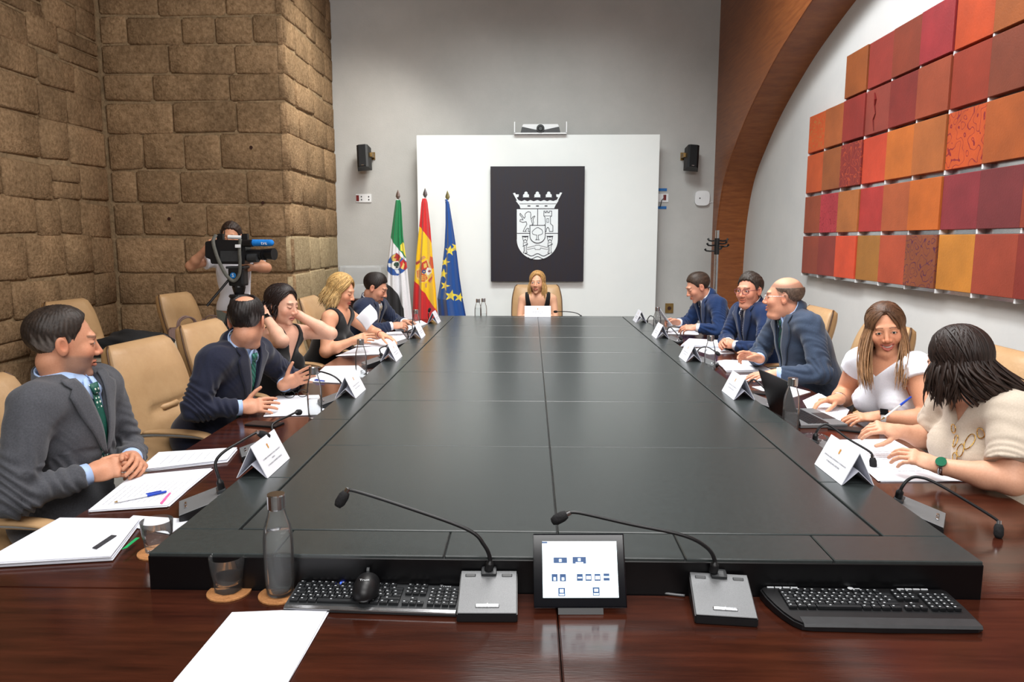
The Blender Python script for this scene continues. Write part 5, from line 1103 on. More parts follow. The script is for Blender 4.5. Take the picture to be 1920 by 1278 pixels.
def add_head(S_, c, R, sc, o):
    A = lambda kind, a, k=0.012, sub=False, R2=None: S_.add(kind, a, k, sub, c, R if R2 is None else R @ R2, sc)
    fat = o.get('fat', 0.0); jw = o.get('jaw', .90 if o.get('fem') else 1.0); smile = o.get('smile', 0.0)
    A('E', ((0, -.018, .040), (.0745, .094, .083))); A('E', ((0, .020, -.010), (.064 + fat * .4, .074, .092)), .02); A('E', ((0, .028, -.062), (.052 * jw + fat, .056 + fat * .3, .048)), .02)
    A('E', ((0, .076, -.100), (.019, .016, .017)), .022)
    for s in (-1, 1):
        A('E', ((s * .036, .062, -.022), (.026 + fat * .6, .022 + .003 * smile, .026)), .02)
        if smile: A('E', ((s * .034, .074, -.030), (.016, .012, .014)), .014)
    if fat: A('E', ((0, .045, -.105), (.045 + fat, .035, .024)), .025)
    fe = o.get('fem', 0); A('C', (np.array((-.034, .083 - (.004 if fe else 0), .032)), np.array((.034, .083 - (.004 if fe else 0), .032)), .0095 if fe else .011, .0095 if fe else .011), .016)
    for s in (-1, 1): A('E', ((s * .032, .102 if fe else .101, .010), (.019, .0135 if fe else .016, .012)), .012, True)
    for s in (-1, 1): A('E', ((s * .032, .0775, .010), (.0155, .0142, .0128)), .004)
    if o.get('eyes', 1):
        for s in (-1, 1): A('E', ((s * .032, .096, .0095 - .002 * o.get('down', 0)), (.0128, .0128, .0052 * o.get('eyes', 1))), .0015, True)
    nl = o.get('nose', 1.0)
    A('C', (np.array((0, .088, .018)), np.array((0, .104 + .008 * (nl - .6), -.020)), .0075, .0105), .010); A('E', ((0, .106 + .008 * (nl - .6), -.025), (.0118, .0108, .0105)), .006)
    for s in (-1, 1): A('E', ((s * .0128, .099, -.029), (.0082, .0105, .0078)), .005)
    for s in (-1, 1): A('E', ((s * .006, .107, -.0365), (.0042, .006, .004)), .003, True)
    mw = .021 + .006 * smile; lift = .010 * smile
    mz = lambda x, z0: z0 + lift * (x / mw) ** 2
    my = lambda x: .0955 - 20.0 * x * x - .002 * smile
    for s in (-1, 1):
        up_ = [(s * mw, my(mw), mz(mw, -.0590)), (s * mw * .55, my(mw * .55), mz(mw * .55, -.0556)), (s * .0035, .0958, -.0548)]; lo_ = [(s * mw * .95, my(mw), mz(mw, -.0615)), (s * mw * .5, my(mw * .5), mz(mw * .5, -.0672 - .003 * smile)), (0, .0948, -.0688 - .004 * smile)]
        for L_, r_ in ((up_, (.0036, .0052, .0058)), (lo_, (.0036, .0058, .0068))):
            for q in (0, 1): A('C', (np.array(L_[q]), np.array(L_[q + 1]), r_[q], r_[q + 1]), .004)
    for x in np.linspace(-mw * .88, mw * .88, 9):
        A('E', ((x, my(x) + .004, mz(x, -.0610)), (.0055, .012, .0014 + .0050 * smile * (1 - (abs(x) / mw) ** 2) ** .5)), .0015, True)
    if smile:
        for s in (-1, 1): A('C', (np.array((s * .030, .092, -.022)), np.array((s * .036, .086, -.058)), .0022, .002), .006, True)
    e = Matrix.Rotation(0.25, 3, 'X'); RX = np.array(e)
    for s in (-1, 1):
        yaw = np.array(Matrix.Rotation(s * 0.22, 3, 'Z')) @ RX; ec = np.array((s * .079, -.010, .000)); ec2 = (R @ ec) * sc + c
        S_.add('E', ((0, 0, 0), (.0078, .0195, .033)), .005, False, ec2, R @ yaw, sc); S_.add('E', ((s * .0085, .005, .004), (.0075, .0118, .0205)), .0015, True, ec2, R @ yaw, sc)
def add_hand(S_, w_, d, n, side, sc, curl=(.3, .3, .3, .3), spread=0.06, thumb=(0.75, 0.35), tcurl=0.25):
    y = nrm(d); z = np.asarray(n, float); z = nrm(z - y * (z @ y)); x = np.cross(y, z); R = np.stack([x, y, z], 1); t = -1 if side == 'R' else 1
    A = lambda kind, a, k=0.006, sub=False: S_.add(kind, a, k, sub, w_, R, sc); tips = []
    A('E', ((0, .045, 0), (.041, .056, .0155)), .010); A('C', (np.array((0, -.012, 0.)), np.array((0, .03, 0.)), .0255, .024), .016)
    A('C', (np.array((-.029, .084, .001)), np.array((.029, .084, .001)), .0115, .0115), .010); A('E', ((t * .025, .032, -.009), (.017, .030, .014)), .012)
    L = ((.040, .025, .020), (.044, .028, .021), (.040, .026, .020), (.031, .020, .017)); bx = (.030, .0102, -.0102, -.0295); by = (.083, .088, .085, .077)
    for i in range(4):
        p = np.array((t * bx[i], by[i], 0.001)); a = 0.0; dx = t * spread * (1.5 - i)
        for j in range(3):
            a += curl[i] * (0.9, 1.2, 0.8)[j]; q = p + L[i][j] * np.array((dx * math.cos(a), math.cos(a), -math.sin(a)))
            A('C', (p, q, (.0092, .0084, .0076)[j] * (0.88 if i == 3 else 1), (.0084, .0076, .0068)[j] * (0.88 if i == 3 else 1)), .0028 if j == 0 else .002); p = q
        tips.append(R @ p * sc + w_)
    p = np.array((t * .024, .022, -.008)); v = nrm((t * thumb[0], 0.72, -thumb[1]))
    for j in range(3):
        q = p + (.040, .033, .027)[j] * v; A('C', (p, q, (.0125, .0105, .0095)[j], (.0105, .0095, .0078)[j]), .006 if j == 0 else .002); p = q
        v = nrm(v + np.array((-t * tcurl, 0.15, -tcurl * .3)))
    return R, tips
def face_color(V, c, R, sc, o):
    sk = np.array(lin(o['skin'])); C = np.tile(sk, (len(V), 1)); p = ((V - c) @ R) / sc; x, y, z = p.T
    near = (np.abs(p) < .16).all(1) & (z > -.125)
    def mixc(m, col, a): m = (np.clip(m, 0, 1) * a * near)[:, None]; C[:] = C * (1 - m) + np.array(lin(col)) * m
    g = lambda cx, cy, cz, r: np.exp(-((x - cx) ** 2 + (y - cy) ** 2 + (z - cz) ** 2) / r ** 2)
    red = tuple(int(v) for v in (o['skin'][0] * .98, o['skin'][1] * .80, o['skin'][2] * .76))
    mixc(g(.038, .07, -.025, .028) + g(-.038, .07, -.025, .028) + g(0, .112, -.025, .016) * 1.2 + g(.08, -.01, 0, .03) + g(-.08, -.01, 0, .03), red, .55)
    st = o.get('beard')
    if st:
        m = (z < -.030) * np.clip((y + .016) / .025, 0, 1); m = m * np.clip((-.028 - z - .5 * np.maximum(0, .04 - np.abs(x)) * (z > -.05)) / .012, 0, 1)
        m2 = ((np.abs(x) < .032) & (z < -.040) & (z > -.056) & (y > .07)) * 1.0
        if o.get('goatee'): m = ((np.abs(x) < .030) & (z < -.072) & (y > .05)) * 1.0
        mixc(np.maximum(m, m2), st[0], st[1])
    sm = o.get('smile', 0); lc = -.0615 - .002 * sm + .010 * sm * (x / .026) ** 2; lip = np.clip(2.2 - 2.0 * (np.abs(z - lc) / (.0125 + .004 * sm)) ** 2 - 1.2 * (x / (.0225 + .006 * sm)) ** 4, 0, 1) * (y > .078)
    mixc(lip, o.get('lips', red), .75)
    if not o.get('smile', 0): mixc(((np.abs(x) < .020) & (np.abs(z + .0615) < .0016) & (y > .08)) * 1.0, (92, 46, 40), .7)
    bw = o.get('brow', (70, 50, 38)); ax_ = np.abs(x); bz = .0305 + .10 * np.maximum(0, np.minimum(ax_, .030) - .014) - .30 * np.maximum(0, ax_ - .032)
    mixc(((ax_ > .013) & (ax_ < .047) & (y > .055)) * np.clip(1.5 - (np.abs(z - bz - .004) / (.0032 if o.get('fem') else .0042)) ** 2, 0, 1), bw, .7)
    lz = .0105 + .0045 * o.get('eyes', 1) - 30 * (ax_ - .032) ** 2 - .002 * o.get('down', 0)
    if not o.get('eyes', 1): lz = .0050 + 22 * (ax_ - .032) ** 2
    mixc(((ax_ > .017) & (ax_ < .048) & (y > .062)) * np.clip(1.4 - (np.abs(z - lz) / .0024) ** 2, 0, 1), (52, 36, 30), .85)
    mixc(g(.032, .085, -.002, .012) + g(-.032, .085, -.002, .012), red, .22)
    sc_ = o.get('scalp')
    if sc_: mixc(np.clip((z - np.interp(y, [-.12, -.03, .0, .02, .05], [-.06, -.03, .02, .01, .06])) / .012, 0, 1) * np.clip(((x / .080) ** 2 + ((y + .01) / .075) ** 2 + ((z - .14) / .075) ** 2 - 1) * 2.5, 0, 1), sc_, .62)
    return C
HAIRLINE = ([-.13, -.06, -.035, -.016, .0, .010, .022, .030, .045, .060, .075, .12], [-.068, -.062, -.030, .030, .034, -.012, -.016, .030, .062, .082, .090, .11])
def hair_color(V, col, seed, hl=0.35, axis=None):
    rr = np.random.RandomState(seed); d = rr.normal(size=(3, 3)); n = sum(np.sin(V @ (d[i] * (70, 150, 320)[i] / np.linalg.norm(d[i])) + i) for i in range(3)) / 3
    c = np.array(lin(col)); return np.clip(c[None] * (1 + hl * n[:, None]), 0, 1)
def cap_hair(c, R, sc, o, parent, seed):
    S_ = Sdf(); t = o.get('thick', .010); top = o.get('top', .006); lo = o.get('low', 0.0)
    A = lambda kind, a, k=0.012, sub=False: S_.add(kind, a, k, sub, c, R, sc)
    A('E', ((0, -.024, .044), (.0745 + t * .8, .092 + t, .080 + t))); A('E', ((0, .000, .064), (.064 + t * .6, .070 + t * .4, .060 + t + top)), .02)
    if o.get('nape'): A('E', ((0, -.060, -.02), (.062, .045, .07)), .02)
    ys, zl = HAIRLINE; zl = np.array(zl) + np.where(np.array(ys) < .0, lo, 0) + np.where(np.array(ys) > .045, o.get('recede', 0.0), 0)
    part = o.get('fringe', 0.0)
    def cut(x, y, z): return ((z - (np.interp(y, ys, zl) + part * x) - .004 * np.sin(x * 230 + y * 70)) * 0.7)
    A('F', (cut, (-.14, -.16, -.13), (.14, .14, .12)), .010, True)
    b_ = o.get('bald')
    if b_: A('E', (b_[0], b_[1]), .006, True)
    V, Q = S_.mesh(o.get('res', .004))
    if not len(V): return None
    p = ((V - c) @ R) / sc; a = np.arctan2(p[:, 0], p[:, 1] + .02); am = o.get('amp', .0022) * .55
    dsp = am * (.8 * np.sin(41 * a + 50 * p[:, 2] + seed + 3 * np.sin(30 * p[:, 1])) + .8 * np.sin(93 * a - 60 * p[:, 1] + 30 * p[:, 2]) + .5 * np.sin(190 * p[:, 0] + 120 * p[:, 2]))
    V = V + nrm_rows(p - np.array((0, -.01, .03))) @ R.T * dsp[:, None] * sc
    C = hair_color(V, o['col'], seed, .30); C = np.clip(C * (1 + .22 * np.sin(160 * a + 6 * np.sin(40 * p[:, 2])) + .14 * np.sin(310 * a + 5 * np.sin(55 * p[:, 1])))[:, None], 0, 1)
    if o.get('grey'):
        m = np.clip((.03 - p[:, 2]) / .03 + .4 * np.sin(300 * p[:, 1] + 140 * p[:, 2]), 0, 1)[:, None] * (np.abs(p[:, 0]) > .045)[:, None] * .8; C = C * (1 - m) + np.array(lin(o['grey'])) * m
    return link('hair', arr_mesh('hair', V, Q, C), M['hair'], parent)
def nrm_rows(A): return A / (np.linalg.norm(A, axis=1, keepdims=True) + 1e-9)
def locks(c, R, sc, o, parent, seed, name='hair_lock'):
    """long hair: overlapping flat locks from the parting over the skull, then falling; one mesh"""
    rr = np.random.RandomState(seed); V = []; Q = []; Cc = []; base = np.array(lin(o['col'])); tip = np.array(lin(o.get('tip', o['col'])))
    nseg = 22; m = 6
    for i in range(o.get('n', 110)):
        az = math.radians(rr.uniform(*o['az'])) * (1 if (not o.get('both', True) or rr.rand() < .5) else -1)
        t0 = o.get('thick', .012) * rr.uniform(.6, 1.25); rx, ry, rz = .0745 + t0, .094 + t0, .083 + t0 + o.get('top', 0)
        cen = np.array((0, -.018, .040)); px = o.get('part', 0.0)
        s0 = np.array((px + .004 * np.sign(math.sin(az)), .030 + rr.uniform(-.075, .045) * (1 if abs(math.cos(az)) < .9 else .5), .0)); s0[2] = rz * math.sqrt(max(0.05, 1 - (s0[0] / rx) ** 2 - ((s0[1]) / ry) ** 2))
        d0 = s0 / np.array((rx, ry, rz)); d0 = nrm(d0); el = rr.uniform(-.55, -.15); d1 = np.array((math.sin(az) * math.cos(el), math.cos(az) * math.cos(el), math.sin(el)))
        om = math.acos(np.clip(d0 @ d1, -1, 1)); pts = []
        for k in range(12):
            t = k / 11; d = (math.sin((1 - t) * om) * d0 + math.sin(t * om) * d1) / math.sin(om); pts.append((cen + d * np.array((rx, ry, rz))) * sc)
        W = np.array(pts) @ R.T + c; out = nrm((W[-1] - c) * np.array((1, 1, 0))); Lh = o['len'] * rr.uniform(.82, 1.08); fl = o.get('flare', .02); wob = rr.uniform(-1, 1, 3)
        dn = np.array(o.get('fall', (0, 0, -1)), float); fw_ = R[:, 1]
        cur = [W[-1]]
        for k in range(1, nseg - 11):
            t = k / (nseg - 12); v = dn * Lh / (nseg - 12) + out * (fl * (1.3 - 2.2 * t)) / (nseg - 12) * 2 + .006 * np.sin(3 * t + wob * 3) / 2 + np.array(o.get('drift', (0, 0, 0))) * t / (nseg - 12) * 2
            cur.append(cur[-1] + v)
        P = np.vstack([W, np.array(cur[1:])]); n = len(P); wd = o.get('w', .014) * rr.uniform(.7, 1.2) * sc
        T = np.gradient(P, axis=0); T = nrm_rows(T); rad = nrm_rows(P - (c + np.array((0, 0, -.03)))); side = nrm_rows(np.cross(T, rad)); rad = np.cross(side, T)
        prof = np.minimum(1, np.linspace(.5, 4, n)) * np.clip((1 - np.linspace(0, 1, n) ** 5) + .12, .12, 1)
        b0 = len(V) * 0 + sum(len(v) for v in V)
        ring = np.stack([P + side * (math.cos(a) * wd * prof)[:, None] + rad * (math.sin(a) * .0032 * sc * prof)[:, None] for a in np.linspace(0, 2 * math.pi, m, endpoint=False)], 1)
        V.append(ring.reshape(-1, 3)); Q.append(grid_faces(m, n, True) + b0)
        tt = np.linspace(0, 1, n) ** 1.5; col = (base * (1 - tt[:, None]) + tip * tt[:, None]) * rr.uniform(.72, 1.3); Cc.append(np.repeat(col, m, 0))
    V = np.vstack(V); Q = np.vstack(Q); C = np.clip(np.vstack(Cc), 0, 1)
    return link(name, arr_mesh(name, V, Q, C), M['hair'], parent)
def patch(sd, rows, D, off, name, m, parent, th=0.004, outside=0.35):
    """rows of 3-D points pushed from outside along -D onto the surface; gives a cloth patch lying on it"""
    A = np.array(rows, float); nv, nu = A.shape[:2]; D = nrm(D)
    P = sd.march((A - A @ D[:, None] * D + D * (np.asarray(patch.ref) @ D + outside)).reshape(-1, 3), -D, off, outside * 2).reshape(nv, nu, 3)
    o = link(name, arr_mesh(name, P.reshape(-1, 3), grid_faces(nu, nv)), m, parent); s = o.modifiers.new('thick', 'SOLIDIFY'); s.thickness = th; s.offset = 0
    return o
def torso(S_, P, Mid, up, rt, fw, hw, infl, build, fem=False, k=.03, neck=None):
    """trunk between pelvis P and shoulder line Mid; hw = half shoulder width"""
    R = np.stack([rt, fw, up], 1); L = np.linalg.norm(Mid - P); b = build
    A = lambda e, r, kk=k: S_.add('E', (np.array(e, float), np.array(r, float) + infl), kk, False, P, R)
    A((0, -.005, L * .70), (hw * .86, .108 * b, .19)); A((0, .0, L * .35), (hw * .76 * b, .105 * b, .17), .05); A((0, -.01, .02), (.165 * b, .125 * b, .13), .05)
    S_.cap(Mid - rt * (hw - .035) + up * .002, Mid + rt * (hw - .035) + up * .002, .058 + infl, .058 + infl, .05)
    if fem:
        for s in (-1, 1): A((s * .078, .085 * b, L * .66), (.062 * fem, .058 * fem, .062 * fem), .03)
    if b > 1.08: A((0, .05 * b, L * .32), (.13 * b, .10 * b, .16), .05)
    if neck is not None:
        for s in (-1, 1): S_.cap(neck + up * .0, Mid + rt * s * hw * .6 + up * .012, .042 + infl, .040 + infl, .05)
def person(label, ls, rs, pelvis, head, hf, el, er, wl, wr, hl=None, hr=None, o=None, group='people around the table'):
    """ls/rs shoulders, el/er elbows, wl/wr wrists, head centre, hf facing vector; hl/hr hand settings"""
    ls, rs, P, hc, el, er, wl, wr = [np.asarray(v, float) for v in (ls, rs, pelvis, head, el, er, wl, wr)]
    fem = o.get('fem', 0); sc = o.get('scale', .94 if fem else 1.0); b = o.get('build', 1.0); res = o.get('res', .004)
    Mid = (ls + rs) / 2; up = nrm(Mid - P); rt = rs - ls; rt = nrm(rt - up * (rt @ up)); fw = np.cross(up, rt); hw = np.linalg.norm(rs - ls) / 2
    R = head_frame(hf, o.get('roll', 0.0)); S_ = Sdf(); ar = (.043 if fem else .046) * o.get('arm', 1.0)
    nb = Mid + up * .030 - fw * .012; nt = hc + R @ np.array((0, -.025, -.060)) * sc; nr = (.045 if fem else .053) * o.get('neck', 1.0)
    bare = not o.get('suit')
    torso(S_, P, Mid, up, rt, fw, hw, -.004 if o.get('suit') else 0.0, b, fem, neck=nb)
    S_.cap(nb, nt, nr * 1.04, nr, .022)
    add_head(S_, hc, R, sc, o)
    for s, e, w_ in ((ls, el, wl), (rs, er, wr)):
        S_.cap(s, e, ar * 1.12 if bare else ar, ar * .86, .03); S_.cap(e, e + (w_ - e) * .35, ar * .88, ar * .84, .02); S_.cap(e + (w_ - e) * .35, w_, ar * .84, .0265 * sc, .02)
    fine = [(hc - .145, hc + .145)]
    for w_, h, sd in ((wl, hl, 'L'), (wr, hr, 'R')):
        if h is None: h = dict(d=w_ - (el if sd == 'L' else er), n=(0, 0, 1))
        h = dict(h); d = np.asarray(h.pop('d'), float); n = np.asarray(h.pop('n'), float); add_hand(S_, w_, d, n, sd, sc * .98, **h)
        c_ = w_ + nrm(d) * .09; fine.append((c_ - .11, c_ + .11))
    V, Q = S_.mesh(res, max(.008, res * 2), fine)
    C = face_color(V, hc, R, sc, o)
    body = link('person', arr_mesh('person', V, Q, C), M['skin']); tag(body, label, 'person', group)
    # --- eyes
    if o.get('eyes', 1):
        gz = o.get('gaze', (0, 1, 0)); gz = nrm(gz)
        for s in (-1, 1):
            bm = bmesh.new(); bmesh.ops.create_uvsphere(bm, u_segments=24, v_segments=18, radius=.0124 * sc); me = bpy.data.meshes.new('eye'); bm.to_mesh(me); bm.free()
            v = np.array([q.co for q in me.vertices]); n = nrm_rows(v); wv = R @ gz; a = n @ wv; col = np.tile(np.array(lin((236, 232, 230))), (len(v), 1)); col[a > .84] = lin(o.get('iris', (70, 46, 30))); col[a > .955] = lin((12, 10, 10))
            pos = hc + R @ np.array((s * .032, .0785, .0095 - .002 * o.get('down', 0))) * sc; v = v + pos
            q4 = [list(p.vertices) for p in me.polygons]; m2 = bpy.data.meshes.new('eye'); m2.from_pydata([tuple(p) for p in v], [], q4); ca = m2.color_attributes.new('Col', 'FLOAT_COLOR', 'POINT')
            ca.data.foreach_set('color', np.concatenate([col, np.ones((len(v), 1))], 1).astype(np.float32).ravel()); m2.polygons.foreach_set('use_smooth', [True] * len(q4)); link('eye', m2, M['eye'], body)
    if o.get('smile', 0) > .2:
        sm_ = o['smile']; xs_ = np.linspace(-.021, .021, 15); A = [[hc + R @ np.array((x, .0885 - 16 * x * x, z0 + .010 * sm_ * (x / .027) ** 2)) * sc for x in xs_] for z0 in (-.0655, -.061, -.0545)]
        link('teeth', arr_mesh('teeth', np.array(A).reshape(-1, 3), grid_faces(15, 3)), M['teeth'], body)
    # --- legs in trousers or skirt, shoes
    kn = []
    T = Sdf(); fl = np.array(o.get('legdir', fw * np.array((1, 1, 0)))); fl = nrm(fl)
    if o.get('stand'):
        A = lambda e, r: T.add('E', (np.array(e, float), np.array(r, float)), .05, False, P, np.stack([rt, fw, up], 1)); A((0, -.005, .0), (.165, .118, .14))
        for s in (-1, 1):
            h = P + rt * s * .085; T.cap(h, np.array((h[0], h[1], .48)) + fw * .01, .088, .066, .03); T.cap(np.array((h[0], h[1], .48)) + fw * .01, np.array((h[0], h[1], .09)), .064, .050, .03); kn.append(np.array((h[0], h[1], 0)))
    else:
        T.add('E', (np.zeros(3), np.array((.175 * b, .14 * b, .12))), .05, False, P + np.array((0, 0, -.005)), np.stack([rt, fw, up], 1))
        for s in (-1, 1):
            h = P + rt * s * .09 + np.array((0, 0, -.02)); kk = h + fl * .40 + rt * s * .03; kk[2] = .49; T.cap(h, kk, .085 * b, .062, .04); f_ = kk + fl * .02; f_[2] = .09; T.cap(kk, f_, .060, .046, .03); kn.append(np.array((f_[0], f_[1], 0)))
    V, Q = T.mesh(.012); link(o.get('legs', 'trousers'), arr_mesh('legs', V, Q), o['mat_legs'], body)
    for f_ in kn:
        Sh = Sdf(); Sh.cap(f_ + np.array((0, 0, .045)) - fl * .04, f_ + np.array((0, 0, .036)) + fl * .15, .042, .034, .02); Sh.cap(f_ + np.array((0, 0, .07)), f_ + np.array((0, 0, .10)), .045, .045, .02); V, Q = Sh.mesh(.010); V[:, 2] = np.maximum(V[:, 2], .002); link('shoe', arr_mesh('shoe', V, Q), M['black'], body)
    # --- garments
    RT3 = np.stack([rt, fw, up], 1); L = np.linalg.norm(Mid - P)
    def wrinkle(V, Q, amp, sd):
        n = np.zeros_like(V); a = np.cross(V[Q[:, 1]] - V[Q[:, 0]], V[Q[:, 2]] - V[Q[:, 0]])
        for q in range(4): np.add.at(n, Q[:, q], a)
        n = nrm_rows(n); w_ = np.zeros(len(V))
        for e, s, h in ((el, ls, wl), (er, rs, wr)):
            ax_ = nrm(e - s); r = np.linalg.norm(V - e, axis=1); t = (V - e) @ ax_; w_ += np.exp(-(r / .14) ** 2) * np.sin(t * 120 + 9 * np.sin(V @ np.array((21., 17, 13)) + sd)) * 1.0
            r = np.linalg.norm(V - s, axis=1); w_ += .5 * np.exp(-(r / .16) ** 2) * np.sin(V @ (up * 60 + rt * 50) + 4 * np.sin(V @ fw * 30))
            ax2 = nrm(h - e); t = (V - e) @ ax2; r = np.linalg.norm(V - e - t[:, None] * ax2, axis=1); w_ += .55 * ((t > 0) & (r < .09)) * np.sin(t * 85 + 5 * np.sin(V @ np.array((30., 9, 24))))
        tr = (V - P) @ up; w_ += .45 * np.sin(tr * 34 + 5 * np.sin(((V - P) @ rt) * 12 + sd)) * np.exp(-((tr - .15) / .16) ** 2)
        return V + n * (w_ * amp)[:, None]
    def sleeve(J, s, e, w_, f, r0, r1, r2):
        if f <= 0: return
        if f <= 1: J.cap(s, s + (e - s) * f, r0, r0 + (r1 - r0) * f + .004, .03); cutp = s + (e - s) * f; ax_ = nrm(e - s); rr_ = r0
        else: J.cap(s, e, r0, r1, .035); J.cap(e, e + (w_ - e) * (f - 1), r1, r1 + (r2 - r1) * (f - 1), .02); cutp = e + (w_ - e) * (f - 1); ax_ = nrm(w_ - e); rr_ = r1 + (r2 - r1) * (f - 1)
        cut.append((cutp, ax_, rr_))
    def do_cuts(J):
        for p_, ax_, r_ in cut:
            x_ = nrm(np.cross(ax_, (0.3, .2, 1))); J.add('B', (np.array((0, 0, r_ + .01)), np.array((r_ + .007, r_ + .007, r_ + .01))), .003, True, p_, np.stack([x_, np.cross(ax_, x_), ax_], 1))
    patch.ref = Mid
    def TP(x, z, y=0.0): return P + rt * x + up * z + fw * y
    def vee(J, w_top, z0, z1, depth=.3, y0=.02, curve=1.0):
        def f(x, y, z): return np.maximum(np.maximum(np.abs(x) - w_top * np.clip((z - z0) / (z1 - z0), 0, 3) ** curve, z0 - z) * .8, y0 - y)
        J.add('F', (f, (-w_top * 1.6, y0, z0), (w_top * 1.6, depth, z1 + .08)), .004, True, P, RT3)
    su = o.get('suit')
    if su:
        ztop = L + .055; zb = L * su.get('button', .42)
        SH = Sdf(); torso(SH, P, Mid, up, rt, fw, hw, .006, b, 0, neck=nb); SH.cap(nb, nb + (nt - nb) * .40, nr + .016, nr + .008, .02)
        V, Q = SH.mesh(.008); link('shirt', arr_mesh('shirt', V, Q), su['shirt'], body)
        J = Sdf(); cut = []; torso(J, P, Mid, up, rt, fw, hw, .020, b, 0, neck=nb)
        for s, e, w_ in ((ls, el, wl), (rs, er, wr)): sleeve(J, s, e, w_, 1.90, .070, .057, .041)
        J.cap(nb - up * .04, nb + (nt - nb) * 1.2, nr + .013, nr + .013, .004, True)
        vee(J, .062, zb, L + .07, .3, .0); do_cuts(J)
        V, Q = J.mesh(min(.0065, res * 1.6)); V = wrinkle(V, Q, .0062, o.get('seed', 1)); link('jacket', arr_mesh('jacket', V, Q), su['cloth'], body)
        JL = Sdf(); torso(JL, P, Mid, up, rt, fw, hw, .020, b, 0, neck=nb); cut2 = cut; cut = []
        for s, e, w_ in ((ls, el, wl), (rs, er, wr)): JL.cap(s, e, .070, .057, .035)
        for s in (-1, 1):     # lapels with a notch, rolled from the collar
            zt = L + .052; rows = []
            for k in range(15):
                t = k / 14; z = zb + (zt - zb) * t; xi = .064 * t - .002; wdt = .012 + .070 * min(1, t * 1.35) ** .8
                if t > .80: wdt = .082 - .030 * (t - .80) / .20 - (.022 if .80 < t < .88 else 0)
                rows.append([TP(s * (xi + wdt * q), z + .012 * q * t) for q in np.linspace(0, 1, 6)])
            patch(JL, rows, fw * .86 + up * .5, .0085, 'lapel', su['cloth'], body, .004)
        for s, e, w_ in ((ls, el, wl), (rs, er, wr)):
            a = e + (w_ - e) * .80; c_ = e + (w_ - e) * 1.01; bmx = MB(); bmx.cyl(a, c_, .0375 * sc, .0365 * sc, 24); bmx.build('cuff', su['shirt'], body, True)
        # collar bands: shirt collar and jacket collar behind the neck
        def band(r0, r1, h0, h1, name, m, gap, tilt=.0):
            ax_ = nrm(nt - nb); f2 = nrm(fw - ax_ * (fw @ ax_)); r2 = np.cross(f2, ax_); A = []; nU = 40
            for k, (r_, h_) in enumerate(((r0, h0), (r0 * .5 + r1 * .5, (h0 + h1) / 2), (r1, h1))):
                A.append([nb + ax_ * (h_ + tilt * (1 - math.cos(a)) * .5) + r_ * (math.sin(a) * r2 + math.cos(a) * f2 * 1.04) for a in np.linspace(gap * (1 if k else 1.15), 2 * math.pi - gap * (1 if k else 1.15), nU)])
            ob = link(name, arr_mesh(name, np.array(A).reshape(-1, 3), grid_faces(nU, 3)), m, body); sm = ob.modifiers.new('t', 'SOLIDIFY'); sm.thickness = .004
        band(nr + .020, nr + .007, .008, .050, 'collar', su['shirt'], .30, .040); band(nr + .034, nr + .014, -.006, .046, 'jacket_collar', su['cloth'], .80, .046)
        for s in (-1, 1):     # shirt collar wings
            A = [[TP(s * (.006 + .02 * u), L + .078 - .004 * u) for u in (0, .5, 1)], [TP(s * (.010 + .035 * u), L + .050 - .012 * u) for u in (0, .5, 1)], [TP(s * (.020 + .028 * u), L + .008 + .02 * u) for u in (0, .5, 1)]]
            patch(SH, A, fw, .011, 'collar_point', su['shirt'], body, .003)
        if su.get('tie'):
            patch(SH, [[TP(x, L + .058) for x in np.linspace(-.021, .021, 5)], [TP(x, L + .024) for x in np.linspace(-.014, .014, 5)]], fw, .016, 'tie_knot', su['tie'], body, .010)
            patch(SH, [[TP(x * (.013 + .027 * t), L + .028 - (L * .66) * t) for x in np.linspace(-1, 1, 7)] for t in np.linspace(0, 1, 14)], fw, .010 , 'tie', su['tie'], body, .005)
    tp_ = o.get('top')
    if tp_:
        J = Sdf(); cut = []; inf = tp_.get('infl', .010); torso(J, P, Mid, up, rt, fw, hw, inf, b, fem, neck=nb if tp_.get('yoke', 1) else None)
        for s, e, w_ in ((ls, el, wl), (rs, er, wr)): sleeve(J, s, e, w_, tp_.get('sleeve', 0), ar * 1.12 + tp_.get('loose', .014), ar + tp_.get('loose', .014), .04)
        v = tp_.get('vee', (.07, .75, 1.0)); vee(J, v[0], L * v[1], L + .03, .4, v[3] if len(v) > 3 else -.01, v[2])
        J.cap(nb - up * .02, nb + (nt - nb) * 1.5, nr + tp_.get('neck', .02), nr + tp_.get('neck', .02), .01, True)
        if tp_.get('sleeve', 0) <= 0:
            for sg, s in ((-1, ls), (1, rs)): J.add('E', (np.array((sg * (hw + tp_.get('arm_out', .020)), -.005, L - .02)), np.array((tp_.get('arm_r', .052), .14, .135))), .012, True, P, RT3)
        do_cuts(J); hem = tp_.get('hem')
        if hem is not None: J.add('B', (np.array((0, 0, hem - .2)), np.array((.4, .4, .2))), .004, True, P, RT3)
        V, Q = J.mesh(max(.0055, res * 1.3)); V = wrinkle(V, Q, tp_.get('wrinkle', .002), 3); link(tp_.get('name', 'top'), arr_mesh('top', V, Q), tp_['mat'], body)
    hr_ = o.get('hair')
    hairo = None
    if hr_:
        hairo = cap_hair(hc, R, sc, hr_, body, o.get('seed', 1))
        if hr_.get('locks'):
            for k, lk in enumerate(hr_['locks']): locks(hc, R, sc, dict(dict(col=hr_['col'], tip=hr_.get('tip', hr_['col'])), **lk), body, o.get('seed', 1) + k)
    # --- spectacles
    gl = o.get('glasses')
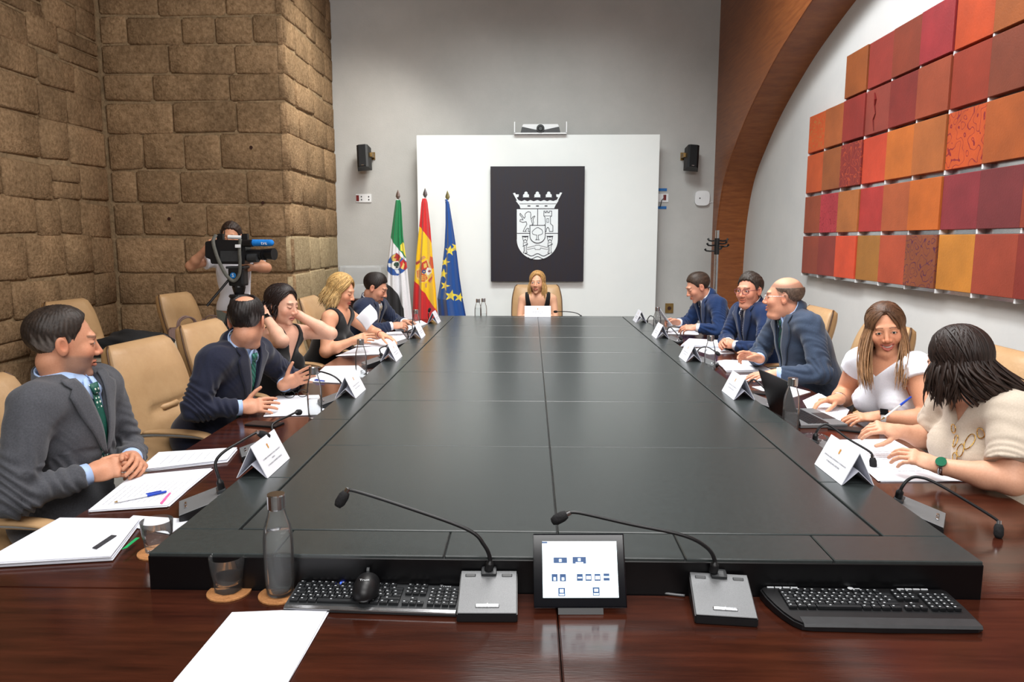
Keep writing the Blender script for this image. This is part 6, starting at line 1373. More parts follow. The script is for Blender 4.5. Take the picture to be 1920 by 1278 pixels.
    if gl:
        def HP(x, y, z): return hc + R @ np.array((x, y, z)) * sc
        for s in (-1, 1):
            bmx = MB(); bmx.tube([HP(s * .033 + .0255 * math.cos(t), .1065 - .010 * abs(math.cos(t)) * (1 if s * math.cos(t) > 0 else 0), .008 + .0185 * math.sin(t)) for t in np.linspace(0, 2 * math.pi, 22)], .0015 * gl[1], 6); bmx.build('spectacle_rim', gl[0], body, True)
            bmx = MB(); bmx.tube([HP(s * .058, .098, .016), HP(s * .072, .075, .016), HP(s * .080, .0, .016), HP(s * .078, -.018, .006)], .0015 * gl[1], 6); bmx.build('temple', gl[0], body, True)
        bmx = MB(); bmx.tube([HP(-.010, .108, .012), HP(0, .1105, .015), HP(.010, .108, .012)], .0015 * gl[1], 6); bmx.build('bridge', gl[0], body, True)
    return dict(o=body, R=R, hc=hc, sc=sc, up=up, rt=rt, fw=fw, P=P, Mid=Mid, L=L, sdf=S_, nb=nb, nt=nt, nr=nr, TP=TP)
def wrist_band(w_, e, r, m, parent, name='watch', width=.018, dial=None, dm=None, dn=None, back=.0, round_=False):
    ax_ = nrm(np.asarray(w_, float) - np.asarray(e, float)); c_ = np.asarray(w_, float) - ax_ * back; x_ = nrm(np.cross(ax_, (0.2, .1, 1))); y_ = np.cross(ax_, x_); b = MB()
    prof = [(r, -width / 2), (r + .0025, -width / 2), (r + .0025, width / 2), (r, width / 2)]; b.lathe(prof, 28, closed=True)
    bmesh.ops.transform(b.bm, matrix=Matrix(((x_[0], y_[0], ax_[0], c_[0]), (x_[1], y_[1], ax_[1], c_[1]), (x_[2], y_[2], ax_[2], c_[2]), (0, 0, 0, 1))), verts=b.bm.verts[:]); o_ = b.build(name, m, parent, True)
    if dial:
        n = nrm(np.asarray(dn, float) - ax_ * (np.asarray(dn, float) @ ax_)); q = np.cross(n, ax_); b = MB()
        if round_: b.cyl((0, 0, -.003), (0, 0, .004), dial, n=24)
        else: b.box((0, 0, 0), (dial * 1.8, dial * 2, .010), .004, None, 2)
        cc_ = c_ + n * (r + .004); bmesh.ops.transform(b.bm, matrix=Matrix(((q[0], ax_[0], n[0], cc_[0]), (q[1], ax_[1], n[1], cc_[1]), (q[2], ax_[2], n[2], cc_[2]), (0, 0, 0, 1))), verts=b.bm.verts[:]); b.build('dial', dm, o_)
    return o_
# ================================================================ THE PEOPLE
def cloth(name, c, c2=None, rough=0.85, fine=True, stripes=None):
    return mat(name, c, rough, spec=0.25, noise=(180 if fine else 14, c2 or tuple(int(v * .82) for v in c), 4), bump=(260, .12, None, .002), sheen=0.15)
M['suit_grey'] = cloth('grey_suit_wool', (82, 84, 90)); M['suit_navy'] = cloth('navy_suit_wool', (34, 38, 58)); M['suit_navy2'] = cloth('dark_blue_suit_wool', (38, 48, 74)); M['suit_blue'] = cloth('bright_blue_suit_wool', (26, 52, 96)); M['suit_blue2'] = cloth('deep_blue_suit_wool', (24, 46, 86)); M['suit_slate'] = cloth('slate_suit_wool', (58, 72, 94))
M['black_dress'] = cloth('black_knit', (26, 26, 28)); M['white_tee'] = cloth('white_jersey', (232, 233, 240), (220, 222, 232)); M['beige'] = cloth('beige_blouse', (206, 192, 176), (192, 178, 160)); M['khaki'] = cloth('grey_green_cotton', (142, 150, 142)); M['dark_trouser'] = cloth('dark_trouser', (28, 30, 40)); M['grey_trouser'] = cloth('grey_trouser', (120, 118, 122))
def dotted(name, c, dot, sc, kind='dots'):
    m = mat(name, c, 0.5, noise=(120, tuple(int(v * .8) for v in c), 3)); nt = m.node_tree; N = nt.nodes; L = nt.links; p = N['Principled BSDF']; src = p.inputs['Base Color'].links[0].from_socket; tc = N.new('ShaderNodeTexCoord')
    if kind == 'dots':
        v = N.new('ShaderNodeTexVoronoi'); v.inputs['Scale'].default_value = sc; v.inputs['Randomness'].default_value = 0.15; L.new(tc.outputs['Object'], v.inputs['Vector']); lt = N.new('ShaderNodeMath'); lt.operation = 'LESS_THAN'; lt.inputs[1].default_value = 0.27; L.new(v.outputs['Distance'], lt.inputs[0])
    else:
        v = N.new('ShaderNodeTexWave'); v.inputs['Scale'].default_value = sc; v.bands_direction = 'DIAGONAL'; L.new(tc.outputs['Object'], v.inputs['Vector']); lt = N.new('ShaderNodeMath'); lt.operation = 'GREATER_THAN'; lt.inputs[1].default_value = 0.72; L.new(v.outputs['Fac'], lt.inputs[0])
    mx = N.new('ShaderNodeMix'); mx.data_type = 'RGBA'; L.new(lt.outputs[0], mx.inputs[0]); L.new(src, mx.inputs[6]); mx.inputs[7].default_value = (*lin(dot), 1); L.new(mx.outputs[2], p.inputs['Base Color']); return m
M['tie_green'] = dotted('green_dotted_silk', (26, 92, 78), (220, 226, 216), 62); M['tie_green2'] = dotted('green_striped_silk', (30, 92, 80), (58, 128, 112), 22, 'w'); M['tie_stripe'] = dotted('dark_green_striped_silk', (24, 84, 76), (28, 48, 62), 18, 'w'); M['tie_navy'] = dotted('navy_dotted_silk', (26, 30, 54), (120, 124, 150), 60); M['tie_dark'] = dotted('dark_silk', (22, 24, 40), (30, 34, 54), 18, 'w'); M['tie_beige'] = dotted('beige_silk', (176, 164, 146), (150, 138, 120), 40)
M['gold'] = mat('gold', (206, 164, 90), 0.25, metal=1.0, noise=(20, (190, 146, 74))); M['strap_grey'] = mat('grey_strap', (92, 96, 98), 0.6, noise=(30, (78, 82, 84))); M['watch_face'] = mat('watch_glass', (14, 18, 20), 0.08, noise=(20, (10, 14, 16))); M['watch_green'] = mat('green_watch_dial', (20, 104, 74), 0.15, noise=(20, (14, 90, 62))); M['bracelet'] = mat('brown_bracelet', (74, 52, 42), 0.7, noise=(40, (56, 38, 30))); M['red_cord'] = mat('red_cord', (150, 34, 40), 0.7, noise=(40, (130, 26, 32)))
V3 = lambda *a: np.array(a, float)
CL = dict(curl=(.55, .58, .6, .62), spread=.03, thumb=(.5, .35), tcurl=.3)
# 1 --- man in grey, bearded, nearest on the left, looks towards the head of the table
p1 = person('bearded man in a grey suit and green dotted tie, nearest on the left, hands clasped', V3(-1.600, 2.620, 1.015), V3(-1.600, 2.235, 1.030), V3(-1.66, 2.44, .575), V3(-1.60, 2.42, 1.205), V3(.80, .60, -.10),
   V3(-1.56, 2.70, .74), V3(-1.60, 2.12, .765), V3(-1.425, 2.475, .785), V3(-1.475, 2.30, .785),
   dict(d=(.62, -.62, .10), n=(.35, .75, .55), curl=(.50, .55, .6, .62), spread=.02, thumb=(.45, .2), tcurl=.25), dict(d=(.72, .52, .10), n=(.10, -.80, .55), curl=(.5, .55, .6, .62), spread=.02, thumb=(.45, .2), tcurl=.25),
   dict(skin=(205, 148, 118), res=.003, seed=3, build=1.06, nose=1.0, eyes=.8, brow=(78, 62, 52), beard=((120, 106, 98), .55), neck=1.05, suit=dict(cloth=M['suit_grey'], shirt=M['shirt_blue'], tie=M['tie_green'], button=.40), mat_legs=M['suit_grey'],
        hair=dict(col=(52, 42, 36), grey=(140, 132, 126), thick=.007, top=.001, recede=.020, amp=.0016, res=.0035)))
# 2 --- balding man in navy, turned to the woman beside him
p2 = person('balding man in a navy suit turned away, both hands open over the table', V3(-1.400, 3.660, 0.985), V3(-1.470, 3.270, 1.005), V3(-1.62, 3.50, .575), V3(-1.365, 3.44, 1.165), V3(-.03, 1.0, -.24),
   V3(-1.30, 3.86, .80), V3(-1.52, 3.17, .80), V3(-1.275, 3.66, .815), V3(-1.345, 3.27, .785),
   dict(d=(.70, .15, .30), n=(-.35, .90, .20), curl=(.12, .14, .18, .24), spread=.10, thumb=(.9, -.2), tcurl=.05), dict(d=(.80, .30, .06), n=(.20, -.75, .62), curl=(.22, .24, .28, .3), spread=.07, thumb=(.75, -.45), tcurl=.1),
   dict(skin=(208, 152, 124), res=.0035, seed=8, build=1.08, nose=1.0, eyes=0, brow=(60, 50, 44), fat=.004, suit=dict(cloth=M['suit_navy'], shirt=M['shirt_blue'], tie=M['tie_green2'], button=.40), mat_legs=M['dark_trouser'],
        hair=dict(col=(34, 28, 27), grey=(120, 116, 116), thick=.008, top=.0, amp=.0018, recede=.01, bald=((.004, -.070, .126), (.050, .062, .046)))))
# 3 --- dark-haired woman, hands behind her neck
p3 = person('dark-haired woman in a black sleeveless dress with both hands behind her neck', V3(-1.46, 4.50, .985), V3(-1.56, 4.20, .965), V3(-1.66, 4.36, .56), V3(-1.490, 4.30, 1.170), V3(.93, -.30, -.22),
   V3(-1.235, 4.42, .985), V3(-1.385, 3.97, 1.000), V3(-1.43, 4.40, 1.105), V3(-1.535, 4.165, 1.105),
   dict(d=(-.55, -.35, .30), n=(.30, .85, .40), curl=(.2, .2, .2, .2), spread=.04), dict(d=(-.45, .60, .35), n=(-.70, -.55, .35), curl=(.2, .2, .2, .2), spread=.04),
   dict(fem=1.0, skin=(224, 176, 152), res=.0035, seed=5, eyes=0, down=1, brow=(64, 44, 36), lips=(188, 104, 98), arm=.98, build=.92, mat_legs=M['black_dress'], legs='skirt', top=dict(mat=M['black_dress'], infl=.008, vee=(.062, .68, 1.2), arm_out=.012, arm_r=.05, name='dress'),
        hair=dict(col=(38, 26, 24), thick=.012, top=.004, recede=.016, fringe=.12, amp=.0012, nape=1, locks=[dict(n=324, az=(70, 178), len=.085, flare=.0, w=0.0075, part=.02, thick=.012, fall=(-.35, .0, -.8))])))
# 4 --- blonde woman with a raised sheet
p4 = person('blonde woman in a black sleeveless top looking down at papers, holding a raised sheet', V3(-1.40, 5.50, .985), V3(-1.46, 5.19, .995), V3(-1.62, 5.38, .56), V3(-1.400, 5.33, 1.178), V3(.90, -.12, -.32),
   V3(-1.22, 5.62, .83), V3(-1.465, 5.10, .765), V3(-1.155, 5.52, .835), V3(-1.275, 5.16, .840),
   dict(d=(.75, -.15, -.22), n=(.1, .1, 1), curl=(.25, .3, .3, .3), spread=.12), dict(d=(.80, .12, .10), n=(.05, -.9, .35), curl=(.25, .35, .4, .45), spread=.04, thumb=(.5, .4)),
   dict(fem=1.05, skin=(222, 164, 132), res=.0042, seed=6, eyes=0, down=1, brow=(120, 86, 56), lips=(178, 70, 70), arm=1.12, build=1.0, mat_legs=M['black_dress'], top=dict(mat=M['black_dress'], infl=.009, vee=(.05, .93, 1.0), neck=.012, arm_out=.014, arm_r=.05),
        hair=dict(col=(212, 172, 108), tip=(226, 194, 138), thick=.014, top=.010, recede=.012, fringe=.10, amp=.0015, nape=1, locks=[dict(n=408, az=(60, 178), len=.13, flare=.004, w=0.0075, part=.015, thick=.015, top=.010, fall=(-.42, .0, -.85))])))
b = MB(); A = [[at(*q) for q in r_] for r_ in (((667, 596, 5.24), (682, 580, 5.26), (694, 570, 5.30)), ((678, 607, 5.24), (692, 594, 5.24), (706, 584, 5.28)), ((687, 620, 5.22), (697, 608, 5.22), (708, 598, 5.26)))]
sv = [smooth_curve(r_, 5) for r_ in A]; sv = [[np.array(q) for q in smooth_curve([sv[0][k], sv[1][k], sv[2][k]], 5)] for k in range(len(sv[0]))]
ctr = np.mean(np.array(sv).reshape(-1, 3), 0); o_ = link('raised_sheet', arr_mesh('raised_sheet', np.array(sv).reshape(-1, 3) - ctr, grid_faces(len(sv[0]), len(sv))), M['paper']); o_.location = ctr; sm_ = o_.modifiers.new('t', 'SOLIDIFY'); sm_.thickness = .0012; tag(o_, 'white sheet held up and curling in the hand of the blonde woman', 'sheet', 'sheets held in a hand')
# 5 --- man beside the flags
p5 = person('dark-haired man with a goatee in a navy suit reading papers, beside the flags', V3(-1.360, 6.500, 0.975), V3(-1.440, 6.120, 0.975), V3(-1.62, 6.34, .57), V3(-1.350, 6.28, 1.140), V3(.90, -.05, -.42),
   V3(-1.24, 6.62, .80), V3(-1.37, 6.02, .80), V3(-1.12, 6.40, .83), V3(-1.185, 6.13, .83),
   dict(d=(.8, -.25, .0), n=(.1, .5, .8), **CL), dict(d=(.85, .15, .05), n=(.0, -.6, .7), **CL),
   dict(skin=(206, 152, 126), res=.0048, seed=11, eyes=0, down=1, brow=(48, 36, 30), beard=((60, 46, 40), .7), goatee=1, suit=dict(cloth=M['suit_navy2'], shirt=M['shirt_white'], tie=M['tie_beige'], button=.42), mat_legs=M['dark_trouser'],
        hair=dict(col=(38, 30, 28), thick=.010, top=.010, amp=.0018)))
# 6 --- woman at the head of the table
p6 = person('blonde woman in a black low-cut top at the head of the table under the crest', V3(.235, 7.68, .935), V3(-.085, 7.68, .935), V3(.075, 7.82, .545), V3(.068, 7.66, 1.105), V3(-.20, -.97, .0),
   V3(.265, 7.62, .72), V3(-.115, 7.62, .72), V3(.20, 7.42, .775), V3(-.055, 7.42, .775),
   dict(d=(-.75, -.5, .0), n=(.1, -.2, 1), **CL), dict(d=(.75, -.5, .0), n=(.1, -.2, 1), **CL),
   dict(fem=1.0, skin=(222, 172, 142), res=.0048, seed=2, eyes=1.0, brow=(110, 80, 54), lips=(190, 96, 92), build=.88, arm=.92, mat_legs=M['black_dress'], top=dict(mat=M['black_dress'], infl=.008, vee=(.085, .66, .42), arm_out=.02, arm_r=.058, yoke=1),
        hair=dict(col=(196, 150, 92), tip=(218, 178, 118), thick=.012, top=.008, amp=.0012, recede=.022, locks=[dict(n=390, az=(55, 170), len=.175, flare=.012, w=0.0068, part=-.012, thick=.013, top=.006)])))
# 7 --- man in bright blue reading a sheet
p7 = person('man in a bright blue suit reading a sheet, farthest on the right', V3(1.600, 6.200, 1.005), V3(1.545, 6.580, 0.995), V3(1.76, 6.42, .57), V3(1.462, 6.38, 1.145), V3(-.90, -.08, -.42),
   V3(1.59, 6.07, .80), V3(1.45, 6.66, .80), V3(1.40, 6.12, .825), V3(1.32, 6.50, .825),
   dict(d=(-.85, .1, -.02), n=(.0, -.5, .8), curl=(.5, .5, .55, .6), spread=.03), dict(d=(-.80, -.15, .15), n=(.1, .7, .6), **CL),
   dict(skin=(212, 156, 130), res=.0048, seed=4, eyes=0, down=1, brow=(90, 66, 48), suit=dict(cloth=M['suit_blue'], shirt=M['shirt_white'], tie=M['tie_dark'], button=.40), mat_legs=M['suit_blue'],
        hair=dict(col=(66, 52, 42), thick=.008, top=.006, amp=.0016)))
A = [[at(1236, 575, 6.38), at(1247, 592, 6.36), at(1262, 610, 6.33)], [at(1232, 580, 6.52), at(1243, 594, 6.50), at(1254, 612, 6.48)]]
sv = [smooth_curve(r_, 6) for r_ in A]; ctr = np.mean(np.array(sv).reshape(-1, 3), 0); o_ = link('raised_sheet', arr_mesh('raised_sheet', np.array(sv).reshape(-1, 3) - ctr, grid_faces(len(sv[0]), 2)), M['paper']); o_.location = ctr; sm_ = o_.modifiers.new('t', 'SOLIDIFY'); sm_.thickness = .0012; tag(o_, 'white sheet tilted up in the hand of the man in bright blue', 'sheet', 'sheets held in a hand')
# 8 --- smiling man with glasses
p8 = person('smiling man with dark hair, glasses and a deep blue suit, hands clasped', V3(1.700, 5.220, 1.015), V3(1.600, 5.580, 1.015), V3(1.80, 5.42, .57), V3(1.605, 5.37, 1.185), V3(-.74, -.66, -.06),
   V3(1.63, 5.06, .79), V3(1.52, 5.62, .79), V3(1.475, 5.22, .805), V3(1.465, 5.36, .805),
   dict(d=(-.6, .55, .1), n=(-.5, -.5, .6), **CL), dict(d=(-.6, -.55, .1), n=(-.4, .6, .6), **CL),
   dict(skin=(214, 152, 126), res=.0042, seed=9, eyes=.8, smile=.5, brow=(60, 50, 44), fat=.006, glasses=(mat('clear_pink_frame', (120, 60, 74), .3, noise=(20, (110, 54, 66))), 1.3), build=1.04, suit=dict(cloth=M['suit_blue2'], shirt=M['shirt_white'], tie=M['tie_navy'], button=.38), mat_legs=M['suit_blue2'],
        hair=dict(col=(62, 54, 48), grey=(96, 92, 88), thick=.011, top=.014, amp=.0032, fringe=-.10)))
# 9 --- bald man with glasses
p9 = person('bald man with glasses in a slate suit and striped green tie, seen in profile', V3(1.600, 4.150, 1.065), V3(1.560, 4.550, 1.065), V3(1.78, 4.36, .585), V3(1.505, 4.35, 1.215), V3(-.92, .36, -.02),
   V3(1.62, 4.02, .82), V3(1.46, 4.64, .82), V3(1.405, 4.10, .805), V3(1.405, 4.44, .835),
   dict(d=(-.85, .12, -.06), n=(.0, -.15, 1), curl=(.2, .22, .25, .28), spread=.08), dict(d=(-.80, -.05, .22), n=(-.1, .6, .6), curl=(.25, .45, .55, .6), spread=.04, thumb=(.4, .5)),
   dict(skin=(218, 158, 130), res=.0038, seed=13, eyes=.8, smile=.35, brow=(120, 96, 80), fat=.010, neck=1.12, build=1.16, scalp=(112, 92, 80), glasses=(M['chrome'], .8), suit=dict(cloth=M['suit_slate'], shirt=M['shirt_blue'], tie=M['tie_stripe'], button=.30), mat_legs=M['dark_trouser'],
        hair=dict(col=(104, 86, 74), thick=.0025, top=.0, amp=.0006, res=.0035, bald=((0, -.020, .135), (.128, .150, .084)))))
# 10 --- smiling woman in white
p10 = person('smiling woman with long brown hair and a white top, leaning on the table', V3(1.735, 3.25, .985), V3(1.615, 3.54, .965), V3(1.84, 3.46, .565), V3(1.645, 3.38, 1.145), V3(-.36, -.90, -.16),
   V3(1.745, 3.10, .775), V3(1.60, 3.66, .77), V3(1.545, 3.17, .785), V3(1.50, 3.50, .79),
   dict(d=(-.85, .22, -.08), n=(-.1, -.2, 1), curl=(.22, .25, .28, .3), spread=.07), dict(d=(-.85, -.12, -.05), n=(.05, .25, 1), curl=(.30, .4, .5, .5), spread=.05, thumb=(.5, .45)),
   dict(fem=1.0, skin=(214, 154, 122), res=.003, seed=7, roll=-.14, eyes=.72, smile=1.0, brow=(84, 60, 46), lips=(186, 92, 92), iris=(60, 70, 60), arm=1.32, build=1.06, fat=.003, mat_legs=M['grey_trouser'], top=dict(mat=M['white_tee'], infl=.012, vee=(.058, .97, 1.0), sleeve=.20, loose=.014, neck=.016, wrinkle=.004),
        hair=dict(col=(92, 64, 46), tip=(168, 124, 82), thick=.012, top=.004, amp=.0010, recede=.022, locks=[dict(n=240, az=(48, 100), len=.235, flare=.022, w=.0070, part=-.006, thick=.011, top=.002, drift=(-.05, -.12, 0)), dict(n=240, az=(100, 175), len=.20, flare=.01, w=.0080, part=-.006, thick=.012, top=.002)])))
# 11 --- woman in beige, seen from behind
p11 = person('woman with dark shoulder-length hair and a beige blouse, face turned away', V3(1.60, 2.37, .985), V3(1.60, 2.72, .975), V3(1.74, 2.56, .56), V3(1.500, 2.56, 1.125), V3(-.36, .93, -.12),
   V3(1.545, 2.28, .795), V3(1.57, 2.79, .79), V3(1.385, 2.42, .800), V3(1.410, 2.735, .835),
   dict(d=(-.72, .35, .22), n=(.15, -.55, .75), curl=(.40, .42, .45, .48), spread=.06), dict(d=(-.85, .02, .16), n=(.0, -.4, .9), curl=(.4, .5, .55, .6), spread=.04),
   dict(fem=1.15, skin=(216, 164, 136), res=.003, seed=12, eyes=0, brow=(70, 50, 40), arm=1.18, build=1.08, mat_legs=M['grey_trouser'], top=dict(mat=M['beige'], infl=.022, vee=(.05, .90, 1.0), sleeve=.74, loose=.024, neck=.018, wrinkle=.0032, name='blouse'),
        hair=dict(col=(40, 27, 23), tip=(52, 36, 28), thick=.016, top=.010, amp=.0012, nape=1, locks=[dict(n=380, az=(62, 120), len=.12, flare=.015, w=.0072, part=.0, thick=.017, top=.008), dict(n=440, az=(110, 180), len=.13, flare=.03, w=.0072, part=.0, thick=.017, top=.008, drift=(.10, -.04, 0))])))
# 12 --- cameraman
p12 = person('cameraman in a white t-shirt and grey-green trousers standing behind the video camera', V3(-2.80, 6.42, 1.405), V3(-2.485, 6.40, 1.40), V3(-2.64, 6.42, .93), V3(-2.625, 6.36, 1.575), V3(.15, -.98, -.12),
   V3(-2.945, 6.24, 1.335), V3(-2.27, 6.20, 1.32), V3(-2.775, 6.17, 1.475), V3(-2.36, 6.10, 1.325),
   dict(d=(.55, -.25, .70), n=(-.65, -.5, .4), curl=(.45, .45, .45, .45), spread=.08), dict(d=(-.8, -.1, .1), n=(.1, -.6, .75), curl=(.5, .5, .5, .5)),
   dict(skin=(200, 146, 116), res=.005, seed=15, eyes=0, brow=(60, 44, 34), stand=1, build=.93, mat_legs=M['khaki'], top=dict(mat=M['white_tee'], infl=.016, vee=(.04, .97, 1.0), sleeve=.50, loose=.022, neck=.012, wrinkle=.004, name='t_shirt', hem=.01),
        hair=dict(col=(56, 40, 32), thick=.012, top=.012, amp=.003)), group='camera crew')
pa, pb = at(1652, 787, 2.745), at(1708, 744, 2.86); r = empty('ballpoint_pen', pa, 0, 'blue ballpoint pen held up in the hand of the woman in beige', 'pen', 'ballpoint pens'); d_ = Vector(tuple(pb - pa))
b = MB(); b.cyl(d_ * .1, d_ * .7, .0038, n=8); b.build('barrel', M['white_plastic'], r); b = MB(); b.cyl(d_ * .62, d_, .0048, .0038, n=10); b.build('pen_cap', M['blue_plastic'], r); b = MB(); b.cyl((0, 0, 0), d_ * .1, .001, .0036, n=8); b.build('tip', M['brass'], r)
# ---- what they wear: watches, bracelets, jewellery
wrist_band(p3['o'] and V3(-1.535, 4.165, 1.105), V3(-1.385, 3.97, 1.000), .0275, M['strap_grey'], p3['o'], 'watch', .020, .014, M['watch_face'], (.35, -.85, .4), .018)
wrist_band(V3(-1.155, 5.52, .835), V3(-1.22, 5.62, .83), .028, M['chrome'], p4['o'], 'bracelet', .014, back=.01); wrist_band(V3(-1.155, 5.52, .835), V3(-1.22, 5.62, .83), .028, M['red_cord'], p4['o'], 'red_bracelet', .006, back=-.008)
wrist_band(V3(1.545, 3.17, .785), V3(1.745, 3.10, .775), .0285, M['white_plastic'], p10['o'], 'watch', .022, .017, M['watch_face'], (-.2, -.5, .85), .012)
wrist_band(V3(1.50, 3.50, .79), V3(1.60, 3.66, .77), .029, M['bracelet'], p10['o'], 'bracelet', .034, back=.035); wrist_band(V3(1.50, 3.50, .79), V3(1.60, 3.66, .77), .029, M['chrome'], p10['o'], 'thin_bracelet', .004, back=.005)
wrist_band(V3(1.385, 2.42, .800), V3(1.545, 2.28, .795), .029, M['chrome'], p11['o'], 'watch', .014, .017, M['watch_green'], (-.2, -.75, .6), .014, True)
wrist_band(V3(-2.36, 6.10, 1.325), V3(-2.27, 6.20, 1.32), .029, M['black'], p12['o'], 'wristband', .014, back=.01)
def HPt(p, x, y, z): return p['hc'] + p['R'] @ V3(x, y, z) * p['sc']
for p in (p3, p10):
    for s in (-1, 1):
        b = MB(); b.tube([HPt(p, s * .083, -.006 + .006 * math.sin(t), -.036 + .007 * math.cos(t)) for t in np.linspace(0, 2 * math.pi, 14)], .0018, 6); b.build('earring', M['gold'], p['o'], True)
def ring_on_neck(p, r, drop, m, name, z=.02, rad=.0014):
    ax_ = nrm(p['nt'] - p['nb']); f2 = nrm(p['fw'] - ax_ * (p['fw'] @ ax_)); r2 = np.cross(f2, ax_)
    b = MB(); b.tube([p['nb'] + ax_ * (z - drop * (1 + math.cos(a)) * .5) + (p['nr'] + r) * (math.sin(a) * r2 + math.cos(a) * f2) for a in np.linspace(0, 2 * math.pi, 40)], rad, 6); return b.build(name, m, p['o'], True), p['nb'] + ax_ * (z - drop) + (p['nr'] + r) * f2
o_, q = ring_on_neck(p10, .006, .012, M['black'], 'choker', .045)
b = MB(); bmesh.ops.create_uvsphere(b.bm, u_segments=14, v_segments=10, radius=.008); bmesh.ops.translate(b.bm, vec=tuple(q + V3(0, -.004, -.008)), verts=b.bm.verts[:]); b.build('pendant', M['white_plastic'], o_, True)
# chain of rings on the beige blouse
pp = p11; pts = [(-.05, .92, .014), (-.02, .86, .015), (.0, .80, .014), (.02, .74, .013), (.045, .83, .013), (.07, .90, .012), (.02, .68, .014)]
bl = Sdf(); torso(bl, pp['P'], pp['Mid'], pp['up'], pp['rt'], pp['fw'], np.linalg.norm(V3(1.60, 2.37, .985) - V3(1.60, 2.72, .975)) / 2, .022, 1.08, 1.15, neck=pp['nb'])
for k, (x, z, r_) in enumerate(pts):
    ring = np.array([pp['TP'](x - .035 + r_ * math.cos(t), pp['L'] * z + r_ * 1.25 * math.sin(t)) for t in np.linspace(0, 2 * math.pi, 20)])
    D = nrm(pp['fw'] - pp['rt'] * .35); ring = bl.march(ring + D * .3 - (ring - pp['Mid']) @ D[:, None] * D, -D, .004, .6)
    b = MB(); b.tube(ring, .0018, 6); b.build('necklace_ring', M['gold'], pp['o'], True)
# ================================================================ TV CAMERA ON ITS TRIPOD
cc0 = at(440, 470, 6.02); r = empty('video_camera', cc0, 0.0, 'black shoulder video camera with a blue foam microphone, on a tripod before the cameraman', 'video camera')
q = lambda x, y: (np.array(at(x, y, 6.02)) - cc0)[[0, 2]]
def slab_px(name, pts, y0, y1, m, parent=r, bev=.006):
    b = MB(); b.prism([tuple(q(*p)) for p in pts], y0, y1, lambda x, z, y: (x, y, z)); bmesh.ops.recalc_face_normals(b.bm, faces=b.bm.faces[:])
    if bev: bmesh.ops.bevel(b.bm, geom=b.bm.edges[:], offset=bev, segments=2, affect='EDGES')
    return b.build(name, m, parent)
bd = slab_px('body', [(392, 456), (404, 449), (462, 450), (466, 468), (464, 495), (402, 494), (400, 484), (391, 482)], -.07, .07, M['black'])
slab_px('battery', [(389, 453), (399, 451), (399, 486), (389, 482)], -.05, .05, M['black'])
slab_px('side_panel', [(420, 470), (460, 470), (460, 490), (420, 490)], -.076, -.066, M['dark_grey'], r, .003)
b = MB(); h0, h1 = q(428, 444), q(454, 445); b.cyl((h0[0], 0, h0[1]), (h1[0], 0, h1[1]), .016, n=14); b.build('handle', M['white_plastic'], r)
for x in (414, 460): slab_px('handle_post', [(x - 5, 438), (x + 5, 438), (x + 6, 452), (x - 6, 452)], -.025, .025, M['black'], r, .004)
for x in (413, 421): b = MB(); a_, b_ = q(x, 430), q(x, 440); b.cyl((a_[0], 0, a_[1]), (b_[0], 0, b_[1]), .004, n=8); b.build('antenna', M['black'], r)
def cyl_px(name, x0, x1, y, r0, r1, m, yy=0.0, n=20, dy=0.0):
    a_, b_ = q(x0, y), q(x1, y + dy); b = MB(); b.cyl((a_[0], yy, a_[1]), (b_[0], yy - .02, b_[1]), r0, r1, n); return b.build(name, m, r)
cyl_px('lens_barrel', 464, 494, 478, .052, .042, M['black'], 0, dy=-1); cyl_px('lens_grip', 470, 488, 483, .040, .036, M['dark_grey'], -.03); cyl_px('lens_ring', 490, 499, 477, .046, .046, M['black']); cyl_px('lens_hood', 498, 516, 476, .044, .050, M['black'])
cyl_px('microphone_mount', 463, 480, 456, .030, .030, M['black'], -.06); fo = cyl_px('foam_windshield', 478, 514, 455, .028, .027, mat('blue_foam', (24, 128, 214), .9, noise=(40, (20, 112, 196)), bump=(200, .3)), -.06)
a_ = q(514, 455.0); b = MB(); bmesh.ops.create_uvsphere(b.bm, u_segments=16, v_segments=10, radius=.027); bmesh.ops.translate(b.bm, vec=(a_[0], -.08, a_[1]), verts=b.bm.verts[:]); b.build('foam_tip', fo.data.materials[0], fo, True)
a_ = q(503.5, 455.5); text_on('tve', .042, 'lettering', M['white_plastic'], fo, Matrix.Translation((a_[0], -.1035, a_[1])) @ Matrix.Rotation(math.pi / 2, 4, 'X'))
def strap(pts, wd, name):
    P = [np.array((q(x, y)[0], yy, q(x, y)[1])) for x, y, yy in pts]; P = smooth_curve(P, 6); b = MB(); b.tube(P, wd, 6, flat=(0, 1, 0)); b.build(name, mat('grey_webbing', (104, 104, 98), .8, noise=(60, (86, 86, 80))), r, True)
strap([(411, 440, -.06), (408, 452, -.085), (413, 472, -.09), (420, 492, -.085), (430, 512, -.08), (440, 524, -.07), (448, 524, -.07), (456, 512, -.08), (458, 490, -.09), (457, 470, -.09), (457, 448, -.075)], .016, 'shoulder_strap')
slab_px('strap_buckle', [(450, 458), (460, 458), (460, 464), (450, 464)], -.105, -.095, M['white_plastic'], r, .002)
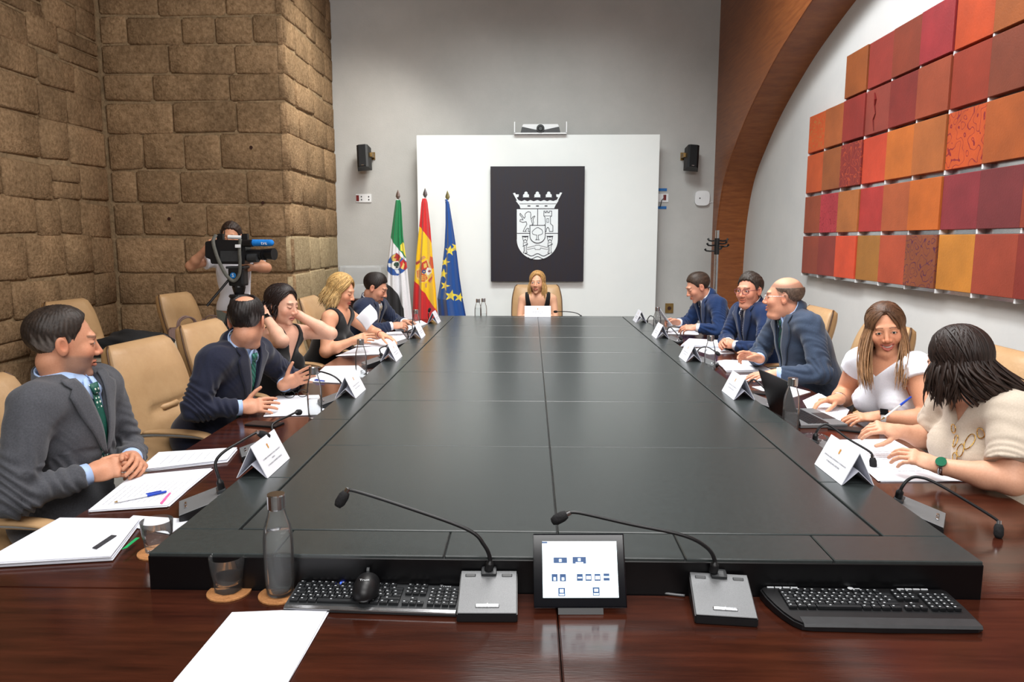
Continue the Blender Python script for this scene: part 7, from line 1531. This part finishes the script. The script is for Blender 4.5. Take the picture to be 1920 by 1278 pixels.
# tripod
t0 = at(447, 520, 6.02); r = empty('tripod', (t0[0], t0[1], 0), 0, 'black tripod with red trim under the video camera', 'tripod')
hz = t0[2]
b = MB(); b.box((0, 0, hz + .005), (.13, .11, .15), .02, None, 2); b.build('fluid_head', M['black'], r)
b = MB(); b.box((0, 0, hz + .085), (.16, .12, .02), .005, None, 1); b.build('plate', M['dark_grey'], r)
b = MB(); b.cyl((-.02, -.056, hz + .02), (-.02, -.062, hz + .02), .024, n=24); o_ = b.build('knob', mat('blue_badge', (30, 120, 190), .4, noise=(20, (24, 104, 170))), r); text_on('S', .04, 'lettering', M['white_plastic'], o_, Matrix.Translation((-.02, -.0635, hz + .02)) @ Matrix.Rotation(math.pi / 2, 4, 'X'))
b = MB(); b.lathe([(0, hz - .16), (.03, hz - .16), (.045, hz - .12), (.055, hz - .08), (.05, hz - .06), (0, hz - .06)], 18); b.build('bowl', M['black'], r)
b = MB(); b.lathe([(.02, hz - .17), (.075, hz - .17), (.085, hz - .155), (.075, hz - .14), (.02, hz - .14)], 24); b.build('spider', M['black'], r)
for a in (-2.1, -.35, 1.5):
    d = np.array((math.cos(a), math.sin(a))); top = np.array((d[0] * .06, d[1] * .06, hz - .17)); md = np.array((d[0] * .26, d[1] * .26, hz * .42)); ft = np.array((d[0] * .46, d[1] * .46, .015)); sd = np.array((-d[1], d[0], 0)) * .018
    b = MB(); b.cyl(top + sd, md + sd, .013, n=10); b.cyl(top - sd, md - sd, .013, n=10); b.cyl(md, ft, .012, n=10); b.box(tuple(md), (.07, .05, .06), .01); o_ = b.build('leg', M['black'], r)
    b = MB(); b.tube([top + sd * 1.9 + np.array((0, 0, -.04)), top + np.array((d[0] * .03, d[1] * .03, -.055)), top - sd * 1.9 + np.array((0, 0, -.04))], .008, 8); b.build('red_clamp', M['red_plastic'], o_, True)
b = MB(); a_ = at(405, 560, 5.85); b.cyl((-.05, -.04, hz), (-.19, -.20, hz - .22), .010, n=10); b.build('pan_handle', M['black'], r)
